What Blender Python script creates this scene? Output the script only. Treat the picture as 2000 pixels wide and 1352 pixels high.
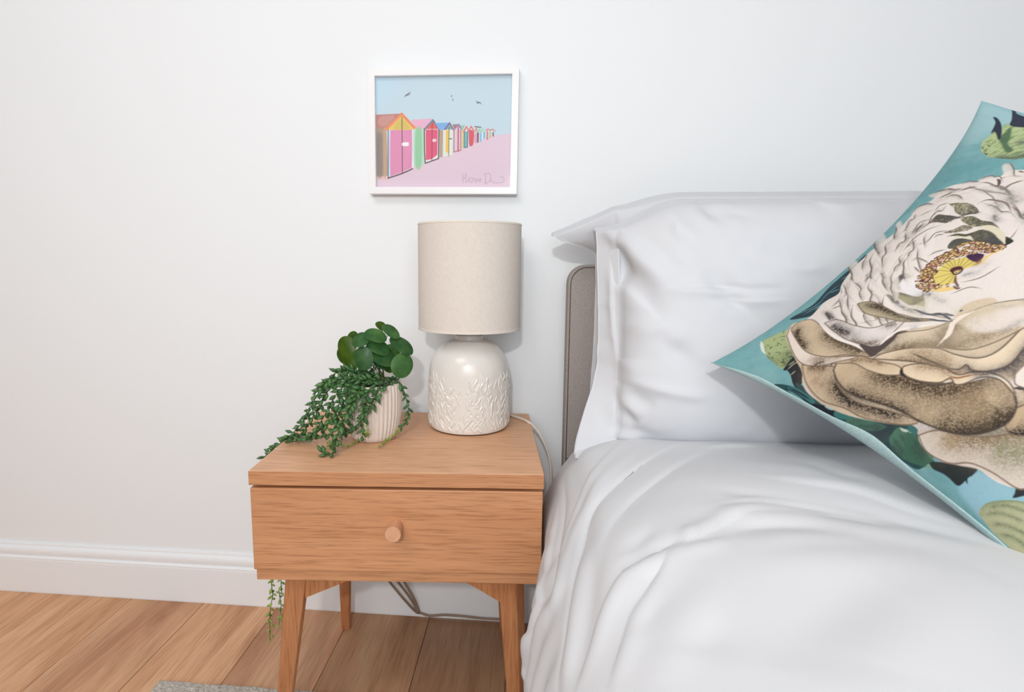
import bpy, bmesh, math, random
import numpy as np
from mathutils import Vector, Matrix
# ------------------------------------------------------------------ camera, light, exposure
S = bpy.context.scene
for _o in list(bpy.data.objects): bpy.data.objects.remove(_o)
COL = S.collection
CAM_POS = (0.4951, -1.2723, 0.8857)
FW = Vector((-0.0846, 0.9879, -0.1299)); RT = Vector((0.9962, 0.0863, 0.0069)); UP = Vector((-0.0180, 0.1288, 0.9915))
cd = bpy.data.cameras.new('camera'); cam = bpy.data.objects.new('camera', cd); COL.objects.link(cam)
_m = Matrix((RT, UP, -FW)).transposed().to_4x4(); _m.translation = CAM_POS
cam.matrix_world = _m
cd.sensor_width = 36; cd.lens = 36 * 1067.2 / 2000
cd.shift_x = (1000 - 939.35) / 2000; cd.shift_y = (660.13 - 676) / 2000
cd.clip_start = 0.02
S.camera = cam
S.view_settings.view_transform = 'Standard'; S.view_settings.look = 'None'
S.view_settings.gamma = 1; S.view_settings.use_curve_mapping = False
S.view_settings.exposure = -0.08
W = bpy.data.worlds.new('world'); S.world = W; W.use_nodes = True
W.node_tree.nodes['Background'].inputs[0].default_value = (0.85, 0.93, 1, 1)
W.node_tree.nodes['Background'].inputs[1].default_value = 1.0
def area(name, loc, target, sx, sy, power, col):
    l = bpy.data.lights.new(name, 'AREA'); l.shape = 'RECTANGLE'; l.size = sx; l.size_y = sy
    l.energy = power; l.color = col
    o = bpy.data.objects.new(name, l); COL.objects.link(o); o.location = loc
    o.rotation_euler = (Vector(target) - Vector(loc)).to_track_quat('-Z', 'Y').to_euler()
    return o
area('window_daylight', (0.55, -3.30, 1.60), (0.2, 0, 0.95), 2.2, 1.3, 34, (0.955, 0.98, 1.0))
area('ceiling_fill', (-0.50, -1.75, 2.44), (-0.50, -1.2, 0), 1.2, 1.2, 26, (1.0, 0.995, 0.985))  # unseen overhead fill, added to brighten the left wall and floor
area('camera_flash', (0.42, -2.00, 1.38), (0.36, 0, 0.78), 0.07, 0.05, 9.5, (1.0, 0.985, 0.97))

# ------------------------------------------------------------------ helpers
def link(o, parent=None):
    COL.objects.link(o)
    if parent is not None: o.parent = parent
    return o
def meta(o, label=None, cat=None, group=None, kind=None):
    if label: o['label'] = label
    if cat: o['category'] = cat
    if group: o['group'] = group
    if kind: o['kind'] = kind
    return o
def empty(name, loc=(0, 0, 0), rz=0, **k):
    o = bpy.data.objects.new(name, None); o.empty_display_size = .05
    o.location = loc; o.rotation_euler = (0, 0, rz); link(o); return meta(o, **k)
def finish(bm, name, mat, parent=None, smooth=False, angle=None, **k):
    bmesh.ops.recalc_face_normals(bm, faces=bm.faces)
    me = bpy.data.meshes.new(name); bm.to_mesh(me); bm.free()
    if smooth: me.polygons.foreach_set('use_smooth', [True] * len(me.polygons))
    if smooth and angle: me.set_sharp_from_angle(angle=angle)
    if mat: me.materials.append(mat)
    return meta(link(bpy.data.objects.new(name, me), parent), **k)
def box(bm, x0, x1, y0, y1, z0, z1, bev=0.0, seg=2):
    vs = [bm.verts.new(p) for p in [(x0, y0, z0), (x1, y0, z0), (x1, y1, z0), (x0, y1, z0), (x0, y0, z1), (x1, y0, z1), (x1, y1, z1), (x0, y1, z1)]]
    fs = [bm.faces.new([vs[i] for i in f]) for f in [(3, 2, 1, 0), (4, 5, 6, 7), (0, 1, 5, 4), (1, 2, 6, 5), (2, 3, 7, 6), (3, 0, 4, 7)]]
    if bev > 0:
        es = list({e for f in fs for e in f.edges})
        bmesh.ops.bevel(bm, geom=es, offset=bev, segments=seg, profile=.5, affect='EDGES')
def grid_mesh(name, P, mat, parent=None, wrap=False, smooth=True, **k):
    """P: (n,m,3) array -> one quad sheet"""
    n, m = P.shape[:2]
    idx = np.arange(n * m).reshape(n, m)
    if wrap:
        nx = np.roll(idx, -1, 1); a, b, c, d = idx[:-1], nx[:-1], nx[1:], idx[1:]
    else:
        a, b, c, d = idx[:-1, :-1], idx[:-1, 1:], idx[1:, 1:], idx[1:, :-1]
    q = np.stack([a, b, c, d], -1).reshape(-1, 4)
    return raw_mesh(name, P.reshape(-1, 3), q, mat, parent, smooth, **k)
def raw_mesh(name, V, F, mat, parent=None, smooth=True, **k):
    me = bpy.data.meshes.new(name)
    me.vertices.add(len(V)); me.vertices.foreach_set('co', np.ascontiguousarray(V, dtype=np.float32).ravel())
    me.loops.add(F.size); me.loops.foreach_set('vertex_index', np.ascontiguousarray(F, dtype=np.int32).ravel())
    me.polygons.add(len(F)); me.polygons.foreach_set('loop_start', np.arange(0, F.size, F.shape[1], dtype=np.int32))
    me.update(calc_edges=True)
    me.polygons.foreach_set('use_smooth', [smooth] * len(F))
    if mat: me.materials.append(mat)
    me.validate()
    return meta(link(bpy.data.objects.new(name, me), parent), **k)
def lathe(name, prof, mat, parent=None, seg=64, ribs=None, loc=(0, 0, 0), caps=(True, True), **k):
    """prof: list of (r,z)"""
    bm = bmesh.new(); rings = []
    for r, z in prof:
        ring = []
        for i in range(seg):
            a = 2 * math.pi * i / seg; rr = ribs(r, z, a) if ribs else r
            ring.append(bm.verts.new((loc[0] + rr * math.cos(a), loc[1] + rr * math.sin(a), loc[2] + z)))
        rings.append(ring)
    for A, B in zip(rings, rings[1:]):
        for i in range(seg): bm.faces.new((A[i], A[(i + 1) % seg], B[(i + 1) % seg], B[i]))
    if caps[0]: bm.faces.new(rings[0][::-1])
    if caps[1]: bm.faces.new(rings[-1])
    return finish(bm, name, mat, parent, smooth=True, angle=math.radians(50), **k)
def smooth_pts(pts, n=8, closed=False):
    P = np.asarray(pts, float); N = len(P)
    if N < 3: 
        t = np.linspace(0, 1, n + 1)[:, None]; return P[0] * (1 - t) + P[-1] * t
    out = []
    rng = range(N if closed else N - 1)
    for i in rng:
        if closed: p0, p1, p2, p3 = P[(i - 1) % N], P[i], P[(i + 1) % N], P[(i + 2) % N]
        else: p0, p1, p2, p3 = P[max(i - 1, 0)], P[i], P[i + 1], P[min(i + 2, N - 1)]
        for j in range(n):
            t = j / n
            out.append(.5 * ((2 * p1) + (-p0 + p2) * t + (2 * p0 - 5 * p1 + 4 * p2 - p3) * t * t + (-p0 + 3 * p1 - 3 * p2 + p3) * t ** 3))
    if not closed: out.append(P[-1])
    return np.array(out)
def tube(bm, pts, r, seg=8):
    pts = [Vector(p) for p in pts]; rings = []; prev = None
    for i, p in enumerate(pts):
        d = (pts[min(i + 1, len(pts) - 1)] - pts[max(i - 1, 0)]).normalized()
        if prev is None: prev = d.orthogonal().normalized()
        prev = (prev - d * prev.dot(d)).normalized(); b = d.cross(prev)
        rr = r(i / (len(pts) - 1)) if callable(r) else r
        rings.append([bm.verts.new(p + (prev * math.cos(2 * math.pi * k / seg) + b * math.sin(2 * math.pi * k / seg)) * rr) for k in range(seg)])
    for A, B in zip(rings, rings[1:]):
        for k in range(seg): bm.faces.new((A[k], A[(k + 1) % seg], B[(k + 1) % seg], B[k]))
    bm.faces.new(rings[0][::-1]); bm.faces.new(rings[-1])

# ------------------------------------------------------------------ materials
def lin(c):
    c = [x / 255 for x in c]
    return tuple(x / 12.92 if x <= .04045 else ((x + .055) / 1.055) ** 2.4 for x in c) + (1,)
class Mat:
    def __init__(s, name, col=(200, 200, 200), rough=.6, spec=.5, **kw):
        s.m = bpy.data.materials.new(name); s.m.use_nodes = True; s.nt = s.m.node_tree
        s.b = s.nt.nodes['Principled BSDF']; s.b.inputs['Base Color'].default_value = lin(col)
        s.b.inputs['Roughness'].default_value = rough; s.b.inputs['Specular IOR Level'].default_value = spec
        for k, v in kw.items(): s.b.inputs[k.replace('_', ' ')].default_value = v
    def n(s, t, **kw):
        nd = s.nt.nodes.new(t)
        for k, v in kw.items():
            if hasattr(nd, k) and k not in ('Scale',): setattr(nd, k, v)
            else: nd.inputs[k].default_value = v
        return nd
    def l(s, a, b): s.nt.links.new(a, b)
    def coords(s, scale=(1, 1, 1), kind='Object', rot=(0, 0, 0)):
        tc = s.n('ShaderNodeTexCoord'); mp = s.n('ShaderNodeMapping')
        mp.inputs['Scale'].default_value = scale; mp.inputs['Rotation'].default_value = rot
        s.l(tc.outputs[kind], mp.inputs[0]); return mp.outputs[0]
    def noise(s, co, scale, detail=3, rough=.5, dist=0):
        nd = s.n('ShaderNodeTexNoise'); nd.inputs['Scale'].default_value = scale; nd.inputs['Detail'].default_value = detail
        nd.inputs['Roughness'].default_value = rough; nd.inputs['Distortion'].default_value = dist
        s.l(co, nd.inputs['Vector']); return nd.outputs['Fac']
    def ramp(s, fac, stops):
        r = s.n('ShaderNodeValToRGB'); e = r.color_ramp.elements
        while len(e) > len(stops): e.remove(e[-1])
        while len(e) < len(stops): e.new(1)
        for el, (p, c) in zip(e, stops): el.position = p; el.color = c if len(c) == 4 else lin(c)
        s.l(fac, r.inputs[0]); return r.outputs[0]
    def mix(s, a, b, fac, mode='MIX'):
        m = s.n('ShaderNodeMix'); m.data_type = 'RGBA'; m.blend_type = mode
        for sock, v in ((m.inputs[0], fac), (m.inputs[6], a), (m.inputs[7], b)):
            if isinstance(v, (int, float)): sock.default_value = v
            elif isinstance(v, tuple): sock.default_value = v
            else: s.l(v, sock)
        return m.outputs[2]
    def base(s, c): s.l(c, s.b.inputs['Base Color'])
    def bump(s, h, strength=.2, dist=.001):
        b = s.n('ShaderNodeBump'); b.inputs['Strength'].default_value = strength; b.inputs['Distance'].default_value = dist
        if s.b.inputs['Normal'].is_linked: s.l(s.b.inputs['Normal'].links[0].from_socket, b.inputs['Normal'])
        s.l(h, b.inputs['Height']); s.l(b.outputs[0], s.b.inputs['Normal'])
        return s

def wood(name, dark, mid, light, axis='x', seed=0, rough=.45, contrast=1.0):
    """fine straight-grained oak; grain runs along the given object axis"""
    m = Mat(name, mid, rough, .4)
    st = {'x': (2.2, 60, 60), 'y': (60, 2.2, 60), 'z': (60, 60, 2.2)}[axis]
    st2 = {'x': (14, 330, 330), 'y': (330, 14, 330), 'z': (330, 330, 14)}[axis]
    tc = m.n('ShaderNodeTexCoord'); info = m.n('ShaderNodeObjectInfo')
    add = m.n('ShaderNodeVectorMath'); add.operation = 'ADD'
    sc = m.n('ShaderNodeVectorMath'); sc.operation = 'SCALE'; sc.inputs['Scale'].default_value = 7.3 + seed
    m.l(info.outputs['Random'], sc.inputs[0]); m.l(tc.outputs['Object'], add.inputs[0]); m.l(sc.outputs[0], add.inputs[1])
    def mp(s):
        q = m.n('ShaderNodeMapping'); q.inputs['Scale'].default_value = s; m.l(add.outputs[0], q.inputs[0]); return q.outputs[0]
    a = m.noise(mp(st), 1.0, 4, .6, .6); b = m.noise(mp(st2), 1.0, 3, .6, .1)
    broad = m.noise(mp((1.5, 1.5, 1.5)), 1.6, 2)
    c = m.ramp(a, [(.15, dark), (.5, mid), (.85, light)])
    f = m.ramp(b, [(.34, (0.55, 0.46, 0.4, 1)), (.50, (1, 1, 1, 1)), (.75, (1.12, 1.1, 1.08, 1))])
    c = m.mix(c, f, .55 * contrast, 'MULTIPLY')
    c = m.mix(c, m.ramp(broad, [(.3, (.88, .86, .84, 1)), (.7, (1.08, 1.06, 1.05, 1))]), .7, 'MULTIPLY')
    m.base(c); m.bump(b, .12, .0006)
    return m.m, m
# walls and trim
def plain(name, col, rough, bs=0, strength=.1, spec=.3, **kw):
    m = Mat(name, col, rough, spec, **kw)
    if bs: m.bump(m.noise(m.coords(), bs, 3), strength, .001)
    return m.m
M_wall = plain('wall_paint', (237, 240, 242), .75, 260, .05)
M_wall2 = plain('soft_grey_wall_paint', (176, 178, 182), .8)
M_ceil = plain('ceiling_paint', (240, 240, 239), .8)
M_trim = plain('trim_gloss', (238, 240, 242), .38, 40, .03, .4)
M_frame = plain('white_lacquer', (240, 239, 240), .35, 0, 0, .4)
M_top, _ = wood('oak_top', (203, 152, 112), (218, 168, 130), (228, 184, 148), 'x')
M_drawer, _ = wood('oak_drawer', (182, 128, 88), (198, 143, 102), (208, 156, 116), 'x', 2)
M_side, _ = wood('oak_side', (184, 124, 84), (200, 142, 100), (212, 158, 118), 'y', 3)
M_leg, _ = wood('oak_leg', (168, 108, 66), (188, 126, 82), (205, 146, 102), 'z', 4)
M_knob, _ = wood('oak_knob', (196, 142, 108), (212, 160, 126), (222, 172, 138), 'y', 5, .5, .2)
M_gap = plain('dark_gap', (70, 45, 30), .9)
def floor_mat():
    m = Mat('oak_floorboard', (190, 140, 100), .42, .4)
    tc = m.n('ShaderNodeTexCoord'); info = m.n('ShaderNodeObjectInfo')
    sc = m.n('ShaderNodeVectorMath'); sc.operation = 'SCALE'; sc.inputs['Scale'].default_value = 31.0
    m.l(info.outputs['Random'], sc.inputs[0])
    add = m.n('ShaderNodeVectorMath'); add.operation = 'ADD'; m.l(tc.outputs['Object'], add.inputs[0]); m.l(sc.outputs[0], add.inputs[1])
    def mp(s):
        q = m.n('ShaderNodeMapping'); q.inputs['Scale'].default_value = s; m.l(add.outputs[0], q.inputs[0]); return q.outputs[0]
    a = m.noise(mp((13, 1.3, 1)), 1.0, 5, .62, 1.1); b = m.noise(mp((260, 9, 1)), 1.0, 3, .6, .1); d = m.noise(mp((7, 1.6, 1)), 1.0, 2)
    c = m.ramp(a, [(.25, (178, 130, 94)), (.42, (206, 162, 126)), (.58, (222, 180, 144)), (.78, (234, 200, 168))])
    c = m.mix(c, m.ramp(b, [(.3, (.62, .55, .5, 1)), (.5, (1, 1, 1, 1)), (.75, (1.1, 1.08, 1.05, 1))]), .6, 'MULTIPLY')
    c = m.mix(c, m.ramp(d, [(.35, (.93, .84, .80, 1)), (.65, (1.05, 1.03, .98, 1))]), .8, 'MULTIPLY')
    c = m.mix(c, m.ramp(info.outputs['Random'], [(0, (.86, .83, .82, 1)), (.5, (1, .97, .95, 1)), (1, (1.04, 1.0, .94, 1))]), 1.0, 'MULTIPLY')
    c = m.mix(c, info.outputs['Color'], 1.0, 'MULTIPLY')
    m.base(c); m.bump(b, .1, .0005); return m.m
M_floor = floor_mat()
def fabric(name, col, col2, scale=1400, rough=.9, strength=.25, sheen=.0):
    m = Mat(name, col, rough, .15); m.b.inputs['Sheen Weight'].default_value = sheen
    co = m.coords((1, 1, 1)); a = m.noise(m.coords((1, 1, .25)), scale, 2); b = m.noise(m.coords((.25, .25, 1)), scale, 2)
    mx = m.mix(a, b, .5); c = m.ramp(mx, [(.38, col2), (.62, col)])
    m.base(c); m.bump(mx, strength, .0008); return m.m
M_cotton = plain('white_cotton', (211, 213, 217), .85, 900, .03, .2)
M_cotton2 = plain('white_duvet_cotton', (214, 215, 218), .85, 900, .03, .2)
M_head = fabric('grey_upholstery', (184, 175, 170), (146, 137, 133), 1500)
M_seam = plain('dark_seam', (96, 88, 84), .9)
M_mattress = plain('mattress_ticking', (225, 224, 220), .9)
def linen():
    m = Mat('cream_linen', (226, 214, 200), .9, .1)
    a = m.noise(m.coords((120, 120, 900)), 1, 2); b = m.noise(m.coords((900, 900, 90)), 1, 2)
    c = m.ramp(m.mix(a, b, .5), [(.35, (214, 204, 194)), (.65, (224, 215, 206))]); m.base(c); return m.m
M_shade = linen()
M_shade_trim = plain('shade_hem', (226, 217, 206), .8)
M_ceramic = plain('white_glazed_ceramic', (226, 221, 214), .22, 0, 0, .5)
M_metal = plain('white_lamp_fitting', (228, 224, 218), .4)
M_cord = plain('white_cable', (222, 210, 196), .5)
M_cord2 = plain('beige_cable', (150, 128, 110), .6)
M_felt = plain('felt_pad', (80, 60, 45), .9)
M_pot = plain('ribbed_stoneware', (226, 214, 204), .7, 300, .1)
M_soil = plain('dark_potting_soil', (70, 52, 44), .95, 120, .9)
def leafmat(name, c1, c2, rough=.4, scale=90):
    m = Mat(name, c1, rough, .4); info = m.n('ShaderNodeObjectInfo')
    c = m.ramp(m.noise(m.coords(), scale, 2), [(.3, c1), (.7, c2)])
    c = m.mix(c, m.ramp(info.outputs['Random'], [(0, (.72, .80, .74, 1)), (.6, (1, 1, 1, 1)), (1, (1.25, 1.2, 1.0, 1))]), 1.0, 'MULTIPLY')
    m.base(c); return m.m
M_bead = leafmat('bead_leaf_green', (42, 80, 46), (92, 132, 76))
M_bead_pale = leafmat('bead_leaf_pale', (128, 152, 62), (176, 186, 98))
M_coin = leafmat('coin_leaf_green', (56, 106, 60), (96, 144, 82), .35, 40)
M_coin_b = leafmat('coin_leaf_olive', (62, 98, 22), (98, 128, 34), .35, 40)
M_stem = plain('brown_stem', (92, 62, 44), .7)
M_vine = plain('vine_stem_green', (58, 92, 54), .6)
def rugmat():
    m = Mat('grey_rug_pile', (184, 178, 170), .95, .1)
    c = m.ramp(m.noise(m.coords(), 210, 4, .7), [(.3, (150, 143, 134)), (.5, (186, 180, 171)), (.7, (214, 208, 200))]); m.base(c)
    m.bump(m.noise(m.coords(), 260, 3), .8, .004); return m.m
M_rug = rugmat()
def vcol(name, rough=.8, bump=0):
    m = Mat(name, (255, 255, 255), rough, .25); at = m.n('ShaderNodeAttribute'); at.attribute_name = 'print'
    m.base(at.outputs['Color'])
    if bump: m.bump(m.noise(m.coords((1, 1, 1)), bump, 2), .35, .0006)
    return m.m
M_print = vcol('printed_paper', .6); M_cushion = vcol('printed_linen', .85, 1100)
M_cback = fabric('pale_aqua_linen', (184, 208, 208), (160, 190, 192), 1100)
def glassmat():
    m = bpy.data.materials.new('clear_glazing'); m.use_nodes = True; nt = m.node_tree; nt.nodes.clear()
    o = nt.nodes.new('ShaderNodeOutputMaterial'); mx = nt.nodes.new('ShaderNodeMixShader'); t = nt.nodes.new('ShaderNodeBsdfTransparent')
    g = nt.nodes.new('ShaderNodeBsdfGlossy'); g.inputs['Roughness'].default_value = .05; f = nt.nodes.new('ShaderNodeFresnel'); f.inputs[0].default_value = 1.06
    nt.links.new(f.outputs[0], mx.inputs[0]); nt.links.new(t.outputs[0], mx.inputs[1]); nt.links.new(g.outputs[0], mx.inputs[2]); nt.links.new(mx.outputs[0], o.inputs[0])
    return m
M_glass = glassmat()

# ------------------------------------------------------------------ cloth maths (numpy)
#PURE-BEGIN
def vnoise(x, y, seed=0):
    """smooth value noise in about -1..1"""
    xi = np.floor(x).astype(int); yi = np.floor(y).astype(int); fx = x - xi; fy = y - yi
    fx = fx * fx * (3 - 2 * fx); fy = fy * fy * (3 - 2 * fy)
    def h(a, b):
        n = (a * 374761393 + b * 668265263 + seed * 974634777) & 0x7fffffff
        n = ((n ^ (n >> 13)) * 1274126177) & 0x7fffffff
        return ((n ^ (n >> 16)) & 0xffff) / 32767.5 - 1
    return (h(xi, yi) * (1 - fx) + h(xi + 1, yi) * fx) * (1 - fy) + (h(xi, yi + 1) * (1 - fx) + h(xi + 1, yi + 1) * fx) * fy
def sm(a, b, x):
    t = np.clip((x - a) / (b - a), 0, 1); return t * t * (3 - 2 * t)
def polydist(A, B, pts):
    """distance to a polyline and the running fraction along it"""
    best = np.full(A.shape, 1e9); frac = np.zeros(A.shape); side = np.zeros(A.shape)
    seg = np.hypot(*(np.diff(pts, axis=0).T)); tot = seg.sum(); run = 0
    for (x0, y0), (x1, y1), L in zip(pts[:-1], pts[1:], seg):
        if L < 1e-9: continue
        t = np.clip(((A - x0) * (x1 - x0) + (B - y0) * (y1 - y0)) / L ** 2, 0, 1)
        dx = A - x0 - t * (x1 - x0); dy = B - y0 - t * (y1 - y0); d = np.hypot(dx, dy)
        m = d < best; best = np.where(m, d, best); frac = np.where(m, (run + t * L) / tot, frac)
        side = np.where(m, np.sign((x1 - x0) * dy - (y1 - y0) * dx), side); run += L
    return best, frac, side
def folds(A, B, F):
    """sum of crease profiles. F: (points, width, height, kind) ; kind 'r' ridge, 's' step (one flank steep)"""
    out = np.zeros(A.shape)
    for pts, w, h, kind in F:
        P = smooth_pts(pts, 6); d, t, s = polydist(A, B, P)
        taper = np.clip(np.sin(np.pi * np.clip(t, .02, .98)), 0, 1) ** .6
        if kind == 'r': out += h * np.exp(-(d / w) ** 2) * taper
        else: out += h * taper * np.where(s > 0, np.exp(-(d / (w * .35)) ** 2), np.exp(-(d / (w * 1.6)) ** 2))
    return out
# --- duvet: cross-section path from the bed's middle over the left edge down to the hem, changing along the bed
DV_BACK = [(2.02, .585), (1.70, .592), (1.3, .596), (1.0, .594), (.85, .592), (.74, .586), (.665, .577), (.61, .562), (.583, .533), (.563, .503), (.547, .469), (.539, .440), (.536, .40), (.536, .30), (.536, .20), (.536, .10)]
DV_FRONT = [(2.02, .62), (1.70, .640), (1.3, .648), (1.0, .642), (.85, .628), (.74, .610), (.665, .592), (.61, .568), (.575, .538), (.549, .503), (.534, .469), (.524, .430), (.514, .37), (.503, .28), (.497, .19), (.493, .09)]
DV_N = 420; DV_M = 380; DV_Y0 = -.075; DV_Y1 = -2.05
def duvet_base():
    a = smooth_pts(DV_BACK, 30); b = smooth_pts(DV_FRONT, 30)
    sa = np.linspace(0, 1, len(a))
    d = np.hypot(*np.diff(a, axis=0).T); arc = np.concatenate([[0], np.cumsum(d)]); 
    s = np.linspace(0, arc[-1], DV_N); s = arc[-1] * (s / arc[-1]) ** .8
    pa = np.stack([np.interp(s, arc, a[:, i]) for i in (0, 1)], -1); pb = np.stack([np.interp(s, arc, b[:, i]) for i in (0, 1)], -1)
    tv = np.linspace(0, 1, DV_M); y = DV_Y0 + (DV_Y1 - DV_Y0) * tv ** 1.35
    k = sm(-.36, -.62, y)[None, :, None]
    xz = pa[:, None, :] * (1 - k) + pb[:, None, :] * k
    # in front of the nightstand the drop spreads out; beside it it stays clear
    P = np.zeros((DV_N, DV_M, 3)); P[..., 0] = xz[..., 0]; P[..., 1] = y[None]; P[..., 2] = xz[..., 1]
    # the corner beside the headboard is tucked back and sags a little
    x_ = P[..., 0]; ys = -.095 - .125 * sm(.73, .615, x_); P[..., 1] = ys + (DV_Y1 - ys) * (tv ** 1.35)[None]
    P[..., 2] -= .034 * sm(-.36, -.21, P[..., 1]) * sm(.70, .60, x_)
    low = sm(.50, .30, P[..., 2]); fr = sm(-.425, -.455, P[..., 1]) * (1 - k[..., 0])
    P[..., 0] -= low * fr * .022
    return P, s
def normals(P):
    du = np.gradient(P, axis=0); dv = np.gradient(P, axis=1); n = np.cross(du, dv)
    return n / (np.linalg.norm(n, axis=-1, keepdims=True) + 1e-12)
# --- pillow: u 0..1 left to right, v 0..1 bottom to top, incl. flange
def pillow_base(spec, nu=260, nv=200):
    fl = spec['flange']; Wd = spec['w']; Hh = spec['h']
    u = np.linspace(-fl, Wd + fl, nu)[:, None] * np.ones((1, nv)); v = np.linspace(-fl, Hh + fl, nv)[None, :] * np.ones((nu, 1))
    uc = np.clip(u, 0, Wd) / Wd; vc = np.clip(v, 0, Hh) / Hh
    f = (1 - np.abs(2 * uc - 1) ** spec.get('pu', 5)) * (1 - np.abs(2 * vc - 1) ** spec.get('pv', 3.2)); f = np.clip(f, 0, 1) ** .5
    return u, v, f
def pillow_pos(spec, u, v, f, sgn):
    Wd = spec['w']; Hh = spec['h']
    x = spec['x'] + u; z = spec['z'] + v * 1.0
    y = spec['y0'] + (spec['y1'] - spec['y0']) * v / Hh - sgn * f * (spec['tf'] if sgn > 0 else spec['tb'])
    # pinch of the seam between the corners
    x = x + spec.get('pinch', .012) * np.sin(np.pi * np.clip(v / Hh, 0, 1)) * (1 - 2 * np.clip(u / Wd, 0, 1))
    lf = np.clip(-u, 0, 1); tf = np.clip(v - Hh, 0, 1); bf = np.clip(-v, 0, 1)
    x = x + lf * spec.get('lx', .3); y = y + lf * spec.get('ly', .85)
    z = z - tf * spec.get('tz', .75); y = y + tf * spec.get('ty', .8)
    z = z + bf * spec.get('bz', .9); y = y - bf * spec.get('by', .3)
    if spec['kind'] == 'front':
        w = sm(.13, .0, v); x = x - lf * .75 * w; y = y - lf * .80 * w; z = z - lf * .55 * w
        c = sm(.13, -.03, u) * sm(.10, .40, v / Hh * .4); z = z - .050 * sm(.14, -.02, u) ** 1.6 * sm(.25, 1.0, v / Hh)
    else:
        w = sm(Hh - .10, Hh + .02, v); x = x - lf * 1.75 * w; y = y - lf * .95 * w; z = z - lf * 1.05 * w
        z = z - .030 * sm(.16, -.02, u) ** 1.5 * sm(.4, 1.0, v / Hh)
    return np.stack([x, y, z], -1)
# --- scatter cushion
CL = np.array([0.7588, -0.46, 0.7474])
def cushion_frame(): 
    n = np.array([np.sin(np.radians(-50)) * np.cos(np.radians(35)), -np.cos(np.radians(-50)) * np.cos(np.radians(35)), np.sin(np.radians(35))])
    T = CT; U = T - CL; V = np.cross(U, n); return U, V, n
CT = np.array([1.0891, -0.4568, 1.1117])
C_BOW_U = .068; C_BOW_V = .105; C_H = .080
def cushion_pos(u, v, sgn):
    U, V, n = cushion_frame()
    g = lambda t: (4 * t * (1 - t)) ** .85
    uu = .5 + (u - .5) * (1 - 2 * C_BOW_U * g(v)); vv = .5 + (v - .5) * (1 - 2 * (C_BOW_V * (1 - v) + .05 * v) * g(u))
    cu_ = np.minimum(u, 1 - u); cv_ = np.minimum(v, 1 - v); cc = .006 * np.exp(-(cu_ ** 2 + cv_ ** 2) / .022 ** 2)
    uu = uu + cc * np.sign(.5 - u); vv = vv + cc * np.sign(.5 - v)
    hh = ((1 - (2 * u - 1) ** 2) * (1 - (2 * v - 1) ** 2)).clip(0) ** .62
    wob = .004 * vnoise(u * 5, v * 5, 3) * np.minimum(1, 12 * np.minimum(np.minimum(u, 1 - u), np.minimum(v, 1 - v)))
    h = sgn * hh * (C_H if sgn > 0 else C_H * .8) + wob
    return CL + uu[..., None] * U + vv[..., None] * V + h[..., None] * n
#SPEC
PIL_FRONT = dict(x=.655, z=.583, w=.76, h=.417, y0=-.315, y1=-.255, tf=.100, tb=.050, flange=.05, pinch=.006, seed=31, pu=7, pv=3.4, kind='front')
PIL_BACK = dict(x=.663, z=.600, w=.76, h=.425, y0=-.165, y1=-.150, tf=.062, tb=.045, flange=.05, pinch=.006, seed=41, pu=5, pv=3.2, kind='back')
#PURE-END

# ------------------------------------------------------------------ room
XL, XR, YF, YW, ZC = -2.1, 2.7, -3.4, .014, 2.5
def slab(name, *a, mat=M_wall):
    bm = bmesh.new(); box(bm, *a); return finish(bm, name, mat, kind='structure')
slab('wall_back', XL - .1, XR + .1, YW, YW + .1, -.05, ZC + .05)
slab('wall_left', XL - .1, XL, YF, YW, -.05, ZC + .05, mat=M_wall2)
slab('wall_right', XR, XR + .1, YF, YW, -.05, ZC + .05, mat=M_wall2)
slab('ceiling', XL - .1, XR + .1, YF - .1, YW + .1, ZC, ZC + .1, mat=M_ceil)
bm = bmesh.new()   # front wall with the window opening
wx0, wx1, wz0, wz1 = -.4, 1.9, .68, 2.22
for a in ((XL - .1, wx0, -.05, ZC), (wx1, XR + .1, -.05, ZC), (wx0, wx1, -.05, wz0), (wx0, wx1, wz1, ZC)):
    box(bm, a[0], a[1], YF - .1, YF, a[2], a[3])
finish(bm, 'wall_front', M_wall2, kind='structure')
bm = bmesh.new()
for a in ((wx0, wx0 + .06, wz0, wz1), (wx1 - .06, wx1, wz0, wz1), (wx0, wx1, wz0, wz0 + .06), (wx0, wx1, wz1 - .06, wz1), ((wx0 + wx1) / 2 - .03, (wx0 + wx1) / 2 + .03, wz0, wz1)):
    box(bm, a[0], a[1], YF - .07, YF - .02, a[2], a[3])
win = finish(bm, 'window_1', M_trim, kind='structure')
bm = bmesh.new(); box(bm, wx0 + .05, wx1 - .05, YF - .05, YF - .045, wz0 + .05, wz1 - .05); finish(bm, 'pane', M_glass, win)
# floor: sub-base + boards running away from the back wall
fl = slab('floor', XL - .1, XR + .1, YF - .1, YW + .1, -.06, -.0125, mat=M_gap)
PW = .201; x = .0595 - PW * 11; rnd = random.Random(4)
bm = bmesh.new(); box(bm, .0006, PW - .0006, 0, 1, -.0124, 0, .0011, 1)
_t = finish(bm, 'plank', M_floor, fl); plank_me = _t.data; bpy.data.objects.remove(_t)
def board(x, y0, y1):
    # own mesh so that the bevel stays true at every length
    b = bmesh.new(); box(b, .0006, PW - .0006, 0, y1 - y0 - .0012, -.0124, 0, .0010, 1)
    o = finish(b, 'plank', M_floor, fl); o.location = (x, y0, 0)
    k_ = round((x - .0595) / PW); t_ = {0: .60, 1: .55, 2: .62, -1: .92, -2: .98, -4: .94}.get(k_, 1.0); o.color = (t_, t_ * .98, t_ * .95, 1)  # boards under the nightstand darker: own plank tone plus painted-in shade
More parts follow.
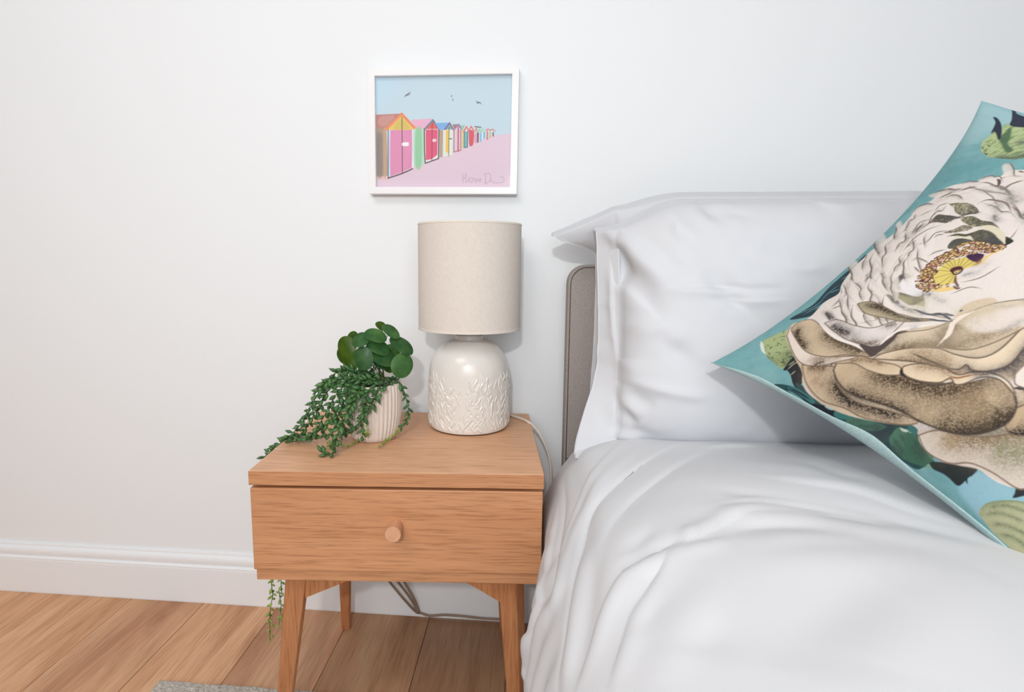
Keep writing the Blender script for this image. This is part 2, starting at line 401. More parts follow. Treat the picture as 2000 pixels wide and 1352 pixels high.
while x < XR - .05:
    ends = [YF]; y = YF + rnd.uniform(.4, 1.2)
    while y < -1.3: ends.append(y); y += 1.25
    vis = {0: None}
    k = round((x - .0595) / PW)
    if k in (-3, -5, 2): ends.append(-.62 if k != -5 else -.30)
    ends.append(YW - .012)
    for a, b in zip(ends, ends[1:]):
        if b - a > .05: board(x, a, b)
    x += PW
# skirting with a torus bead
def skirting(name, x0, x1):
    pr = [(0, .1365), (.0050, .1365), (.0062, .1345), (.0064, .1305), (.0080, .1290), (.0105, .1275), (.0130, .1235), (.0142, .1180), (.0140, .1120), (.0125, .1070), (.0118, .1045), (.0150, .1030), (.0172, .1010), (.0176, .0985), (.0170, .0960), (.0178, .0950), (.0180, .004), (.0172, 0.0003)]
    P = np.array([[(x, YW - a, z) for x in (x0, x1)] for a, z in pr])
    o = grid_mesh(name, P, M_trim, smooth=False, kind='structure'); return o
skirting('baseboard_back', XL, XR)
bm = bmesh.new(); box(bm, XL, XL + .016, YF, YW - .02, 0, .13, .002, 1); finish(bm, 'baseboard_left', M_trim, kind='structure')
bm = bmesh.new(); box(bm, XR - .016, XR, YF, YW - .02, 0, .13, .002, 1); finish(bm, 'baseboard_right', M_trim, kind='structure')

# rug under the nightstand's front feet
RZ = .011
def rug():
    x0, x1, y0, y1 = -.271, .455, -1.9, -.277
    nx, ny = 330, 700
    X = np.linspace(x0, x1, nx)[:, None] * np.ones((1, ny)); Y = np.linspace(y1, y0, ny)[None] * np.ones((nx, 1))
    Z = RZ + .0012 * vnoise(X * 300, Y * 300, 1) + .0008 * vnoise(X * 120, Y * 120, 2)
    e = np.minimum(np.minimum(X - x0, x1 - X), np.minimum(y1 - Y, Y - y0)); Z *= np.where(e < .001, .05, 1 - .25 * np.exp(-e / .004))
    X = X + np.where(e < .02, .0012 * vnoise(Y * 90, X * 0, 3), 0)
    Y = Y + np.where(e < .02, .0012 * vnoise(X * 90, Y * 0, 4), 0)
    grid_mesh('rug', np.stack([X, Y, Z + .0005], -1), M_rug, smooth=False, label='low grey woven rug under the front legs of the nightstand', cat='rug')
rug()

# ------------------------------------------------------------------ nightstand
NS_ROT = .0673; NS_FL = (0.02847, -0.42270)
ns = empty('nightstand', (NS_FL[0], NS_FL[1], 0), NS_ROT, label='oak nightstand with one drawer and splayed legs, between plain wall and bed', cat='nightstand')
def nb(name, mat, *a, parent=ns, bev=.0012, **k):
    bm = bmesh.new(); box(bm, *a, bev, 2); return finish(bm, name, mat, parent, **k)
D = .385
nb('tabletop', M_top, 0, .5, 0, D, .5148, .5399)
nb('shaded_edge_band', M_drawer, .0004, .4996, -.0007, .0004, .5152, .5395, bev=.0003)  # veneer edge strip; the front face's shade is put into its darker colour
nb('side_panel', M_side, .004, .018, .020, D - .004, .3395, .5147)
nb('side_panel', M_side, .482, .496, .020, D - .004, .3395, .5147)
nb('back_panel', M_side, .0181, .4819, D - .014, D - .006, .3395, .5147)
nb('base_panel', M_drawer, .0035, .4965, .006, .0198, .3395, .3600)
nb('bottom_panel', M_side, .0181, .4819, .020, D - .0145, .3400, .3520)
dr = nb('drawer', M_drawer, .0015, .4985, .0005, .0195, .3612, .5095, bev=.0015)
nb('drawer_box', M_side, .03, .47, .0197, .34, .372, .495, parent=dr)
bm = bmesh.new()
prof = [(.0112, 0), (.0118, .012), (.0128, .028), (.0134, .0335), (.0128, .0345), (0, .0345)]
rings = []
for r, d in prof[:-1]:
    rings.append([bm.verts.new((.2505 + r * math.cos(a), .0006 - d, .4470 + r * math.sin(a))) for a in [2 * math.pi * i / 32 for i in range(32)]])
for A, B in zip(rings, rings[1:]):
    for i in range(32): bm.faces.new((A[i], A[(i + 1) % 32], B[(i + 1) % 32], B[i]))
bm.faces.new(rings[-1]); bm.faces.new(rings[0][::-1])
finish(bm, 'knob', M_knob, dr, smooth=True, angle=.6)
def leg(tx, ty, bx, by, zb, rt=.021, rb=.012, rz=0.0):
    bm = bmesh.new(); rings = []
    for t in (0, .35, .7, 1):
        z = .3394 + (zb - .3394) * t; cx = tx + (bx - tx) * t; cy = ty + (by - ty) * t; r = rt + (rb - rt) * t
        ring = []
        n = 16
        for i in range(n):
            a = 2 * math.pi * (i + .5) / n + rz
            c, s = math.cos(a - rz), math.sin(a - rz)
            p = 5.0; q = (abs(c) ** p + abs(s) ** p) ** (-1 / p)
            lx, ly = c * q * r, s * q * r
            ring.append(bm.verts.new((cx + lx * math.cos(rz) - ly * math.sin(rz), cy + lx * math.sin(rz) + ly * math.cos(rz), z)))
        rings.append(ring)
    for A, B in zip(rings, rings[1:]):
        for i in range(16): bm.faces.new((A[i], A[(i + 1) % 16], B[(i + 1) % 16], B[i]))
    bm.faces.new(rings[0][::-1]); bm.faces.new(rings[-1])
    return finish(bm, 'leg', M_leg, ns, smooth=True, angle=.5)
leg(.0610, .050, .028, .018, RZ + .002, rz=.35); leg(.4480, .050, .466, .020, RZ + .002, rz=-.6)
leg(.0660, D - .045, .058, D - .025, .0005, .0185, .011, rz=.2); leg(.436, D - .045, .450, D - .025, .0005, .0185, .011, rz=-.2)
def brace(pts, y0, y1):
    bm = bmesh.new(); A = [bm.verts.new((x, y0, z)) for x, z in pts]; B = [bm.verts.new((x, y1, z)) for x, z in pts]
    n = len(pts); bm.faces.new(A); bm.faces.new(B[::-1])
    for i in range(n): bm.faces.new((A[i], A[(i + 1) % n], B[(i + 1) % n], B[i]))
    return finish(bm, 'corner_brace', M_leg, ns)
brace([(.074, .3393), (.160, .3393), (.155, .322), (.142, .316), (.074, .286)], .036, .052)
brace([(.434, .3393), (.362, .3393), (.368, .322), (.380, .316), (.434, .283)], .036, .052)
brace([(.083, .3393), (.14, .3393), (.083, .314)], D - .053, D - .037)
brace([(.42, .3393), (.37, .3393), (.42, .314)], D - .053, D - .037)

# ------------------------------------------------------------------ picture
px0, pz0, pw, ph = .1430, 1.0642, .3073, .2417
pic = empty('picture', (px0, 0, pz0), 0, label='small white-framed print of colourful beach huts hanging above the lamp', cat='picture')
pic.rotation_euler = (0, .0062, 0)
bm = bmesh.new(); F = .0150
yb, yfr = YW - .0005, -.0125
o = [(-F, -F), (pw + F, -F), (pw + F, ph + F), (-F, ph + F)]; i_ = [(0, 0), (pw, 0), (pw, ph), (0, ph)]
vf = [bm.verts.new((a, yfr, b)) for a, b in o]; vi = [bm.verts.new((a, yfr, b)) for a, b in i_]
vb = [bm.verts.new((a, yb, b)) for a, b in o]; vj = [bm.verts.new((a, yb - .006, b)) for a, b in i_]
for k in range(4):
    j = (k + 1) % 4
    bm.faces.new((vf[k], vf[j], vi[j], vi[k])); bm.faces.new((vb[k], vb[j], vf[j], vf[k])); bm.faces.new((vi[k], vi[j], vj[j], vj[k]))
bm.faces.new(vb)
bmesh.ops.recalc_face_normals(bm, faces=bm.faces)
es = [e for e in bm.edges if all(v in vf for v in e.verts) or all(v in vi for v in e.verts)]
bmesh.ops.bevel(bm, geom=es, offset=.0008, segments=2, affect='EDGES')
finish(bm, 'frame', M_frame, pic)
bm = bmesh.new(); box(bm, .0002, pw - .0002, -.0050, -.0042, .0002, ph - .0002); finish(bm, 'pane', M_glass, pic)

# ------------------------------------------------------------------ painter for flat prints (paper and cushion fabric)
class Paint:
    def __init__(s, nx, ny, col, ax=1., ay=1.):
        s.nx, s.ny = nx, ny; s.ax, s.ay = ax, ay
        s.A, s.B = np.meshgrid(np.linspace(0, ax, nx), np.linspace(0, ay, ny), indexing='ij')
        s.C = np.ones((nx, ny, 3)) * np.array(lin(col)[:3]); s.px = ax / (nx - 1)
        r = np.random.default_rng(5); s.R = r.random((nx, ny))
    def win(s, P, pad):
        i0 = int(max(0, math.floor((P[:, 0].min() - pad) / s.ax * (s.nx - 1)))); i1 = int(min(s.nx, math.ceil((P[:, 0].max() + pad) / s.ax * (s.nx - 1)) + 1))
        j0 = int(max(0, math.floor((P[:, 1].min() - pad) / s.ay * (s.ny - 1)))); j1 = int(min(s.ny, math.ceil((P[:, 1].max() + pad) / s.ay * (s.ny - 1)) + 1))
        return slice(i0, max(i0, i1)), slice(j0, max(j0, j1))
    def inside(s, P, w):
        A, B = s.A[w], s.B[w]; ins = np.zeros(A.shape, bool)
        Q = np.roll(P, -1, 0)
        for (x0, y0), (x1, y1) in zip(P, Q):
            if y0 == y1: continue
            c = ((B > y0) != (B > y1)) & (A < (x1 - x0) * (B - y0) / (y1 - y0) + x0); ins ^= c
        return ins
    def mask(s, P, w, soft=1.):
        ins = s.inside(P, w); d, _, _ = polydist(s.A[w], s.B[w], np.vstack([P, P[:1]]))
        sd = np.where(ins, d, -d); return np.clip(sd / (s.px * soft) + .5, 0, 1)
    def put(s, w, a, col):
        c = np.array(lin(col)[:3]); s.C[w] = s.C[w] * (1 - a[..., None]) + c * a[..., None]
    def poly(s, pts, col, sm_=True, alpha=1., soft=1.):
        P = smooth_pts(pts, 6, True) if sm_ else np.array(pts, float); w = s.win(P, s.px * 2)
        if s.A[w].size: s.put(w, s.mask(P, w, soft) * alpha, col)
        return P
    def line(s, pts, width, col, alpha=1., taper=True, sm_=True):
        P = smooth_pts(pts, 6) if sm_ and len(pts) > 2 else np.array(pts, float); w = s.win(P, width + s.px * 2)
        if not s.A[w].size: return
        d, t, _ = polydist(s.A[w], s.B[w], P); ww = width * (np.clip(np.sin(np.pi * np.clip(t, .04, .96)) * 1.3, .15, 1) if taper else 1)
        s.put(w, np.clip((ww / 2 - d) / s.px + .5, 0, 1) * alpha, col)
    def shade(s, pts, width, col, alpha=.8, clip=None, grain=.6, one=0):
        """stippled tone that fades away from a line; clip = outline it stays inside; one = side it lies on"""
        P = smooth_pts(pts, 6) if len(pts) > 2 else np.array(pts, float); w = s.win(P, width * 1.6)
        if not s.A[w].size: return
        d, t, sd = polydist(s.A[w], s.B[w], P); a = np.exp(-(d / width * 1.5) ** 1.4) * np.clip(np.sin(np.pi * np.clip(t, .06, .94)) * 1.6, 0, 1)
        if one: a = np.where(sd * one > 0, a, a * np.exp(-(d / (s.px * 1.2)) ** 2))
        n = .5 + .5 * vnoise(s.A[w] / s.px / 1.3, s.B[w] / s.px / 1.3, 9)
        a = np.clip(a * alpha * (1 - grain) + a * alpha * grain * 2 * n, 0, 1)
        if clip is not None: a = a * s.mask(clip, w)
        s.put(w, a, col)
    def speckle(s, clip, col, n, size, alpha=.8, seed=1, stretch=None):
        r = random.Random(seed); b0 = clip.min(0); b1 = clip.max(0)
        for _ in range(n):
            x = r.uniform(b0[0], b1[0]); y = r.uniform(b0[1], b1[1]); a = stretch if stretch is not None else r.uniform(0, 3.14); L = size * r.uniform(.5, 1.4)
            P = np.array([(x, y), (x + math.cos(a) * L, y + math.sin(a) * L)]); w = s.win(P, s.px * 3)
            if not s.A[w].size: continue
            d, _, _ = polydist(s.A[w], s.B[w], P); s.put(w, np.clip((s.px * .8 - d) / s.px + .5, 0, 1) * alpha * s.inside(clip, w), col)
    def mottle(s, col, scale, alpha, seed=2, clip=None):
        n = np.clip(.5 * vnoise(s.A / scale, s.B / scale, seed) + .3 * vnoise(s.A / scale * 2.7, s.B / scale * 2.7, seed + 1) + .15 * vnoise(s.A / scale * 9, s.B / scale * 9, seed + 2) + .1, 0, 1)
        w = (slice(0, s.nx), slice(0, s.ny)); a = n * alpha
        if clip is not None: a = a * s.mask(clip, w)
        s.put(w, a, col)
    def attach(s, me):
        at = me.color_attributes.new('print', 'FLOAT_COLOR', 'POINT')
        C = np.ones((s.nx * s.ny, 4), np.float32); C[:, :3] = s.C.reshape(-1, 3).clip(0, 1)
        at.data.foreach_set('color', C.ravel())
#PRINTS
# beach-hut print, drawn in its own millimetre-like units: x 0..1.272 , y 0..1 (up)
def hut_print():
    nx, ny = 381, 300; p = Paint(nx, ny, (192, 216, 228), pw, ph)
    k = pw / 1235.; X = lambda x: (x - 160) * k; Z = lambda y: ph - (y - 185) * (ph / 1010.)
    q = lambda L: [(X(a), Z(b)) for a, b in L]
    c = lambda L, col, sm_=False, **kk: p.poly(q(L), col, sm_, **kk)
    ln = lambda L, w, col, **kk: p.line(q(L), w * k, col, **kk)
    c([(150, 180), (420, 180), (260, 400), (150, 460)], (186, 218, 238), True, alpha=.6, soft=60)
    c([(150, 1210), (150, 1080), (270, 1080), (600, 960), (900, 850), (1240, 715), (1410, 700), (1410, 1210)], (222, 198, 214))
    p.mottle((228, 196, 208), .09, .30, 4, np.array(q([(150, 1210), (150, 1080), (270, 1080), (600, 960), (900, 850), (1240, 715), (1410, 700), (1410, 1210)])))
    c([(165, 1080), (250, 1080), (240, 1120), (165, 1110)], (232, 190, 186), True, soft=8)
    # first hut
    c([(160, 520), (395, 512), (262, 660), (160, 640)], (186, 118, 110)); c([(200, 540), (330, 530), (260, 620), (180, 610)], (204, 148, 138), True, alpha=.7, soft=6)
    c([(160, 640), (262, 650), (262, 1085), (160, 1090)], (170, 142, 118)); c([(165, 720), (215, 725), (215, 1060), (165, 1070)], (120, 112, 110), True, alpha=.8, soft=8); c([(225, 680), (255, 680), (250, 1060), (222, 1070)], (196, 160, 120), True, alpha=.8, soft=5)
    c([(255, 655), (500, 655), (505, 1010), (265, 1105)], (228, 232, 240)); ln([(272, 660), (268, 1100)], 16, (150, 200, 232), taper=False)
    c([(290, 662), (490, 660), (488, 1010), (285, 1090)], (216, 128, 172), alpha=1); c([(300, 680), (470, 680), (470, 980), (300, 1050)], (222, 138, 180), True, alpha=.8, soft=12)
    c([(395, 515), (530, 660), (258, 660)], (232, 196, 92)); c([(395, 560), (470, 650), (320, 650)], (196, 178, 70), True, alpha=.6, soft=8)
    ln([(395, 520), (252, 655)], 22, (236, 140, 72), taper=False, sm_=False); ln([(395, 516), (536, 665)], 24, (232, 128, 62), taper=False, sm_=False)
    ln([(268, 655), (266, 900), (266, 1108)], 7, (40, 70, 110), taper=False); ln([(264, 1106), (400, 1060), (494, 1018)], 13, (96, 40, 66), taper=False); ln([(398, 545), (400, 1060)], 7, (60, 40, 50), taper=False)
    c([(402, 778), (455, 776), (456, 806), (404, 808)], (244, 240, 240), True)
    # second
    c([(480, 570), (680, 560), (610, 655), (540, 660)], (230, 172, 202)); c([(508, 650), (600, 655), (600, 985), (510, 1000)], (178, 220, 190)); c([(525, 670), (580, 670), (575, 990), (520, 985)], (126, 196, 146), True, alpha=.8, soft=6)
    c([(600, 655), (742, 655), (740, 925), (612, 970)], (232, 226, 230)); c([(616, 660), (728, 660), (724, 890), (672, 930), (618, 940)], (222, 58, 110)); c([(682, 585), (735, 655), (612, 655)], (226, 66, 70))
    ln([(682, 575), (608, 655)], 16, (92, 126, 150), taper=False, sm_=False); ln([(682, 575), (742, 655)], 16, (82, 104, 132), taper=False, sm_=False)
    ln([(604, 655), (606, 860), (612, 968), (735, 925), (738, 660)], 11, (48, 44, 48), taper=False, sm_=False); ln([(676, 600), (674, 945)], 6, (80, 20, 44), taper=False); c([(680, 748), (712, 746), (712, 768), (682, 770)], (244, 200, 214), True)
    # third
    c([(700, 600), (830, 598), (790, 660), (744, 665)], (110, 170, 226)); c([(744, 665), (778, 665), (772, 910), (744, 915)], (180, 150, 128))
    c([(778, 665), (868, 660), (862, 895), (780, 905)], (222, 230, 216)); c([(802, 668), (830, 668), (828, 880), (800, 860)], (238, 190, 70)); c([(836, 612), (870, 660), (796, 662)], (130, 160, 160))
    ln([(836, 602), (792, 660)], 13, (112, 84, 142), taper=False, sm_=False); ln([(836, 602), (870, 660)], 13, (92, 92, 140), taper=False, sm_=False); ln([(831, 640), (829, 902)], 6, (60, 50, 40), taper=False); ln([(832, 745), (856, 745)], 9, (60, 60, 60), taper=False)
    # fourth and beyond
    c([(862, 614), (915, 614), (880, 662)], (140, 112, 96)); c([(872, 662), (945, 660), (942, 850), (876, 868)], (216, 196, 210)); ln([(876, 665), (876, 865), (940, 850), (938, 665)], 8, (170, 70, 100), taper=False, sm_=False); ln([(915, 640), (915, 858)], 14, (206, 70, 92), taper=False)
    ln([(918, 616), (872, 668)], 12, (190, 96, 150), taper=False, sm_=False); ln([(918, 616), (946, 660)], 12, (90, 100, 150), taper=False, sm_=False)
    c([(935, 625), (975, 622), (960, 660), (945, 662)], (150, 190, 170)); c([(950, 662), (968, 662), (966, 830), (950, 838)], (216, 200, 120)); c([(970, 680), (1002, 680), (1000, 825), (972, 830)], (98, 176, 186)); ln([(970, 680), (970, 825), (1000, 822), (1002, 680)], 7, (40, 60, 70), taper=False, sm_=False)
    ln([(990, 636), (964, 680)], 11, (222, 70, 62), taper=False, sm_=False); ln([(990, 636), (1010, 672)], 11, (222, 90, 80), taper=False, sm_=False)
    c([(1014, 680), (1056, 680), (1054, 790), (1034, 812), (1016, 800)], (214, 56, 78), True); ln([(1032, 634), (1010, 680)], 11, (226, 66, 62), taper=False, sm_=False); ln([(1032, 634), (1058, 672)], 11, (226, 90, 76), taper=False, sm_=False)
    c([(1060, 700), (1080, 700), (1078, 785), (1062, 788)], (220, 150, 180)); c([(1084, 690), (1104, 690), (1102, 778), (1084, 785)], (140, 50, 78)); ln([(1066, 636), (1120, 644)], 9, (50, 44, 44), taper=False)
    ln([(1064, 690), (1080, 650), (1090, 690)], 8, (214, 90, 90), taper=False, sm_=False); ln([(1095, 690), (1108, 655), (1122, 690)], 8, (120, 200, 140), taper=False, sm_=False); ln([(1125, 688), (1136, 652), (1152, 688)], 8, (150, 210, 160), taper=False, sm_=False)
    for a, b, t, col in ((1120, 700, 770, (110, 170, 226)), (1135, 695, 750, (200, 226, 236)), (1152, 690, 740, (96, 170, 190)), (1180, 680, 752, (222, 84, 62)), (1205, 690, 735, (200, 170, 90)), (1232, 692, 722, (96, 60, 70))):
        ln([(a, b), (a, t)], 12, col, taper=False)
    ln([(1165, 672), (1185, 658), (1205, 672)], 8, (222, 70, 60), taper=False, sm_=False); ln([(1205, 672), (1225, 660), (1248, 676)], 8, (210, 80, 60), taper=False, sm_=False)
    # gulls
    g = (70, 76, 92)
    ln([(416, 370), (440, 345), (462, 334), (482, 314)], 9, g); ln([(440, 345), (462, 352)], 8, g); ln([(462, 334), (474, 344)], 6, g)
    ln([(852, 350), (853, 372)], 8, g); ln([(862, 404), (866, 384)], 8, g)
    ln([(1070, 402), (1090, 420), (1104, 420), (1126, 440)], 9, g); ln([(1078, 430), (1096, 424)], 7, g)
    # pencilled signature
    s_ = (168, 150, 166)
    for L in ([(962, 1068), (962, 1148)], [(962, 1110), (985, 1100), (990, 1064)], [(985, 1070), (990, 1146), (1010, 1120), (1020, 1096)], [(1020, 1130), (1040, 1102), (1056, 1120), (1040, 1146), (1022, 1132)],
              [(1056, 1120), (1074, 1108), (1080, 1144), (1096, 1110), (1106, 1142), (1120, 1108), (1128, 1140)], [(1170, 1080), (1166, 1156)], [(1150, 1076), (1196, 1062), (1216, 1090), (1204, 1136), (1166, 1152), (1180, 1160)],
              [(1216, 1120), (1240, 1146), (1280, 1150), (1330, 1140), (1336, 1112), (1318, 1092), (1300, 1100)]):
        ln(L, 5.5, (158, 140, 156), taper=False, alpha=.7)
    return p
pp = hut_print()
pp.C = pp.C * .88 + .12 * .72
G = np.stack([pp.A, np.full(pp.A.shape, -.0012), pp.B], -1)
po = grid_mesh('print', G, M_print, pic, label='beach hut print, pink and blue'); pp.attach(po.data)
bm = bmesh.new(); box(bm, .0004, pw - .0004, -.0006, .006, .0004, ph - .0004); finish(bm, 'backing', M_frame, pic)

# ------------------------------------------------------------------ lamp
LX, LY = .3705, -.1105
lamp = empty('table_lamp', (LX, LY, .5399), 0, label='white glazed ceramic table lamp with a cream linen drum shade', cat='lamp')
def lamp_base():
    prof = [(.0, .0012), (.080, .0012), (.0845, .003), (.0860, .0065), (.0868, .012), (.0872, .03), (.0874, .06), (.0873, .09), (.0868, .115), (.0852, .132), (.0815, .147), (.0755, .160), (.0665, .172), (.0560, .181), (.0440, .187), (.0345, .190), (.0315, .191), (.0305, .193), (.0300, .2), (.0, .2)]
    pr = smooth_pts(prof[1:-1], 10); 
    # denser rows
    d = np.hypot(*np.diff(pr, axis=0).T); arc = np.concatenate([[0], np.cumsum(d)]); s = np.linspace(0, arc[-1], 330)
    R = np.interp(s, arc, pr[:, 0]); Zp = np.interp(s, arc, pr[:, 1]); n = 620
    th = np.linspace(0, 2 * np.pi, n, endpoint=False)[None]; R = R[:, None]; Zp = Zp[:, None]
    X = th * .087; rel = np.zeros((330, n)); rr = random.Random(11)
    per = 2 * np.pi * .087
    def stroke(x, z, a, L, w, h):
        dx = (X - x + per / 2) % per - per / 2; dz = Zp - z; u = dx * math.sin(a) + dz * math.cos(a); v = dx * math.cos(a) - dz * math.sin(a)
        t = u / L; ww = w * np.clip(1 - (2 * t - 1) ** 2, 0, 1) ** .5 + 1e-6
        m = (t > 0) & (t < 1); return np.where(m, h * np.clip(1 - (v / ww) ** 2, 0, 1) ** .7, 0)
    x = 0
    while x < per - .004:      # tall stalks with uneven leaves and grass blades
        top = rr.uniform(.092, .130); lean = rr.uniform(-.22, .22)
        rel = np.maximum(rel, stroke(x, .004, lean, top, .0015, .0015))
        z = rr.uniform(.004, .012); sd = rr.choice([-1, 1])
        while z < top - .008:
            L = rr.uniform(.013, .030)
            rel = np.maximum(rel, stroke(x + math.tan(lean) * z, z, lean + sd * rr.uniform(.25, .75), L, rr.uniform(.0018, .0034), rr.uniform(.0010, .0024)))
            sd = -sd if rr.random() < .75 else sd; z += rr.uniform(.005, .011)
        x += rr.uniform(.015, .026)
    for _ in range(280):
        rel = np.maximum(rel, stroke(rr.uniform(0, per), rr.uniform(.004, .098), rr.uniform(-.7, .7), rr.uniform(.008, .024), rr.uniform(.0010, .0026), rr.uniform(.0007, .0018)))
    fade = sm(.135, .118, Zp) * sm(.001, .008, Zp)
    RR = R + rel * fade
    P = np.stack([RR * np.cos(th), RR * np.sin(th), Zp + 0 * th], -1)
    grid_mesh('base', P[::-1], M_ceramic, lamp, wrap=True, label='white glazed ceramic base with raised leaf relief')
lamp_base()
lathe('felt_pad', [(.079, 0.0002), (.0825, .0002), (.0835, .0022), (.079, .0024)], M_felt, lamp, 48)
lathe('neck', [(.0255, .1985), (.0255, .206), (.018, .208), (.018, .236), (.0135, .238), (.0135, .262)], M_metal, lamp, 32)
SR, SB, ST = .1085, .2135, .4325
lathe('lamp_shade', [(SR, SB), (SR, ST), (SR - .0022, ST), (SR - .0022, SB), (SR, SB)], M_shade, lamp, 96, caps=(False, False), label='cream linen drum shade')
sh = lamp.children[-1]
lathe('hem', [(SR + .0004, SB - .0006), (SR + .0007, SB + .0004), (SR + .0007, SB + .0036), (SR + .0002, SB + .004), (SR - .0026, SB + .004), (SR - .0026, SB - .0004), (SR + .0004, SB - .0006)], M_shade_trim, sh, 96, caps=(False, False))
lathe('hem', [(SR + .0004, ST + .0006), (SR + .0007, ST - .0004), (SR + .0007, ST - .0030), (SR + .0002, ST - .0034), (SR - .0026, ST - .0034), (SR - .0026, ST + .0004), (SR + .0004, ST + .0006)], M_shade_trim, sh, 96, caps=(False, False))
bm = bmesh.new()    # shade carrier ring with three spokes
ring = [(.02 * math.cos(a), .02 * math.sin(a), .236) for a in np.linspace(0, 2 * math.pi, 25)]; tube(bm, ring, .0012, 6)
for k in range(3):
    a = k * 2.094 + .4; tube(bm, [(.02 * math.cos(a), .02 * math.sin(a), .236), (.09 * math.cos(a), .09 * math.sin(a), .226), ((SR - .003) * math.cos(a), (SR - .003) * math.sin(a), .219)], .0012, 6)
finish(bm, 'shade_carrier', M_metal, lamp, smooth=True)
lathe('bulb', [(.010, .262), (.013, .272), (.022, .288), (.029, .305), (.029, .318), (.020, .335), (.004, .342)], plain('opal_bulb', (240, 238, 230), .3), lamp, 24)
#VINES-BEGIN
VINES = [([(0.1927, -0.2, 0.6568), (0.1604, -0.225, 0.6747), (0.1357, -0.25, 0.682), (0.1181, -0.27, 0.6714), (0.0968, -0.275, 0.6418), (0.0774, -0.275, 0.6089), (0.0545, -0.27, 0.5741), (0.0239, -0.262, 0.5456), (-0.0021, -0.258, 0.5244), (-0.0235, -0.255, 0.5066)], 1.1, 0, 0.0057), ([(0.1894, -0.2, 0.6514), (0.153, -0.235, 0.6651), (0.126, -0.262, 0.6599), (0.1048, -0.27, 0.6328), (0.0845, -0.268, 0.5991), (0.0614, -0.26, 0.5651), (0.0353, -0.255, 0.5417), (0.0071, -0.25, 0.5284)], 1.1, 0, 0.0057), ([(0.1922, -0.21, 0.6504), (0.168, -0.25, 0.6645), (0.1436, -0.275, 0.6531), (0.1256, -0.283, 0.6275), (0.1086, -0.283, 0.5969), (0.0852, -0.278, 0.5631), (0.0622, -0.2784, 0.546)], 1.05, 0, 0.0057), ([(0.1861, -0.26, 0.6539), (0.1597, -0.282, 0.6412), (0.1437, -0.29, 0.6129), (0.1339, -0.29, 0.5846), (0.1152, -0.282, 0.5613), (0.0769, -0.264, 0.546), (0.0547, -0.2728, 0.546), (0.04, -0.2932, 0.546)], 1.0, 0, 0.0057), ([(0.1846, -0.265, 0.6529), (0.1714, -0.288, 0.635), (0.1575, -0.296, 0.605), (0.145, -0.302, 0.5785), (0.1413, -0.31, 0.5551), (0.1442, -0.3404, 0.546), (0.1237, -0.337, 0.546)], 1.1, 0, 0.0057), ([(0.204, -0.262, 0.6578), (0.1949, -0.28, 0.6417), (0.1879, -0.285, 0.6149), (0.1833, -0.285, 0.5867), (0.1856, -0.285, 0.5566)], 1.1, 0, 0.0057), ([(0.2171, -0.262, 0.6602), (0.2118, -0.28, 0.6421), (0.2001, -0.286, 0.6175), (0.185, -0.29, 0.5942), (0.1654, -0.292, 0.5782), (0.1236, -0.2256, 0.546)], 0.95, 0, 0.0057), ([(0.2284, -0.215, 0.6587), (0.2443, -0.225, 0.6549), (0.255, -0.232, 0.6361), (0.2625, -0.235, 0.608), (0.2617, -0.237, 0.5856), (0.249, -0.245, 0.5688)], 0.85, 0, 0.0057), ([(0.249, -0.245, 0.5688), (0.2407, -0.262, 0.5593), (0.2252, -0.2577, 0.545), (0.2193, -0.2922, 0.544)], 0.5, 1, 0.0038), ([(0.2284, -0.255, 0.665), (0.2217, -0.276, 0.6494), (0.2095, -0.28, 0.6282), (0.1988, -0.282, 0.6104)], 0.85, 0, 0.012), ([(0.1936, -0.286, 0.5873), (0.1964, -0.29, 0.5716), (0.1718, -0.2441, 0.545), (0.1646, -0.2799, 0.544), (0.155, -0.305, 0.544)], 0.5, 1, 0.0045), ([(0.12, -0.275, 0.6041), (0.1165, -0.275, 0.5877), (0.1111, -0.276, 0.5675)], 0.5, 1, 0.004), ([(0.2119, -0.2, 0.6594), (0.1833, -0.225, 0.67), (0.1533, -0.235, 0.6795), (0.1223, -0.25, 0.6786)], 1.0, 0, 0.0057), ([(0.2169, -0.235, 0.6595), (0.1864, -0.26, 0.667), (0.1463, -0.27, 0.6681), (0.1085, -0.272, 0.6616)], 1.05, 0, 0.0057), ([(0.142, -0.27, 0.658), (0.1144, -0.272, 0.6577), (0.0959, -0.272, 0.6492), (0.0829, -0.272, 0.6266), (0.0718, -0.272, 0.6018)], 0.8, 0, 0.01), ([(0.1888, -0.265, 0.6601), (0.1767, -0.288, 0.647), (0.1668, -0.293, 0.6213), (0.1609, -0.295, 0.5949)], 1.05, 0, 0.0057), ([(0.1718, -0.262, 0.663), (0.1519, -0.288, 0.6464), (0.1406, -0.292, 0.6193), (0.1312, -0.29, 0.5925)], 1.0, 0, 0.0057), ([(0.2247, -0.2, 0.6597), (0.227, -0.25, 0.6599), (0.2137, -0.268, 0.6594), (0.1893, -0.27, 0.6632)], 0.9, 0, 0.0057), ([(0.1114, -0.2731, 0.546), (0.1284, -0.3078, 0.546), (0.1402, -0.324, 0.546)], 0.5, 1, 0.0045), ([(0.1367, -0.275, 0.6208), (0.1218, -0.275, 0.595), (0.0995, -0.272, 0.57), (0.0747, -0.268, 0.5534)], 1.05, 0, 0.0057), ([(-0.0235, -0.255, 0.5066), (-0.0335, -0.255, 0.4666), (-0.0276, -0.25, 0.23), (-0.0254, -0.25, 0.2037), (-0.0312, -0.25, 0.1745), (-0.035, -0.25, 0.1393), (-0.0357, -0.25, 0.0982)], 0.8, 0, 0.0075), ([(-0.0195, -0.243, 0.5066), (-0.0295, -0.243, 0.4666), (-0.0139, -0.235, 0.2216), (-0.0184, -0.235, 0.1946), (-0.0162, -0.235, 0.1655), (-0.0226, -0.235, 0.1215)], 0.8, 0, 0.0075)]
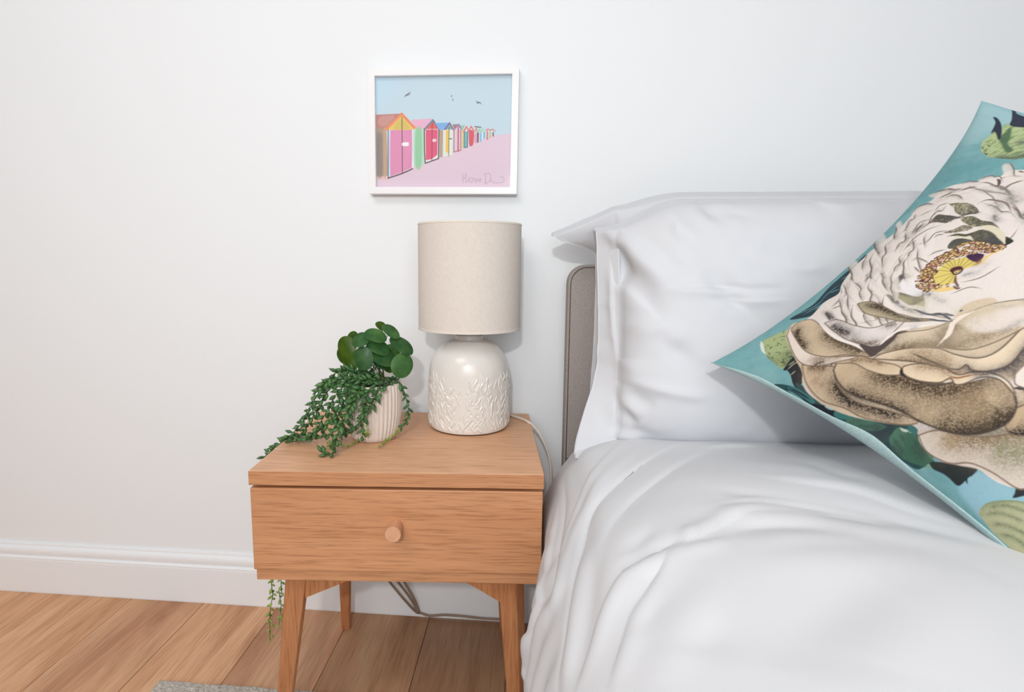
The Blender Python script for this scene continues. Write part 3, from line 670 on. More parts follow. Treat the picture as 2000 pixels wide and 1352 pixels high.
COINS = [(0.1688, -0.235, 0.7424, 0.0157, 0.0147, 0.0, 0.0), (0.1991, -0.23, 0.7507, 0.02, 0.0119, 5.0, 0.0), (0.2244, -0.21, 0.7572, 0.0184, 0.0101, 38.0, 0.0), (0.2007, -0.19, 0.7643, 0.0123, 0.0084, 0.0, 1.0), (0.245, -0.205, 0.7288, 0.0243, 0.0141, 35.0, 0.0), (0.2022, -0.225, 0.7279, 0.022, 0.0139, 20.0, 0.0), (0.1772, -0.245, 0.7057, 0.017, 0.0213, -12.0, 0.0), (0.2146, -0.225, 0.7087, 0.0221, 0.0187, 0.0, 0.0), (0.2493, -0.22, 0.6891, 0.0202, 0.0231, 20.0, 0.0), (0.1345, -0.22, 0.7239, 0.0174, 0.0203, -20.0, 1.0), (0.1404, -0.2, 0.7454, 0.0103, 0.0074, -20.0, 1.0), (0.1462, -0.225, 0.6968, 0.0106, 0.0203, 12.0, 1.0), (0.1256, -0.215, 0.7057, 0.0098, 0.0161, -30.0, 1.0), (0.2238, -0.195, 0.717, 0.0148, 0.0123, 20.0, 0.0), (0.2145, -0.19, 0.6859, 0.0149, 0.0149, 0.0, 1.0), (0.1748, -0.2, 0.7093, 0.0135, 0.0148, 0.0, 0.0), (0.2035, -0.205, 0.6933, 0.0171, 0.0147, 0.0, 0.0)]
LAMP_CORD = [(0.444, -0.015, 0.5435), (0.4629, -0.0398, 0.5435), (0.4845, -0.0633, 0.5435), (0.503, -0.085, 0.5408), (0.5214, -0.09, 0.5242), (0.5377, -0.095, 0.4958), (0.5483, -0.1, 0.4662), (0.5522, -0.11, 0.429), (0.5493, -0.12, 0.3919)]
CORDS = [[(0.1573, -0.06, 0.1475), (0.1769, -0.05, 0.112), (0.2035, -0.035, 0.0649), (0.2275, -0.016, 0.0222), (0.2394, -0.0105, 0.015), (0.2629, -0.0105, 0.0096), (0.2995, -0.0105, 0.0141), (0.3475, -0.0105, 0.0138), (0.3927, -0.0105, 0.0112), (0.4504, -0.0105, 0.0116)], [(0.1775, -0.06, 0.1487), (0.1968, -0.048, 0.1119), (0.2178, -0.03, 0.0653), (0.2337, -0.0145, 0.0188)], [(0.1964, -0.055, 0.1468), (0.2094, -0.042, 0.109), (0.2252, -0.028, 0.0644), (0.2361, -0.0135, 0.0182)]]
bm = bmesh.new(); tube(bm, [Vector(p) - Vector((LX, LY, .5399)) for p in smooth_pts(LAMP_CORD, 6)], .0029, 8)
finish(bm, 'cord', M_cord, lamp, smooth=True, label='off-white flex running over the tabletop edge')
pc = empty('power_cord', (.2394, -.0105, .0), 0, label='beige power cord hanging behind the nightstand and lying along the skirting', cat='cord')
for k, L in enumerate(CORDS):
    bm = bmesh.new(); P = smooth_pts(L, 6); P[:, 2] = np.maximum(P[:, 2], .0034); tube(bm, [Vector(p) - Vector((.2394, -.0105, 0)) for p in P], .0029, 8)
    finish(bm, 'flex', M_cord2, pc, smooth=True)

# ------------------------------------------------------------------ potted plant
PX, PY = .188, -.216
plant = empty('potted_plant', (PX, PY, .5400), 0, label='ribbed pale pot with round-leaved plant and trailing bead vines on the nightstand', cat='potted plant')
NR = 38
def ribs(r, z, a):
    if z < .004 or r < .02: return r
    k = abs(math.cos(NR * a / 2)) ** .8
    return r - .0032 * (1 - k) * min(1, (z - .003) / .01)
pr = [(.030, .0002), (.0405, .0002), (.0435, .0022), (.0470, .010), (.0515, .026), (.0550, .048), (.0568, .072), (.0568, .094), (.0555, .108), (.0550, .1125), (.0540, .1140)]
def ribs2(r, z, a): return ribs(r, z, a) if z < .1135 else r
lathe('pot', pr + [(.0500, .1140), (.0490, .112), (.0490, .095)], M_pot, plant, 34 * 8, ribs2, caps=(True, False))
P = np.array([[(r * math.cos(a), r * math.sin(a), .098 + .0022 * math.sin(a * 5 + r * 300) + .002 * math.cos(a * 11 - r * 500)) for a in np.linspace(0, 2 * math.pi, 60, endpoint=False)] for r in np.linspace(.0005, .0492, 24)])
grid_mesh('soil', P, M_soil, plant, wrap=True)
def bead_mesh(name, mat):
    bm = bmesh.new(); prof = [(0, .0), (.22, .14), (.40, .34), (.44, .52), (.30, .76), (.13, .92)]; rings = []
    tip = None
    base_v = bm.verts.new((0, 0, 0))
    for r, z in prof[1:]:
        rings.append([bm.verts.new((.0098 * r * math.cos(a), .0080 * r * math.sin(a) + .0018 * z * z, .0164 * z)) for a in [2 * math.pi * i / 7 for i in range(7)]])
    tip = bm.verts.new((0, .0028, .0178))
    for i in range(7): bm.faces.new((base_v, rings[0][(i + 1) % 7], rings[0][i])); bm.faces.new((tip, rings[-1][i], rings[-1][(i + 1) % 7]))
    for A, B in zip(rings, rings[1:]):
        for i in range(7): bm.faces.new((A[i], A[(i + 1) % 7], B[(i + 1) % 7], B[i]))
    bmesh.ops.recalc_face_normals(bm, faces=bm.faces); me = bpy.data.meshes.new(name); bm.to_mesh(me); bm.free()
    me.polygons.foreach_set('use_smooth', [True] * len(me.polygons)); me.materials.append(mat); return me
bead = bead_mesh('bead_leaf', M_bead); pale = bead_mesh('bead_leaf_pale', M_bead_pale)
org = Vector((PX, PY, .5400)); rnd = random.Random(7); count = 0; extra_v = []; extra_f = []
bv = np.array([v.co[:] for v in bead.vertices]); bf = [tuple(p.vertices) for p in bead.polygons]
order = sorted(range(len(VINES)), key=lambda i: -VINES[i][1] - (1 if VINES[i][2] else 0) * 2)
for vi in order:
    L, size, isp, sp = VINES[vi]
    P = smooth_pts(L, 8) - np.array(org); bm = bmesh.new(); tube(bm, P, lambda t: .0011 * (1 - .5 * t) * min(1, size + .2), 6)
    vine = finish(bm, 'vine', M_bead_pale if isp else M_vine, plant, smooth=True)
    d = np.linalg.norm(np.diff(P, axis=0), axis=1); arc = np.concatenate([[0], np.cumsum(d)]); s = sp * .6; k = 0
    while s < arc[-1]:
        p = Vector([np.interp(s, arc, P[:, c]) for c in range(3)]); q = Vector([np.interp(min(s + .004, arc[-1]), arc, P[:, c]) for c in range(3)])
        o_ = Vector([np.interp(max(s - .004, 0), arc, P[:, c]) for c in range(3)]); t = (q - o_).normalized()
        a = k * 2.4 + rnd.uniform(-.4, .4); n1 = t.orthogonal().normalized(); n2 = t.cross(n1); rad = n1 * math.cos(a) + n2 * math.sin(a)
        if rad.z < -.55 and p.z < .012: rad = -rad
        tilt = rnd.uniform(.45, .85); dr_ = (t * math.cos(tilt) + rad * math.sin(tilt)).normalized()
        sc = size * rnd.uniform(.9, 1.25) * (1 - .25 * s / arc[-1]) * (.8 if s < .004 else 1)
        q3 = dr_.to_track_quat('Z', 'Y'); M = Matrix.Translation(p + rad * .0007) @ q3.to_matrix().to_4x4() @ Matrix.Diagonal((sc, sc, sc, 1))
        if (p + dr_ * .015 * sc).z < .0015 and (p.x + PX) > .03: dr_.z = abs(dr_.z) * .3; M = Matrix.Translation(p + Vector((0, 0, .002))) @ dr_.to_track_quat('Z', 'Y').to_matrix().to_4x4() @ Matrix.Diagonal((sc, sc, sc, 1))
        if count < 285 and not isp:
            o = bpy.data.objects.new('bead_leaf', pale if (vi >= len(VINES) - 2 and s / arc[-1] > .72) else bead); link(o, vine); o.matrix_local = M; count += 1
        else:
            n0 = sum(len(x) for x in extra_v); w = np.array([(M @ Vector(c))[:] for c in bv]); extra_v.append(w)
            extra_f += [([n0 + i for i in f], 1 if isp or (vi >= len(VINES) - 2 and s / arc[-1] > .5) else 0) for f in bf]
        s += sp * rnd.uniform(.85, 1.15); k += 1
print('BEADS', count, len(extra_v))
me = bpy.data.meshes.new('bead_foliage'); me.from_pydata(np.vstack(extra_v).tolist(), [], [f for f, _ in extra_f]); me.materials.append(M_bead); me.materials.append(M_bead_pale)
me.polygons.foreach_set('material_index', [m for _, m in extra_f]); me.polygons.foreach_set('use_smooth', [True] * len(me.polygons))
meta(link(bpy.data.objects.new('bead_foliage', me), plant), kind='stuff')
# coin leaves: shallow dished discs on thin stalks
for ci, (x, y, z, a, b, ang, kd) in enumerate(COINS):
    c = Vector((x, y, z)) - org; out = Vector((c.x, c.y * .6, 0)); view = Vector((.28, -.95, .12))
    n = (view * .62 + out.normalized() * .35 + Vector((0, 0, .62 if kd == 0 else .25))).normalized()
    if b > a: n = (view * .9 + out.normalized() * .35 + Vector((0, 0, .05))).normalized()
    a *= 1.10; b *= 1.10
    # in-plane minor direction follows the traced tilt; aspect comes mostly from the leaf's own tilt
    bm = bmesh.new(); rings = []; e1 = Vector((math.cos(math.radians(ang)), 0, -math.sin(math.radians(ang)))); e1 = (e1 - n * e1.dot(n)).normalized(); e2 = n.cross(e1)
    ra, rb_ = (a * 1.04, max(b * 1.15, a * .72)) if a >= b else (max(a * 1.05, b * .72), b * 1.02)
    rs = [0, .3, .55, .78, .93, 1.0]; N = 22; cen = bm.verts.new(c)
    def pt(rr, th, dz):
        w = .00035 * math.sin(3 * th + ci) * rr
        u = ra * rr * math.cos(th); v = rb_ * rr * math.sin(th)
        return c + e1 * u + e2 * v + n * (dz - .16 * (ra * rr * math.cos(th)) ** 2 / ra * (1 if ci % 2 else .5) - .10 * rr * rr * rb_ + w)
    for rr in rs[1:]: rings.append([bm.verts.new(pt(rr, 2 * math.pi * i / N, 0)) for i in range(N)])
    for i in range(N): bm.faces.new((cen, rings[0][i], rings[0][(i + 1) % N]))
    for A, B in zip(rings, rings[1:]):
        for i in range(N): bm.faces.new((A[i], B[i], B[(i + 1) % N], A[(i + 1) % N]))
    bmesh.ops.solidify(bm, geom=bm.faces[:], thickness=.0007)
    lf = finish(bm, 'coin_leaf', M_coin_b if kd else M_coin, plant, smooth=True, angle=.9)
    root = Vector((.012 * math.cos(ci * 2.1) + .004, .012 * math.sin(ci * 2.1) + .012, .135 if ci % 3 else .12)); att = c - n * .001
    mid = (root * .4 + att * .6) + Vector((0, .006, .010)); bm = bmesh.new(); tube(bm, smooth_pts([root, mid, att], 6), .0007, 6)
    finish(bm, 'leaf_stalk', M_vine, plant, smooth=True)
bm = bmesh.new(); tube(bm, smooth_pts([(.010, .012, .094), (.011, .012, .12), (.006, .014, .15), (.006, .012, .175)], 6), lambda t: .0026 - .0012 * t, 8); tube(bm, smooth_pts([(.016, .008, .094), (.020, .006, .115), (.017, .008, .145)], 5), .0016, 8)
finish(bm, 'stem', M_stem, plant, smooth=True)
#VINES-END
#FOLDS-BEGIN
# creases, in metres on the cloth itself: (path, width, height, kind)
DUVET_FOLDS = [([(1.3664, -0.3545), (1.4172, -0.4366), (1.4599, -0.4946), (1.4985, -0.5687), (1.5291, -0.6516), (1.7913, -0.4071), (1.5824, -0.6833)], 0.01, 0.0055, 's'),
 ([(1.2871, -0.3841), (1.3585, -0.4594), (1.4133, -0.5188), (1.4444, -0.5561), (1.4638, -0.6206), (1.4831, -0.7109), (1.5062, -0.7626), (1.5177, -0.7865)], 0.012, -0.005, 's'),
 ([(1.3506, -0.3848), (1.3899, -0.4493), (1.4289, -0.5067), (1.4599, -0.5477), (1.4831, -0.5944), (1.5062, -0.6833)], 0.012, 0.004, 'r'),
 ([(1.239, -0.4099), (1.3269, -0.5094), (1.3781, -0.562), (1.4133, -0.6162), (1.4328, -0.6606)], 0.014, -0.004, 's'),
 ([(1.4754, -0.3453), (1.4869, -0.4479), (1.51, -0.5311), (1.533, -0.6031), (1.7619, -0.3823), (1.6164, -0.6472)], 0.008, -0.005, 'r'),
 ([(1.51, -0.4071), (1.5368, -0.5067), (1.571, -0.5815), (1.6578, -0.5687), (1.669, -0.5987)], 0.01, 0.006, 'r'),
 ([(1.4561, -0.6294), (1.4715, -0.7017), (1.4869, -0.7578), (1.5023, -0.8009)], 0.01, 0.005, 'r'),
 ([(1.4406, -0.6606), (1.4561, -0.7249), (1.4715, -0.7769), (1.4831, -0.8204)], 0.014, -0.004, 'r'),
 ([(1.3506, -0.7114), (1.3742, -0.7218), (1.3977, -0.7324), (1.4172, -0.7342), (1.4328, -0.7531), (1.4483, -0.7721), (1.4638, -0.7961), (1.4831, -0.8204)], 0.009, 0.006, 's'),
 ([(1.3624, -0.7245), (1.386, -0.7548), (1.4055, -0.7768), (1.4211, -0.7961), (1.4328, -0.8204), (1.4444, -0.84), (1.4522, -0.8548)], 0.009, 0.005, 's'),
 ([(1.3427, -0.7123), (1.3781, -0.7157), (1.4055, -0.7201), (1.4289, -0.7389)], 0.012, -0.005, 'r'),
 ([(1.3742, -0.7409), (1.3977, -0.7703), (1.4133, -0.8009), (1.4289, -0.8253)], 0.014, -0.004, 'r'),
 ([(1.3467, -0.7868), (1.3703, -0.8108), (1.386, -0.8377), (1.4055, -0.8647), (1.4172, -0.8847)], 0.02, 0.003, 'r'),
 ([(1.315, -0.7256), (1.3388, -0.7278), (1.3664, -0.7286)], 0.008, 0.003, 's'),
 ([(1.3545, -0.8462), (1.3781, -0.8523), (1.3938, -0.8666)], 0.022, -0.003, 'r'),
 ([(1.3781, -0.669), (1.3938, -0.6843), (1.4094, -0.7063)], 0.014, -0.004, 'r'),
 ([(1.3348, -0.6986), (1.3545, -0.7062)], 0.01, 0.003, 'r'),
 ([(1.2229, -0.5899), (1.1904, -0.6194), (1.1495, -0.6494), (1.1248, -0.695), (1.1042, -0.7312), (1.0875, -0.7679)], 0.012, 0.0035, 's'),
 ([(1.2951, -0.6051), (1.2551, -0.6393), (1.2148, -0.6695), (1.1659, -0.7002), (1.1331, -0.7416), (1.1042, -0.7785)], 0.012, -0.0035, 'r'),
 ([(1.2991, -0.6508), (1.2591, -0.6494), (1.2269, -0.6645), (1.1863, -0.6899), (1.1495, -0.7156)], 0.008, 0.003, 's'),
 ([(1.3269, -0.6362), (1.2951, -0.67), (1.2631, -0.6899), (1.2229, -0.7105), (1.1782, -0.7416), (1.1413, -0.7679)], 0.016, 0.0035, 'r'),
 ([(1.3624, -0.71), (1.3308, -0.6994), (1.2991, -0.6811), (1.2751, -0.6695), (1.2511, -0.6746)], 0.01, 0.0045, 's'),
 ([(1.3229, -0.7118), (1.2831, -0.7053), (1.2471, -0.7105), (1.2148, -0.726)], 0.012, -0.003, 'r'),
 ([(1.311, -0.7435), (1.2711, -0.7364), (1.239, -0.7416), (1.1985, -0.7574)], 0.016, 0.003, 'r'),
 ([(1.3269, -0.7769), (1.2751, -0.7732), (1.2188, -0.7891), (1.17, -0.8105)], 0.03, 0.004, 'r'),
 ([(1.1413, -0.5182), (1.1454, -0.5899), (1.1248, -0.6294)], 0.014, -0.003, 'r'),
 ([(1.2148, -0.695), (1.1863, -0.7105), (1.1618, -0.7312)], 0.007, -0.002, 'r'),
 ([(1.1495, -0.3799), (1.1945, -0.3841), (1.2309, -0.3884)], 0.01, 0.003, 'r'),
 ([(1.2229, -0.832), (1.2671, -0.8429), (1.307, -0.869), (1.3348, -0.9058)], 0.035, -0.004, 'r'),
 ([(1.1413, -0.8266), (1.1945, -0.8483), (1.2471, -0.8866), (1.2751, -0.9198)], 0.04, 0.004, 'r')]
PILLOW_FOLDS = [([(-0.0334, 0.4228), (0.0031, 0.3943), (0.0231, 0.3527), (0.043, 0.3163), (0.0629, 0.2799)], 0.014, 0.008, 'r'),
 ([(-0.0201, 0.3865), (0.0031, 0.3371), (0.0231, 0.2877), (0.0397, 0.2358), (0.0529, 0.2072)], 0.02, -0.007, 'r'),
 ([(0.0629, 0.2799), (0.0928, 0.2696), (0.1227, 0.2696), (0.1592, 0.2696), (0.1824, 0.267)], 0.007, 0.004, 's'),
 ([(0.1227, 0.254), (0.1459, 0.2514), (0.1692, 0.2488), (0.1824, 0.2514)], 0.006, -0.003, 'r'),
 ([(0.0861, 0.3735), (0.1061, 0.3371), (0.1326, 0.2981), (0.1592, 0.2644), (0.1824, 0.2332)], 0.018, -0.006, 'r'),
 ([(0.0629, 0.4124), (0.0861, 0.3787), (0.1061, 0.3449), (0.126, 0.3111)], 0.014, 0.006, 'r'),
 ([(0.1293, 0.415), (0.1426, 0.3969), (0.1625, 0.3787)], 0.014, -0.005, 'r'),
 ([(0.0131, 0.4021), (0.0397, 0.3709), (0.0695, 0.3189), (0.0994, 0.2825)], 0.012, -0.004, 'r'),
 ([(0.0397, 0.202), (0.0629, 0.1812), (0.0895, 0.1578), (0.116, 0.1345)], 0.018, -0.007, 'r'),
 ([(0.0164, 0.2332), (0.043, 0.2072), (0.0695, 0.1916), (0.0961, 0.2046)], 0.025, 0.007, 'r'),
 ([(-0.0035, 0.3137), (0.0164, 0.2722), (0.0463, 0.2254)], 0.01, 0.005, 's'),
 ([(0.0828, 0.3839), (0.0828, 0.3657), (0.0895, 0.3527)], 0.008, 0.003, 'r'),
 ([(-0.0002, 0.3891), (-0.0002, 0.3527), (0.0031, 0.3111)], 0.01, -0.006, 'r'),
 ([(-0.0102, 0.3917), (-0.0168, 0.3553), (-0.0168, 0.3163), (-0.0168, 0.2592), (-0.0135, 0.202), (-0.0068, 0.1423)], 0.007, 0.004, 's'),
 ([(0.0031, 0.1111), (0.0231, 0.1111), (0.0563, 0.1059), (0.0928, 0.1007), (0.1293, 0.0981)], 0.01, 0.005, 'r'),
 ([(-0.0002, 0.0539), (0.0131, 0.0461), (0.0264, 0.0357)], 0.014, -0.008, 'r'),
 ([(0.0098, 0.0955), (0.0264, 0.0825), (0.0496, 0.0773)], 0.014, -0.006, 'r'),
 ([(0.0031, 0.1033), (0.0064, 0.0799), (0.0197, 0.0591), (0.0231, 0.0383)], 0.01, 0.005, 'r'),
 ([(-0.0135, 0.0357), (0.0064, 0.0253), (0.033, 0.0201), (0.0695, 0.0124)], 0.014, -0.005, 'r'),
 ([(-0.0168, 0.0098), (0.0164, 0.0072), (0.0563, -0.0214), (0.1061, -0.0266)], 0.01, 0.004, 'r'),
 ([(-0.0135, 0.0669), (-0.0035, 0.0539), (-0.0002, 0.0357), (-0.0102, 0.0253)], 0.01, 0.005, 'r'),
 ([(0.0064, 0.15), (0.0164, 0.1293), (0.0231, 0.1189)], 0.016, 0.004, 'r'),
 ([(0.1293, 0.4046), (0.1725, 0.3969), (0.2156, 0.3839)], 0.01, -0.003, 'r'),
 ([(0.3219, 0.4644), (0.3319, 0.415), (0.3584, 0.4072), (0.4381, 0.4176)], 0.006, 0.003, 's'),
 ([(0.1127, 0.3007), (0.1426, 0.2696), (0.1858, 0.2332), (0.2123, 0.2098)], 0.012, -0.004, 'r'),
 ([(0.1492, 0.254), (0.1957, 0.2514), (0.2389, 0.254)], 0.005, 0.0035, 's'),
 ([(0.1127, 0.2696), (0.1459, 0.2747), (0.1858, 0.2696), (0.2389, 0.2722)], 0.006, -0.003, 'r'),
 ([(0.2422, 0.3085), (0.2688, 0.3007), (0.3053, 0.3059)], 0.008, 0.003, 'r'),
 ([(0.2057, 0.3449), (0.2422, 0.3397), (0.282, 0.3319), (0.3252, 0.3345)], 0.016, -0.003, 'r')]
#FOLDS-END
#BED-BEGIN

# ------------------------------------------------------------------ bed
bed = empty('bed', (1.32, -1.0, 0), 0, label='double bed frame with grey upholstered headboard against the wall', cat='bed')
def headboard():
    x0, x1, z0, z1, r, th = .5815 - 1.32, 2.06 - 1.32, .02, .891, .042, .052
    out = [(x0, z0)] + [(x0 + r - r * math.cos(a), z1 - r + r * math.sin(a)) for a in np.linspace(0, math.pi / 2, 9)] + [(x1 - r + r * math.sin(a), z1 - r + r * math.cos(a)) for a in np.linspace(0, math.pi / 2, 9)] + [(x1, z0)]
    bm = bmesh.new(); yb, yf = YW - .0185 + 1.0 - .002, YW - .0205 + 1.0 - th
    vs = [bm.verts.new((a, yb, b)) for a, b in out]; f = bm.faces.new(vs)
    g = bmesh.ops.extrude_face_region(bm, geom=[f]); nv = [e for e in g['geom'] if isinstance(e, bmesh.types.BMVert)]
    for v in nv: v.co.y = yf
    fe = [e for e in bm.edges if all(abs(v.co.y - yf) < 1e-6 for v in e.verts)]
    bmesh.ops.bevel(bm, geom=fe, offset=.007, segments=4, profile=.5, affect='EDGES')
    hb = finish(bm, 'headboard', M_head, bed, smooth=True, angle=.6)
    # piping that runs round the front edge, and the cross seam low down
    i = .0062; path = [(x0 + i, z0)] + [(x0 + r - (r - i) * math.cos(a), z1 - r + (r - i) * math.sin(a)) for a in np.linspace(0, math.pi / 2, 9)] + [(x1 - r + (r - i) * math.sin(a), z1 - r + (r - i) * math.cos(a)) for a in np.linspace(0, math.pi / 2, 9)] + [(x1 - i, z0)]
    bm = bmesh.new(); tube(bm, [(a, yf + .0005, b) for a, b in path], .0013, 6); finish(bm, 'piping', M_seam, hb, smooth=True, label='darker stitched seam')
    bm = bmesh.new(); tube(bm, [(x0 + i, yf - .0002, .452), (x1 - i, yf - .0002, .452)], .0012, 6); finish(bm, 'piping', M_seam, hb, smooth=True, label='darker cross seam')
    return yf
HY = headboard()
for sx, nm in ((.600, 'side_rail'), (2.03, 'side_rail')):
    bm = bmesh.new(); box(bm, sx - 1.32, sx - 1.32 + .025, -1.05, HY - .002, .12, .30, .006, 2); finish(bm, nm, M_head, bed)
bm = bmesh.new(); box(bm, .600 - 1.32, 2.055 - 1.32, -1.08, -1.052, .12, .30, .006, 2); finish(bm, 'foot_rail', M_head, bed)
for a, b in ((.64, -1.04), (1.96, -1.04), (.64, .85), (1.96, .85)):
    bm = bmesh.new(); box(bm, a - 1.32, a - 1.32 + .04, b, b + .04, 0, .1195, .004, 2); finish(bm, 'leg', M_leg, bed)
for k in range(12):
    bm = bmesh.new(); box(bm, .626 - 1.32, 2.029 - 1.32, -1.02 + k * .16, -1.02 + k * .16 + .07, .22, .24); finish(bm, 'slat', M_leg, bed)
bm = bmesh.new(); box(bm, .650, 2.02, -2.02, -.09, .2405, .485, .05, 4); finish(bm, 'mattress', M_mattress, smooth=True, angle=.6, label='thick mattress under the white duvet', cat='mattress')
# duvet
P, s_ = duvet_base(); N_ = normals(P); N_ *= np.sign(N_[10, 100, 2])
A = s_[:, None] * np.ones((1, DV_M)); B = P[..., 1]
disp = folds(A, B, DUVET_FOLDS)
side = sm(.52, .36, P[..., 2])
disp += side * sm(-.44, -.50, P[..., 1]) * (.0045 * np.sin(P[..., 1] * 95 + 2.0 * vnoise(P[..., 1] * 6, P[..., 2] * 3, 8)) + .004 * vnoise(P[..., 1] * 26, P[..., 2] * 4, 12)) 
disp += .0035 * vnoise(A * 5, B * 7, 21) + .0012 * vnoise(A * 18, B * 14, 22) * sm(-.3, -.5, B)
P = P + N_ * disp[..., None]
# thick hem and inner face
o = grid_mesh('duvet', P, M_cotton2, label='white duvet spread over the bed, hanging down beside the nightstand', cat='duvet')
md = o.modifiers.new('thick', 'SOLIDIFY'); md.thickness = .008; md.offset = -1
def pillow(name, spec, F, mat, label):
    u, v, f = pillow_base(spec); front = pillow_pos(spec, u, v, f, 1); back = pillow_pos(spec, u, v, f, -1)
    N = normals(front); N *= -np.sign(N[130, 100, 1]); front = front + N * (1.2 * folds(u, v, F) + .0022 * vnoise(u * 9, v * 11, spec['seed']) * f + .0007 * vnoise(u * 40, v * 46, spec['seed'] + 1))[..., None]
    # two faces joined all round the outer hem
    back = back + np.array([0, .0015, 0]); n, m = u.shape; nv = n * m
    idx = np.arange(nv).reshape(n, m); q = np.stack([idx[:-1, :-1], idx[:-1, 1:], idx[1:, 1:], idx[1:, :-1]], -1).reshape(-1, 4)
    rim = np.concatenate([idx[:, 0], idx[-1, 1:], idx[-2::-1, -1], idx[0, -2:0:-1]]); r2 = np.roll(rim, -1)
    Fc = np.vstack([q[:, ::-1], q + nv, np.stack([rim, r2, r2 + nv, rim + nv], -1)])
    return raw_mesh(name, np.vstack([front.reshape(-1, 3), back.reshape(-1, 3)]), Fc, mat, label=label, cat='pillow')
pillow('pillow', PIL_BACK, [], M_cotton, 'white pillow leaning on the headboard, mostly hidden behind the front pillow')
pillow('pillow', PIL_FRONT, PILLOW_FOLDS, M_cotton, 'large plump white pillow in front, with the floral cushion against it')
# scatter cushion
CN = 600
t_ = np.linspace(0, 1, CN); uu, vv = np.meshgrid(t_, t_, indexing='ij')
cu = empty('cushion', tuple(CL), 0, label='square teal cushion printed with a large cream flower, leaning on the pillow', cat='cushion')
def wrap(v):       # width of plain back cloth that rolls forward over the lower-left seam
    return .003 + .006 * sm(.02, .10, v) * sm(.9, .7, v) + .013 * np.exp(-((v - .47) / .07) ** 2) + .004 * np.exp(-((v - .16) / .05) ** 2)
ue = wrap(vv) + uu * (1 - wrap(vv))
Fp = cushion_pos(ue, vv, 1) - CL
fo = grid_mesh('front_cover', Fp, M_cushion, cu, label='teal linen printed with cream flower')
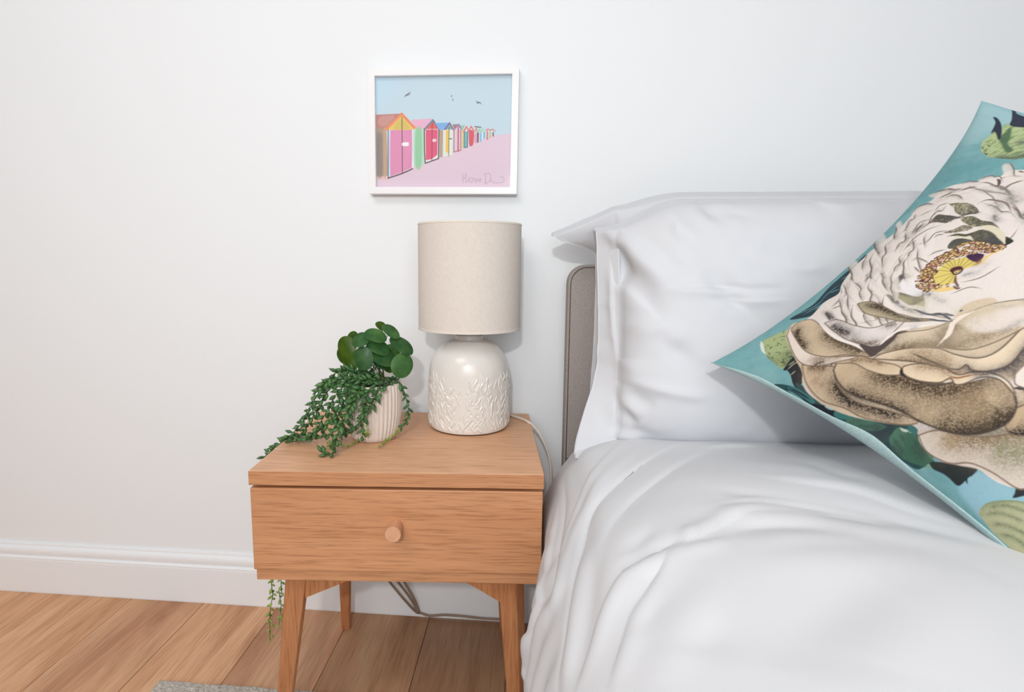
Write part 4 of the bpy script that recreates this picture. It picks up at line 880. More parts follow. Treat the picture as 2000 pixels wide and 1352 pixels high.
#CPAINT-BEGIN
CUSHION_ART = [
('poly',[(1.0,0.0),(0.997,0.125),(0.902,0.182),(0.889,0.113),(0.839,0.073),(0.878,0.002)],(166,200,206),{'alpha':0.75,'soft':40}),
('poly',[(0.026,0.654),(0.073,0.669),(0.087,0.722),(0.105,0.74),(0.082,0.752),(0.053,0.719),(0.026,0.703),(0.008,0.703)],(146,186,200),{'alpha':0.9,'soft':6}),
('poly',[(0.739,0.009),(0.766,0.078),(0.788,0.177),(0.765,0.238),(0.709,0.132),(0.633,0.075)],(98,152,156),{'alpha':0.5,'soft':30}),
('poly',[(0.204,0.053),(0.259,0.082),(0.323,0.065),(0.362,0.065),(0.404,0.069),(0.444,0.067),(0.388,0.118),(0.347,0.112),(0.299,0.14),(0.257,0.128),(0.214,0.126)],(40,62,72),{}),
('line',[(0.219,0.058),(0.248,0.098),(0.284,0.102)],0.003,(104,156,162),{}),
('line',[(0.216,0.089),(0.249,0.113),(0.277,0.128)],0.003,(104,156,162),{}),
('line',[(0.277,0.093),(0.313,0.098),(0.326,0.106)],0.003,(104,156,162),{}),
('line',[(0.298,0.1),(0.311,0.125)],0.003,(104,156,162),{}),
('line',[(0.348,0.085),(0.362,0.101)],0.003,(104,156,162),{}),
('line',[(0.235,0.116),(0.256,0.121)],0.003,(104,156,162),{}),
('poly',[(0.091,0.082),(0.111,0.061),(0.141,0.073),(0.162,0.095),(0.18,0.103),(0.197,0.113),(0.179,0.142),(0.141,0.161),(0.087,0.199),(0.057,0.206),(0.048,0.2),(0.047,0.177),(0.058,0.138),(0.07,0.113)],(166,180,132),{}),
('shade',[(0.112,0.178),(0.08,0.194),(0.051,0.2)],0.075,(52,64,44),{'alpha':0.9,'clip':[(0.091,0.082),(0.111,0.061),(0.141,0.073),(0.162,0.095),(0.18,0.103),(0.197,0.113),(0.179,0.142),(0.141,0.161),(0.087,0.199),(0.057,0.206),(0.048,0.2),(0.047,0.177),(0.058,0.138),(0.07,0.113)]}),
('shade',[(0.068,0.113),(0.051,0.152),(0.046,0.186)],0.022,(70,96,62),{'alpha':0.8,'clip':[(0.091,0.082),(0.111,0.061),(0.141,0.073),(0.162,0.095),(0.18,0.103),(0.197,0.113),(0.179,0.142),(0.141,0.161),(0.087,0.199),(0.057,0.206),(0.048,0.2),(0.047,0.177),(0.058,0.138),(0.07,0.113)]}),
('speckle',[(0.091,0.082),(0.111,0.061),(0.141,0.073),(0.162,0.095),(0.18,0.103),(0.197,0.113),(0.179,0.142),(0.141,0.161),(0.087,0.199),(0.057,0.206),(0.048,0.2),(0.047,0.177),(0.058,0.138),(0.07,0.113)],(70,84,56),90,0.007,{'seed':3}),
('line',[(0.113,0.053),(0.081,0.095),(0.069,0.118)],0.006,(214,222,214),{}),
('line',[(0.18,0.103),(0.189,0.113),(0.199,0.112)],0.01,(206,208,170),{}),
('poly',[(0.046,0.199),(0.086,0.195),(0.092,0.197),(0.085,0.234),(0.056,0.257),(0.036,0.267),(0.019,0.264),(0.024,0.248),(0.041,0.227),(0.048,0.21)],(36,40,46),{}),
('line',[(0.05,0.209),(0.071,0.212),(0.082,0.221)],0.003,(150,150,120),{}),
('line',[(0.061,0.202),(0.08,0.208)],0.003,(150,150,120),{}),
('line',[(0.041,0.227),(0.057,0.23)],0.003,(150,150,120),{}),
('poly',[(0.0,0.205),(0.012,0.227),(0.019,0.26),(0.019,0.29),(0.014,0.317),(0.01,0.353),(0.0,0.36),(0.0,0.344),(0.0,0.298),(0.0,0.258),(0.0,0.23)],(40,78,82),{}),
('poly',[(0.03,0.253),(0.029,0.284),(0.017,0.325),(0.013,0.345),(0.028,0.383),(0.019,0.405),(0.021,0.422),(0.027,0.456),(0.039,0.487),(0.06,0.515),(0.075,0.524),(0.091,0.549),(0.107,0.581),(0.105,0.598),(0.016,0.587),(0.0,0.542),(0.0,0.486),(0.0,0.447),(0.0,0.382),(0.0,0.335),(0.0,0.289)],(44,76,76),{}),
('poly',[(0.009,0.241),(0.018,0.261),(0.017,0.294),(0.012,0.32),(0.0,0.317),(0.0,0.288)],(60,120,122),{}),
('line',[(0.004,0.231),(0.006,0.266),(0.002,0.303),(0.0,0.333)],0.004,(30,54,62),{}),
('line',[(0.01,0.239),(0.012,0.273),(0.009,0.313)],0.004,(30,54,62),{}),
('line',[(0.001,0.255),(0.0,0.293),(0.0,0.324)],0.004,(30,54,62),{}),
('line',[(0.004,0.245),(0.002,0.271),(0.0,0.298)],0.004,(104,156,158),{}),
('poly',[(0.0,0.308),(0.011,0.339),(0.018,0.354),(0.01,0.38),(0.0,0.38),(0.0,0.354),(0.0,0.327)],(26,32,44),{}),
('poly',[(0.012,0.348),(0.02,0.36),(0.027,0.383),(0.02,0.38),(0.011,0.365)],(150,192,198),{}),
('poly',[(0.004,0.376),(0.018,0.377),(0.027,0.388),(0.019,0.405),(0.021,0.422),(0.008,0.41),(0.002,0.392)],(58,116,112),{}),
('poly',[(0.0,0.408),(0.008,0.41),(0.02,0.424),(0.026,0.453),(0.03,0.475),(0.032,0.491),(0.008,0.473),(0.0,0.454),(0.0,0.43)],(76,118,98),{}),
('shade',[(0.0,0.427),(0.011,0.455),(0.029,0.484)],0.014,(34,54,52),{'clip':[(0.0,0.408),(0.008,0.41),(0.02,0.424),(0.026,0.453),(0.03,0.475),(0.032,0.491),(0.008,0.473),(0.0,0.454),(0.0,0.43)]}),
('shade',[(0.0,0.412),(0.012,0.426),(0.019,0.448)],0.012,(44,74,62),{'clip':[(0.0,0.408),(0.008,0.41),(0.02,0.424),(0.026,0.453),(0.03,0.475),(0.032,0.491),(0.008,0.473),(0.0,0.454),(0.0,0.43)]}),
('poly',[(0.0,0.448),(0.006,0.465),(0.023,0.495),(0.018,0.509),(0.001,0.498),(0.0,0.478)],(62,80,84),{}),
('shade',[(0.0,0.464),(0.017,0.488),(0.037,0.498),(0.052,0.509)],0.034,(24,32,40),{'alpha':0.9,'grain':0.2}),
('poly',[(0.017,0.506),(0.031,0.507),(0.046,0.511),(0.056,0.527),(0.059,0.544),(0.049,0.573),(0.041,0.598),(0.026,0.6),(0.013,0.572),(0.004,0.541),(0.007,0.517)],(80,122,100),{}),
('shade',[(0.043,0.512),(0.034,0.536),(0.03,0.561),(0.029,0.587)],0.013,(30,52,50),{'alpha':0.9,'grain':0.3}),
('shade',[(0.024,0.508),(0.019,0.528),(0.016,0.548),(0.017,0.57)],0.013,(30,52,50),{'alpha':0.9,'grain':0.3}),
('shade',[(0.05,0.524),(0.044,0.548),(0.042,0.574)],0.013,(30,52,50),{'alpha':0.9,'grain':0.3}),
('shade',[(0.009,0.511),(0.007,0.531),(0.008,0.549)],0.013,(30,52,50),{'alpha':0.9,'grain':0.3}),
('line',[(0.049,0.514),(0.05,0.523),(0.056,0.533)],0.004,(190,204,190),{}),
('line',[(0.055,0.535),(0.057,0.547)],0.004,(190,204,190),{}),
('poly',[(0.07,0.523),(0.083,0.538),(0.099,0.587),(0.082,0.568),(0.066,0.552),(0.057,0.546),(0.058,0.531)],(52,112,112),{}),
('line',[(0.075,0.532),(0.075,0.547),(0.076,0.561)],0.005,(36,70,76),{}),
('poly',[(0.047,0.532),(0.058,0.545),(0.055,0.563),(0.046,0.578),(0.04,0.591),(0.039,0.602),(0.024,0.598),(0.014,0.573),(0.009,0.548)],(62,104,84),{}),
('shade',[(0.037,0.545),(0.033,0.566),(0.029,0.588)],0.02,(26,44,40),{'clip':[(0.047,0.532),(0.058,0.545),(0.055,0.563),(0.046,0.578),(0.04,0.591),(0.039,0.602),(0.024,0.598),(0.014,0.573),(0.009,0.548)]}),
('shade',[(0.051,0.544),(0.043,0.565),(0.039,0.584)],0.01,(26,44,40),{'clip':[(0.047,0.532),(0.058,0.545),(0.055,0.563),(0.046,0.578),(0.04,0.591),(0.039,0.602),(0.024,0.598),(0.014,0.573),(0.009,0.548)]}),
('line',[(0.019,0.59),(0.031,0.601),(0.032,0.607)],0.006,(120,160,140),{}),
('poly',[(0.034,0.595),(0.055,0.625),(0.07,0.65),(0.076,0.667),(0.062,0.666),(0.053,0.662),(0.048,0.661),(0.029,0.654),(0.03,0.636),(0.03,0.623),(0.026,0.604)],(36,44,46),{}),
('poly',[(0.047,0.659),(0.051,0.661),(0.042,0.666),(0.043,0.662)],(36,44,46),{'sm_':False}),
('poly',[(0.091,0.729),(0.1,0.734),(0.109,0.741),(0.102,0.752),(0.09,0.745),(0.073,0.733),(0.082,0.731)],(40,44,48),{}),
('poly',[(0.014,0.7),(0.036,0.705),(0.063,0.727),(0.082,0.752),(0.095,0.784),(0.067,0.812),(0.008,0.826),(0.003,0.789),(0.002,0.762),(0.002,0.734),(0.008,0.711)],(182,182,146),{}),
('shade',[(0.011,0.705),(0.036,0.727),(0.048,0.75),(0.055,0.773)],0.009,(84,100,66),{'alpha':0.85,'grain':0.4,'clip':[(0.014,0.7),(0.036,0.705),(0.063,0.727),(0.082,0.752),(0.095,0.784),(0.067,0.812),(0.008,0.826),(0.003,0.789),(0.002,0.762),(0.002,0.734),(0.008,0.711)]}),
('shade',[(0.007,0.719),(0.026,0.742),(0.036,0.765),(0.042,0.792)],0.009,(84,100,66),{'alpha':0.85,'grain':0.4,'clip':[(0.014,0.7),(0.036,0.705),(0.063,0.727),(0.082,0.752),(0.095,0.784),(0.067,0.812),(0.008,0.826),(0.003,0.789),(0.002,0.762),(0.002,0.734),(0.008,0.711)]}),
('shade',[(0.004,0.736),(0.019,0.76),(0.023,0.784),(0.024,0.808)],0.009,(84,100,66),{'alpha':0.85,'grain':0.4,'clip':[(0.014,0.7),(0.036,0.705),(0.063,0.727),(0.082,0.752),(0.095,0.784),(0.067,0.812),(0.008,0.826),(0.003,0.789),(0.002,0.762),(0.002,0.734),(0.008,0.711)]}),
('shade',[(0.023,0.704),(0.051,0.726),(0.067,0.753),(0.077,0.774)],0.009,(84,100,66),{'alpha':0.85,'grain':0.4,'clip':[(0.014,0.7),(0.036,0.705),(0.063,0.727),(0.082,0.752),(0.095,0.784),(0.067,0.812),(0.008,0.826),(0.003,0.789),(0.002,0.762),(0.002,0.734),(0.008,0.711)]}),
('shade',[(0.011,0.702),(0.036,0.705),(0.063,0.727),(0.082,0.752),(0.095,0.784)],0.009,(72,104,58),{'alpha':0.9,'grain':0.3,'clip':[(0.014,0.7),(0.036,0.705),(0.063,0.727),(0.082,0.752),(0.095,0.784),(0.067,0.812),(0.008,0.826),(0.003,0.789),(0.002,0.762),(0.002,0.734),(0.008,0.711)]}),
('poly',[(0.814,0.117),(0.843,0.101),(0.868,0.106),(0.885,0.106),(0.888,0.125),(0.917,0.116),(0.929,0.132),(0.931,0.164),(0.934,0.208),(0.889,0.275),(0.818,0.303),(0.793,0.257),(0.784,0.235),(0.782,0.205),(0.783,0.168),(0.796,0.141)],(176,192,142),{}),
('speckle',[(0.814,0.117),(0.843,0.101),(0.868,0.106),(0.885,0.106),(0.888,0.125),(0.917,0.116),(0.929,0.132),(0.931,0.164),(0.934,0.208),(0.889,0.275),(0.818,0.303),(0.793,0.257),(0.784,0.235),(0.782,0.205),(0.783,0.168),(0.796,0.141)],(104,134,84),160,0.016,{'seed':5,'stretch':0.5}),
('poly',[(0.86,0.14),(0.893,0.138),(0.913,0.139),(0.871,0.165),(0.839,0.18),(0.819,0.21),(0.806,0.2),(0.833,0.166)],(66,100,74),{'alpha':0.9,'soft':4}),
('shade',[(0.783,0.166),(0.784,0.204),(0.788,0.232),(0.805,0.253),(0.809,0.29)],0.034,(36,54,52),{'alpha':1,'grain':0.3,'clip':[(0.814,0.117),(0.843,0.101),(0.868,0.106),(0.885,0.106),(0.888,0.125),(0.917,0.116),(0.929,0.132),(0.931,0.164),(0.934,0.208),(0.889,0.275),(0.818,0.303),(0.793,0.257),(0.784,0.235),(0.782,0.205),(0.783,0.168),(0.796,0.141)]}),
('shade',[(0.838,0.196),(0.855,0.212),(0.848,0.244)],0.03,(48,56,68),{'alpha':0.8,'clip':[(0.814,0.117),(0.843,0.101),(0.868,0.106),(0.885,0.106),(0.888,0.125),(0.917,0.116),(0.929,0.132),(0.931,0.164),(0.934,0.208),(0.889,0.275),(0.818,0.303),(0.793,0.257),(0.784,0.235),(0.782,0.205),(0.783,0.168),(0.796,0.141)]}),
('poly',[(0.944,0.067),(0.942,0.082),(0.915,0.11),(0.864,0.142),(0.855,0.14),(0.885,0.11),(0.878,0.102),(0.905,0.093),(0.925,0.085)],(44,52,66),{'soft':2}),
('poly',[(0.998,0.096),(0.998,0.1),(0.998,0.107),(0.981,0.117),(0.973,0.14),(0.967,0.17),(0.929,0.191),(0.917,0.16),(0.92,0.131),(0.947,0.12)],(50,54,72),{'soft':2}),
('speckle',[(0.826,0.112),(0.838,0.128),(0.793,0.162),(0.795,0.143)],(60,70,60),40,0.006,{'seed':6}),
('poly',[(0.752,0.399),(0.776,0.325),(0.754,0.285),(0.744,0.255),(0.717,0.245),(0.714,0.22),(0.695,0.196),(0.675,0.122),(0.635,0.112),(0.596,0.085),(0.524,0.096),(0.462,0.078),(0.402,0.081),(0.333,0.11),(0.295,0.14),(0.264,0.121),(0.215,0.128),(0.177,0.115),(0.146,0.111),(0.105,0.171),(0.078,0.235),(0.034,0.271),(0.016,0.32),(0.018,0.42),(0.036,0.481),(0.066,0.524),(0.07,0.546),(0.056,0.561),(0.049,0.586),(0.048,0.611),(0.061,0.637),(0.077,0.666),(0.077,0.685),(0.079,0.705),(0.089,0.727),(0.106,0.739),(0.146,0.756),(0.235,0.778),(0.37,0.779),(0.548,0.694),(0.697,0.541)],(222,214,208),{'soft':1.3}),
('poly',[(0.136,0.12),(0.166,0.096),(0.188,0.1),(0.165,0.196),(0.16,0.227),(0.171,0.279),(0.174,0.33),(0.165,0.376),(0.226,0.38),(0.246,0.39),(0.274,0.423),(0.294,0.459),(0.309,0.459),(0.347,0.449),(0.379,0.468),(0.388,0.496),(0.333,0.513),(0.353,0.554),(0.396,0.562),(0.432,0.587),(0.375,0.659),(0.277,0.721),(0.205,0.702),(0.171,0.674),(0.132,0.638),(0.105,0.596),(0.09,0.542),(0.078,0.532),(0.067,0.524),(0.036,0.481),(0.019,0.419),(0.014,0.359),(0.018,0.317),(0.039,0.271),(0.063,0.246),(0.099,0.177)],(208,190,166),{'soft':2}),
('speckle',[(0.136,0.12),(0.166,0.096),(0.188,0.1),(0.165,0.196),(0.16,0.227),(0.171,0.279),(0.174,0.33),(0.165,0.376),(0.226,0.38),(0.246,0.39),(0.274,0.423),(0.294,0.459),(0.309,0.459),(0.347,0.449),(0.379,0.468),(0.388,0.496),(0.333,0.513),(0.353,0.554),(0.396,0.562),(0.432,0.587),(0.375,0.659),(0.277,0.721),(0.205,0.702),(0.171,0.674),(0.132,0.638),(0.105,0.596),(0.09,0.542),(0.078,0.532),(0.067,0.524),(0.036,0.481),(0.019,0.419),(0.014,0.359),(0.018,0.317),(0.039,0.271),(0.063,0.246),(0.099,0.177)],(186,166,138),700,0.006,{'seed':12,'alpha':0.3}),
('poly',[(0.139,0.12),(0.16,0.111),(0.169,0.125),(0.137,0.168),(0.123,0.22),(0.135,0.274),(0.149,0.321),(0.133,0.311),(0.112,0.304),(0.09,0.309),(0.085,0.266),(0.086,0.228),(0.103,0.179)],(216,206,194),{'soft':2}),
('poly',[(0.068,0.548),(0.098,0.581),(0.136,0.637),(0.187,0.692),(0.224,0.723),(0.219,0.756),(0.125,0.749),(0.106,0.739),(0.091,0.726),(0.081,0.704),(0.078,0.684),(0.076,0.667),(0.06,0.637),(0.047,0.607),(0.05,0.577)],(214,200,188),{'soft':2}),
('poly',[(0.092,0.321),(0.117,0.313),(0.14,0.328),(0.14,0.363),(0.133,0.394),(0.139,0.436),(0.147,0.453),(0.157,0.457),(0.152,0.485),(0.165,0.513),(0.182,0.531),(0.188,0.553),(0.212,0.565),(0.238,0.587),(0.244,0.614),(0.236,0.638),(0.219,0.653),(0.19,0.661),(0.16,0.652),(0.13,0.633),(0.108,0.595),(0.089,0.543),(0.091,0.515),(0.087,0.469),(0.077,0.416),(0.076,0.365)],(206,186,156),{}),
('speckle',[(0.092,0.321),(0.117,0.313),(0.14,0.328),(0.14,0.363),(0.133,0.394),(0.139,0.436),(0.147,0.453),(0.157,0.457),(0.152,0.485),(0.165,0.513),(0.182,0.531),(0.188,0.553),(0.212,0.565),(0.238,0.587),(0.244,0.614),(0.236,0.638),(0.219,0.653),(0.19,0.661),(0.16,0.652),(0.13,0.633),(0.108,0.595),(0.089,0.543),(0.091,0.515),(0.087,0.469),(0.077,0.416),(0.076,0.365)],(150,128,98),900,0.006,{'seed':21,'alpha':0.35}),
('shade',[(0.229,0.647),(0.187,0.661),(0.149,0.647),(0.116,0.611),(0.092,0.549)],0.095,(74,64,52),{'alpha':0.5,'clip':[(0.092,0.321),(0.117,0.313),(0.14,0.328),(0.14,0.363),(0.133,0.394),(0.139,0.436),(0.147,0.453),(0.157,0.457),(0.152,0.485),(0.165,0.513),(0.182,0.531),(0.188,0.553),(0.212,0.565),(0.238,0.587),(0.244,0.614),(0.236,0.638),(0.219,0.653),(0.19,0.661),(0.16,0.652),(0.13,0.633),(0.108,0.595),(0.089,0.543),(0.091,0.515),(0.087,0.469),(0.077,0.416),(0.076,0.365)]}),
('shade',[(0.228,0.646),(0.182,0.661),(0.142,0.644),(0.107,0.596),(0.09,0.542)],0.04,(74,64,52),{'alpha':0.9,'clip':[(0.092,0.321),(0.117,0.313),(0.14,0.328),(0.14,0.363),(0.133,0.394),(0.139,0.436),(0.147,0.453),(0.157,0.457),(0.152,0.485),(0.165,0.513),(0.182,0.531),(0.188,0.553),(0.212,0.565),(0.238,0.587),(0.244,0.614),(0.236,0.638),(0.219,0.653),(0.19,0.661),(0.16,0.652),(0.13,0.633),(0.108,0.595),(0.089,0.543),(0.091,0.515),(0.087,0.469),(0.077,0.416),(0.076,0.365)]}),
('shade',[(0.138,0.358),(0.133,0.398),(0.14,0.445),(0.148,0.478),(0.164,0.517),(0.184,0.556),(0.209,0.572),(0.235,0.594),(0.241,0.62)],0.06,(74,64,52),{'alpha':0.75,'clip':[(0.092,0.321),(0.117,0.313),(0.14,0.328),(0.14,0.363),(0.133,0.394),(0.139,0.436),(0.147,0.453),(0.157,0.457),(0.152,0.485),(0.165,0.513),(0.182,0.531),(0.188,0.553),(0.212,0.565),(0.238,0.587),(0.244,0.614),(0.236,0.638),(0.219,0.653),(0.19,0.661),(0.16,0.652),(0.13,0.633),(0.108,0.595),(0.089,0.543),(0.091,0.515),(0.087,0.469),(0.077,0.416),(0.076,0.365)]}),
('shade',[(0.187,0.557),(0.212,0.57),(0.237,0.588),(0.242,0.615)],0.026,(74,64,52),{'alpha':1,'clip':[(0.092,0.321),(0.117,0.313),(0.14,0.328),(0.14,0.363),(0.133,0.394),(0.139,0.436),(0.147,0.453),(0.157,0.457),(0.152,0.485),(0.165,0.513),(0.182,0.531),(0.188,0.553),(0.212,0.565),(0.238,0.587),(0.244,0.614),(0.236,0.638),(0.219,0.653),(0.19,0.661),(0.16,0.652),(0.13,0.633),(0.108,0.595),(0.089,0.543),(0.091,0.515),(0.087,0.469),(0.077,0.416),(0.076,0.365)]}),
('shade',[(0.123,0.513),(0.155,0.566),(0.194,0.608),(0.219,0.641)],0.09,(74,64,52),{'alpha':0.35,'clip':[(0.092,0.321),(0.117,0.313),(0.14,0.328),(0.14,0.363),(0.133,0.394),(0.139,0.436),(0.147,0.453),(0.157,0.457),(0.152,0.485),(0.165,0.513),(0.182,0.531),(0.188,0.553),(0.212,0.565),(0.238,0.587),(0.244,0.614),(0.236,0.638),(0.219,0.653),(0.19,0.661),(0.16,0.652),(0.13,0.633),(0.108,0.595),(0.089,0.543),(0.091,0.515),(0.087,0.469),(0.077,0.416),(0.076,0.365)]}),
('shade',[(0.091,0.32),(0.073,0.366),(0.076,0.417),(0.086,0.471),(0.089,0.516),(0.088,0.543)],0.042,(52,46,42),{'alpha':0.85,'one':0}),
('line',[(0.091,0.321),(0.075,0.365),(0.077,0.416),(0.087,0.471),(0.09,0.515),(0.089,0.543),(0.106,0.596),(0.129,0.634),(0.158,0.654)],0.004,(48,44,44),{'taper':False}),
('shade',[(0.086,0.545),(0.103,0.597),(0.131,0.64),(0.165,0.667),(0.189,0.674)],0.034,(50,44,46),{'alpha':0.9}),
('poly',[(0.178,0.661),(0.191,0.655),(0.204,0.657),(0.242,0.659),(0.261,0.686),(0.21,0.719),(0.18,0.696),(0.174,0.676)],(188,168,140),{'soft':3}),
('shade',[(0.177,0.66),(0.168,0.676),(0.177,0.699),(0.204,0.722)],0.028,(48,44,44),{'alpha':0.9}),
('shade',[(0.229,0.648),(0.196,0.66),(0.177,0.66)],0.022,(60,50,52),{'alpha':0.9}),
('shade',[(0.241,0.645),(0.264,0.665)],0.03,(84,72,60),{'alpha':0.8}),
('shade',[(0.093,0.574),(0.086,0.595),(0.089,0.617)],0.05,(150,128,96),{'alpha':0.7}),
('shade',[(0.102,0.594),(0.102,0.618),(0.098,0.64)],0.034,(128,106,74),{'alpha':0.6}),
('shade',[(0.103,0.663),(0.122,0.66),(0.143,0.669),(0.165,0.692)],0.056,(132,122,92),{'alpha':0.75}),
('shade',[(0.112,0.669),(0.13,0.699),(0.158,0.71)],0.05,(156,146,120),{'alpha':0.6}),
('shade',[(0.061,0.248),(0.078,0.271),(0.09,0.309),(0.091,0.32)],0.036,(70,58,48),{'alpha':0.95}),
('line',[(0.068,0.242),(0.078,0.277),(0.088,0.31),(0.091,0.323)],0.005,(48,44,44),{}),
('shade',[(0.087,0.246),(0.103,0.269),(0.1,0.301)],0.03,(60,56,44),{'alpha':0.85}),
('shade',[(0.049,0.269),(0.062,0.307),(0.067,0.348),(0.072,0.388)],0.05,(112,92,72),{'alpha':0.75}),
('shade',[(0.041,0.299),(0.059,0.365),(0.073,0.418),(0.083,0.463)],0.04,(70,60,50),{'alpha':0.8}),
('shade',[(0.076,0.457),(0.086,0.489),(0.082,0.524)],0.028,(80,70,58),{'alpha':0.8}),
('line',[(0.09,0.511),(0.086,0.536),(0.09,0.551)],0.005,(48,44,44),{}),
('line',[(0.09,0.309),(0.111,0.301),(0.127,0.31),(0.142,0.333),(0.161,0.363)],0.004,(96,82,64),{}),
('shade',[(0.112,0.304),(0.127,0.31),(0.146,0.336)],0.016,(96,78,60),{'alpha':0.7}),
('line',[(0.164,0.372),(0.171,0.392),(0.177,0.418),(0.186,0.452),(0.188,0.483),(0.194,0.497)],0.003,(140,112,90),{}),
('shade',[(0.165,0.376),(0.189,0.394),(0.198,0.423),(0.201,0.459)],0.02,(150,126,100),{'alpha':0.6}),
('shade',[(0.14,0.363),(0.133,0.398),(0.139,0.436)],0.022,(96,82,64),{'alpha':0.8}),
('line',[(0.131,0.395),(0.135,0.428),(0.148,0.452),(0.159,0.446)],0.005,(48,44,44),{}),
('line',[(0.16,0.445),(0.151,0.462),(0.151,0.485),(0.166,0.516),(0.182,0.527),(0.184,0.539)],0.005,(48,44,44),{}),
('poly',[(0.145,0.451),(0.161,0.445),(0.151,0.456),(0.148,0.468)],(48,44,44),{}),
('shade',[(0.141,0.398),(0.154,0.436),(0.175,0.459)],0.026,(178,156,126),{'alpha':0.6}),
('line',[(0.197,0.476),(0.206,0.511),(0.226,0.536),(0.236,0.537),(0.247,0.554),(0.256,0.576),(0.27,0.588),(0.299,0.592),(0.339,0.593)],0.005,(66,58,56),{'taper':False}),
('shade',[(0.214,0.523),(0.232,0.535),(0.249,0.564),(0.264,0.586),(0.296,0.594),(0.335,0.596)],0.03,(58,48,50),{'alpha':0.95,'grain':0.3}),
('shade',[(0.205,0.512),(0.228,0.551),(0.251,0.583)],0.03,(120,100,80),{'alpha':0.7}),
('shade',[(0.253,0.593),(0.278,0.598),(0.317,0.602),(0.357,0.603)],0.056,(110,92,78),{'alpha':0.75}),
('shade',[(0.25,0.617),(0.278,0.621),(0.307,0.623)],0.026,(88,74,66),{'alpha':0.8}),
('line',[(0.182,0.531),(0.188,0.553),(0.212,0.565),(0.239,0.587),(0.245,0.614),(0.236,0.637)],0.006,(226,214,200),{'taper':False}),
('line',[(0.194,0.497),(0.198,0.521),(0.206,0.536),(0.224,0.554)],0.003,(164,124,100),{}),
('poly',[(0.244,0.628),(0.26,0.625),(0.286,0.63),(0.32,0.648),(0.29,0.681),(0.254,0.651)],(216,206,200),{'soft':2}),
('line',[(0.24,0.634),(0.254,0.651),(0.267,0.663)],0.006,(70,66,70),{}),
('poly',[(0.172,0.125),(0.19,0.122),(0.169,0.19),(0.162,0.23),(0.174,0.246),(0.172,0.29),(0.171,0.333),(0.165,0.37),(0.148,0.334),(0.132,0.299),(0.125,0.258),(0.113,0.217),(0.131,0.174)],(204,184,156),{}),
('speckle',[(0.172,0.125),(0.19,0.122),(0.169,0.19),(0.162,0.23),(0.174,0.246),(0.172,0.29),(0.171,0.333),(0.165,0.37),(0.148,0.334),(0.132,0.299),(0.125,0.258),(0.113,0.217),(0.131,0.174)],(150,126,96),200,0.006,{'seed':31,'alpha':0.5}),
('shade',[(0.161,0.218),(0.165,0.255),(0.164,0.298),(0.165,0.337),(0.164,0.368)],0.04,(88,78,58),{'alpha':0.85,'clip':[(0.172,0.125),(0.19,0.122),(0.169,0.19),(0.162,0.23),(0.174,0.246),(0.172,0.29),(0.171,0.333),(0.165,0.37),(0.148,0.334),(0.132,0.299),(0.125,0.258),(0.113,0.217),(0.131,0.174)]}),
('shade',[(0.164,0.138),(0.131,0.174),(0.117,0.214),(0.126,0.257)],0.024,(70,56,46),{'alpha':0.8}),
('line',[(0.176,0.122),(0.142,0.164),(0.119,0.208),(0.118,0.229)],0.004,(48,44,44),{}),
('shade',[(0.116,0.221),(0.139,0.245),(0.15,0.285)],0.024,(120,100,72),{'alpha':0.5,'clip':[(0.172,0.125),(0.19,0.122),(0.169,0.19),(0.162,0.23),(0.174,0.246),(0.172,0.29),(0.171,0.333),(0.165,0.37),(0.148,0.334),(0.132,0.299),(0.125,0.258),(0.113,0.217),(0.131,0.174)]}),
('poly',[(0.206,0.15),(0.216,0.17),(0.21,0.205),(0.191,0.227),(0.189,0.254),(0.185,0.291),(0.182,0.321),(0.181,0.354),(0.194,0.366),(0.212,0.374),(0.232,0.373),(0.24,0.374),(0.253,0.396),(0.273,0.412),(0.273,0.39),(0.256,0.36),(0.227,0.357),(0.209,0.354),(0.192,0.335),(0.189,0.308),(0.197,0.266),(0.206,0.23),(0.211,0.196),(0.184,0.205),(0.186,0.185)],(220,212,208),{'soft':2}),
('shade',[(0.182,0.324),(0.179,0.344),(0.184,0.36),(0.197,0.373),(0.212,0.378),(0.23,0.379)],0.026,(56,48,50),{'alpha':0.9,'one':0,'grain':0.4}),
('poly',[(0.181,0.327),(0.179,0.346),(0.182,0.362),(0.199,0.375),(0.222,0.379),(0.239,0.374),(0.251,0.397),(0.236,0.39),(0.221,0.387),(0.205,0.394),(0.182,0.388),(0.166,0.384),(0.166,0.373)],(150,130,108),{}),
('shade',[(0.18,0.33),(0.178,0.346),(0.181,0.365),(0.197,0.377),(0.228,0.379)],0.03,(46,40,44),{'alpha':1,'clip':[(0.181,0.327),(0.179,0.346),(0.182,0.362),(0.199,0.375),(0.222,0.379),(0.239,0.374),(0.251,0.397),(0.236,0.39),(0.221,0.387),(0.205,0.394),(0.182,0.388),(0.166,0.384),(0.166,0.373)]}),
('shade',[(0.167,0.365),(0.166,0.384),(0.186,0.39)],0.026,(56,50,54),{'alpha':1,'clip':[(0.181,0.327),(0.179,0.346),(0.182,0.362),(0.199,0.375),(0.222,0.379),(0.239,0.374),(0.251,0.397),(0.236,0.39),(0.221,0.387),(0.205,0.394),(0.182,0.388),(0.166,0.384),(0.166,0.373)]}),
('line',[(0.182,0.324),(0.17,0.353),(0.164,0.372)],0.005,(230,220,206),{}),
('line',[(0.184,0.321),(0.169,0.349),(0.162,0.368)],0.005,(48,44,44),{}),
('poly',[(0.237,0.374),(0.242,0.376),(0.242,0.385),(0.25,0.396),(0.236,0.39),(0.23,0.382)],(56,50,58),{}),
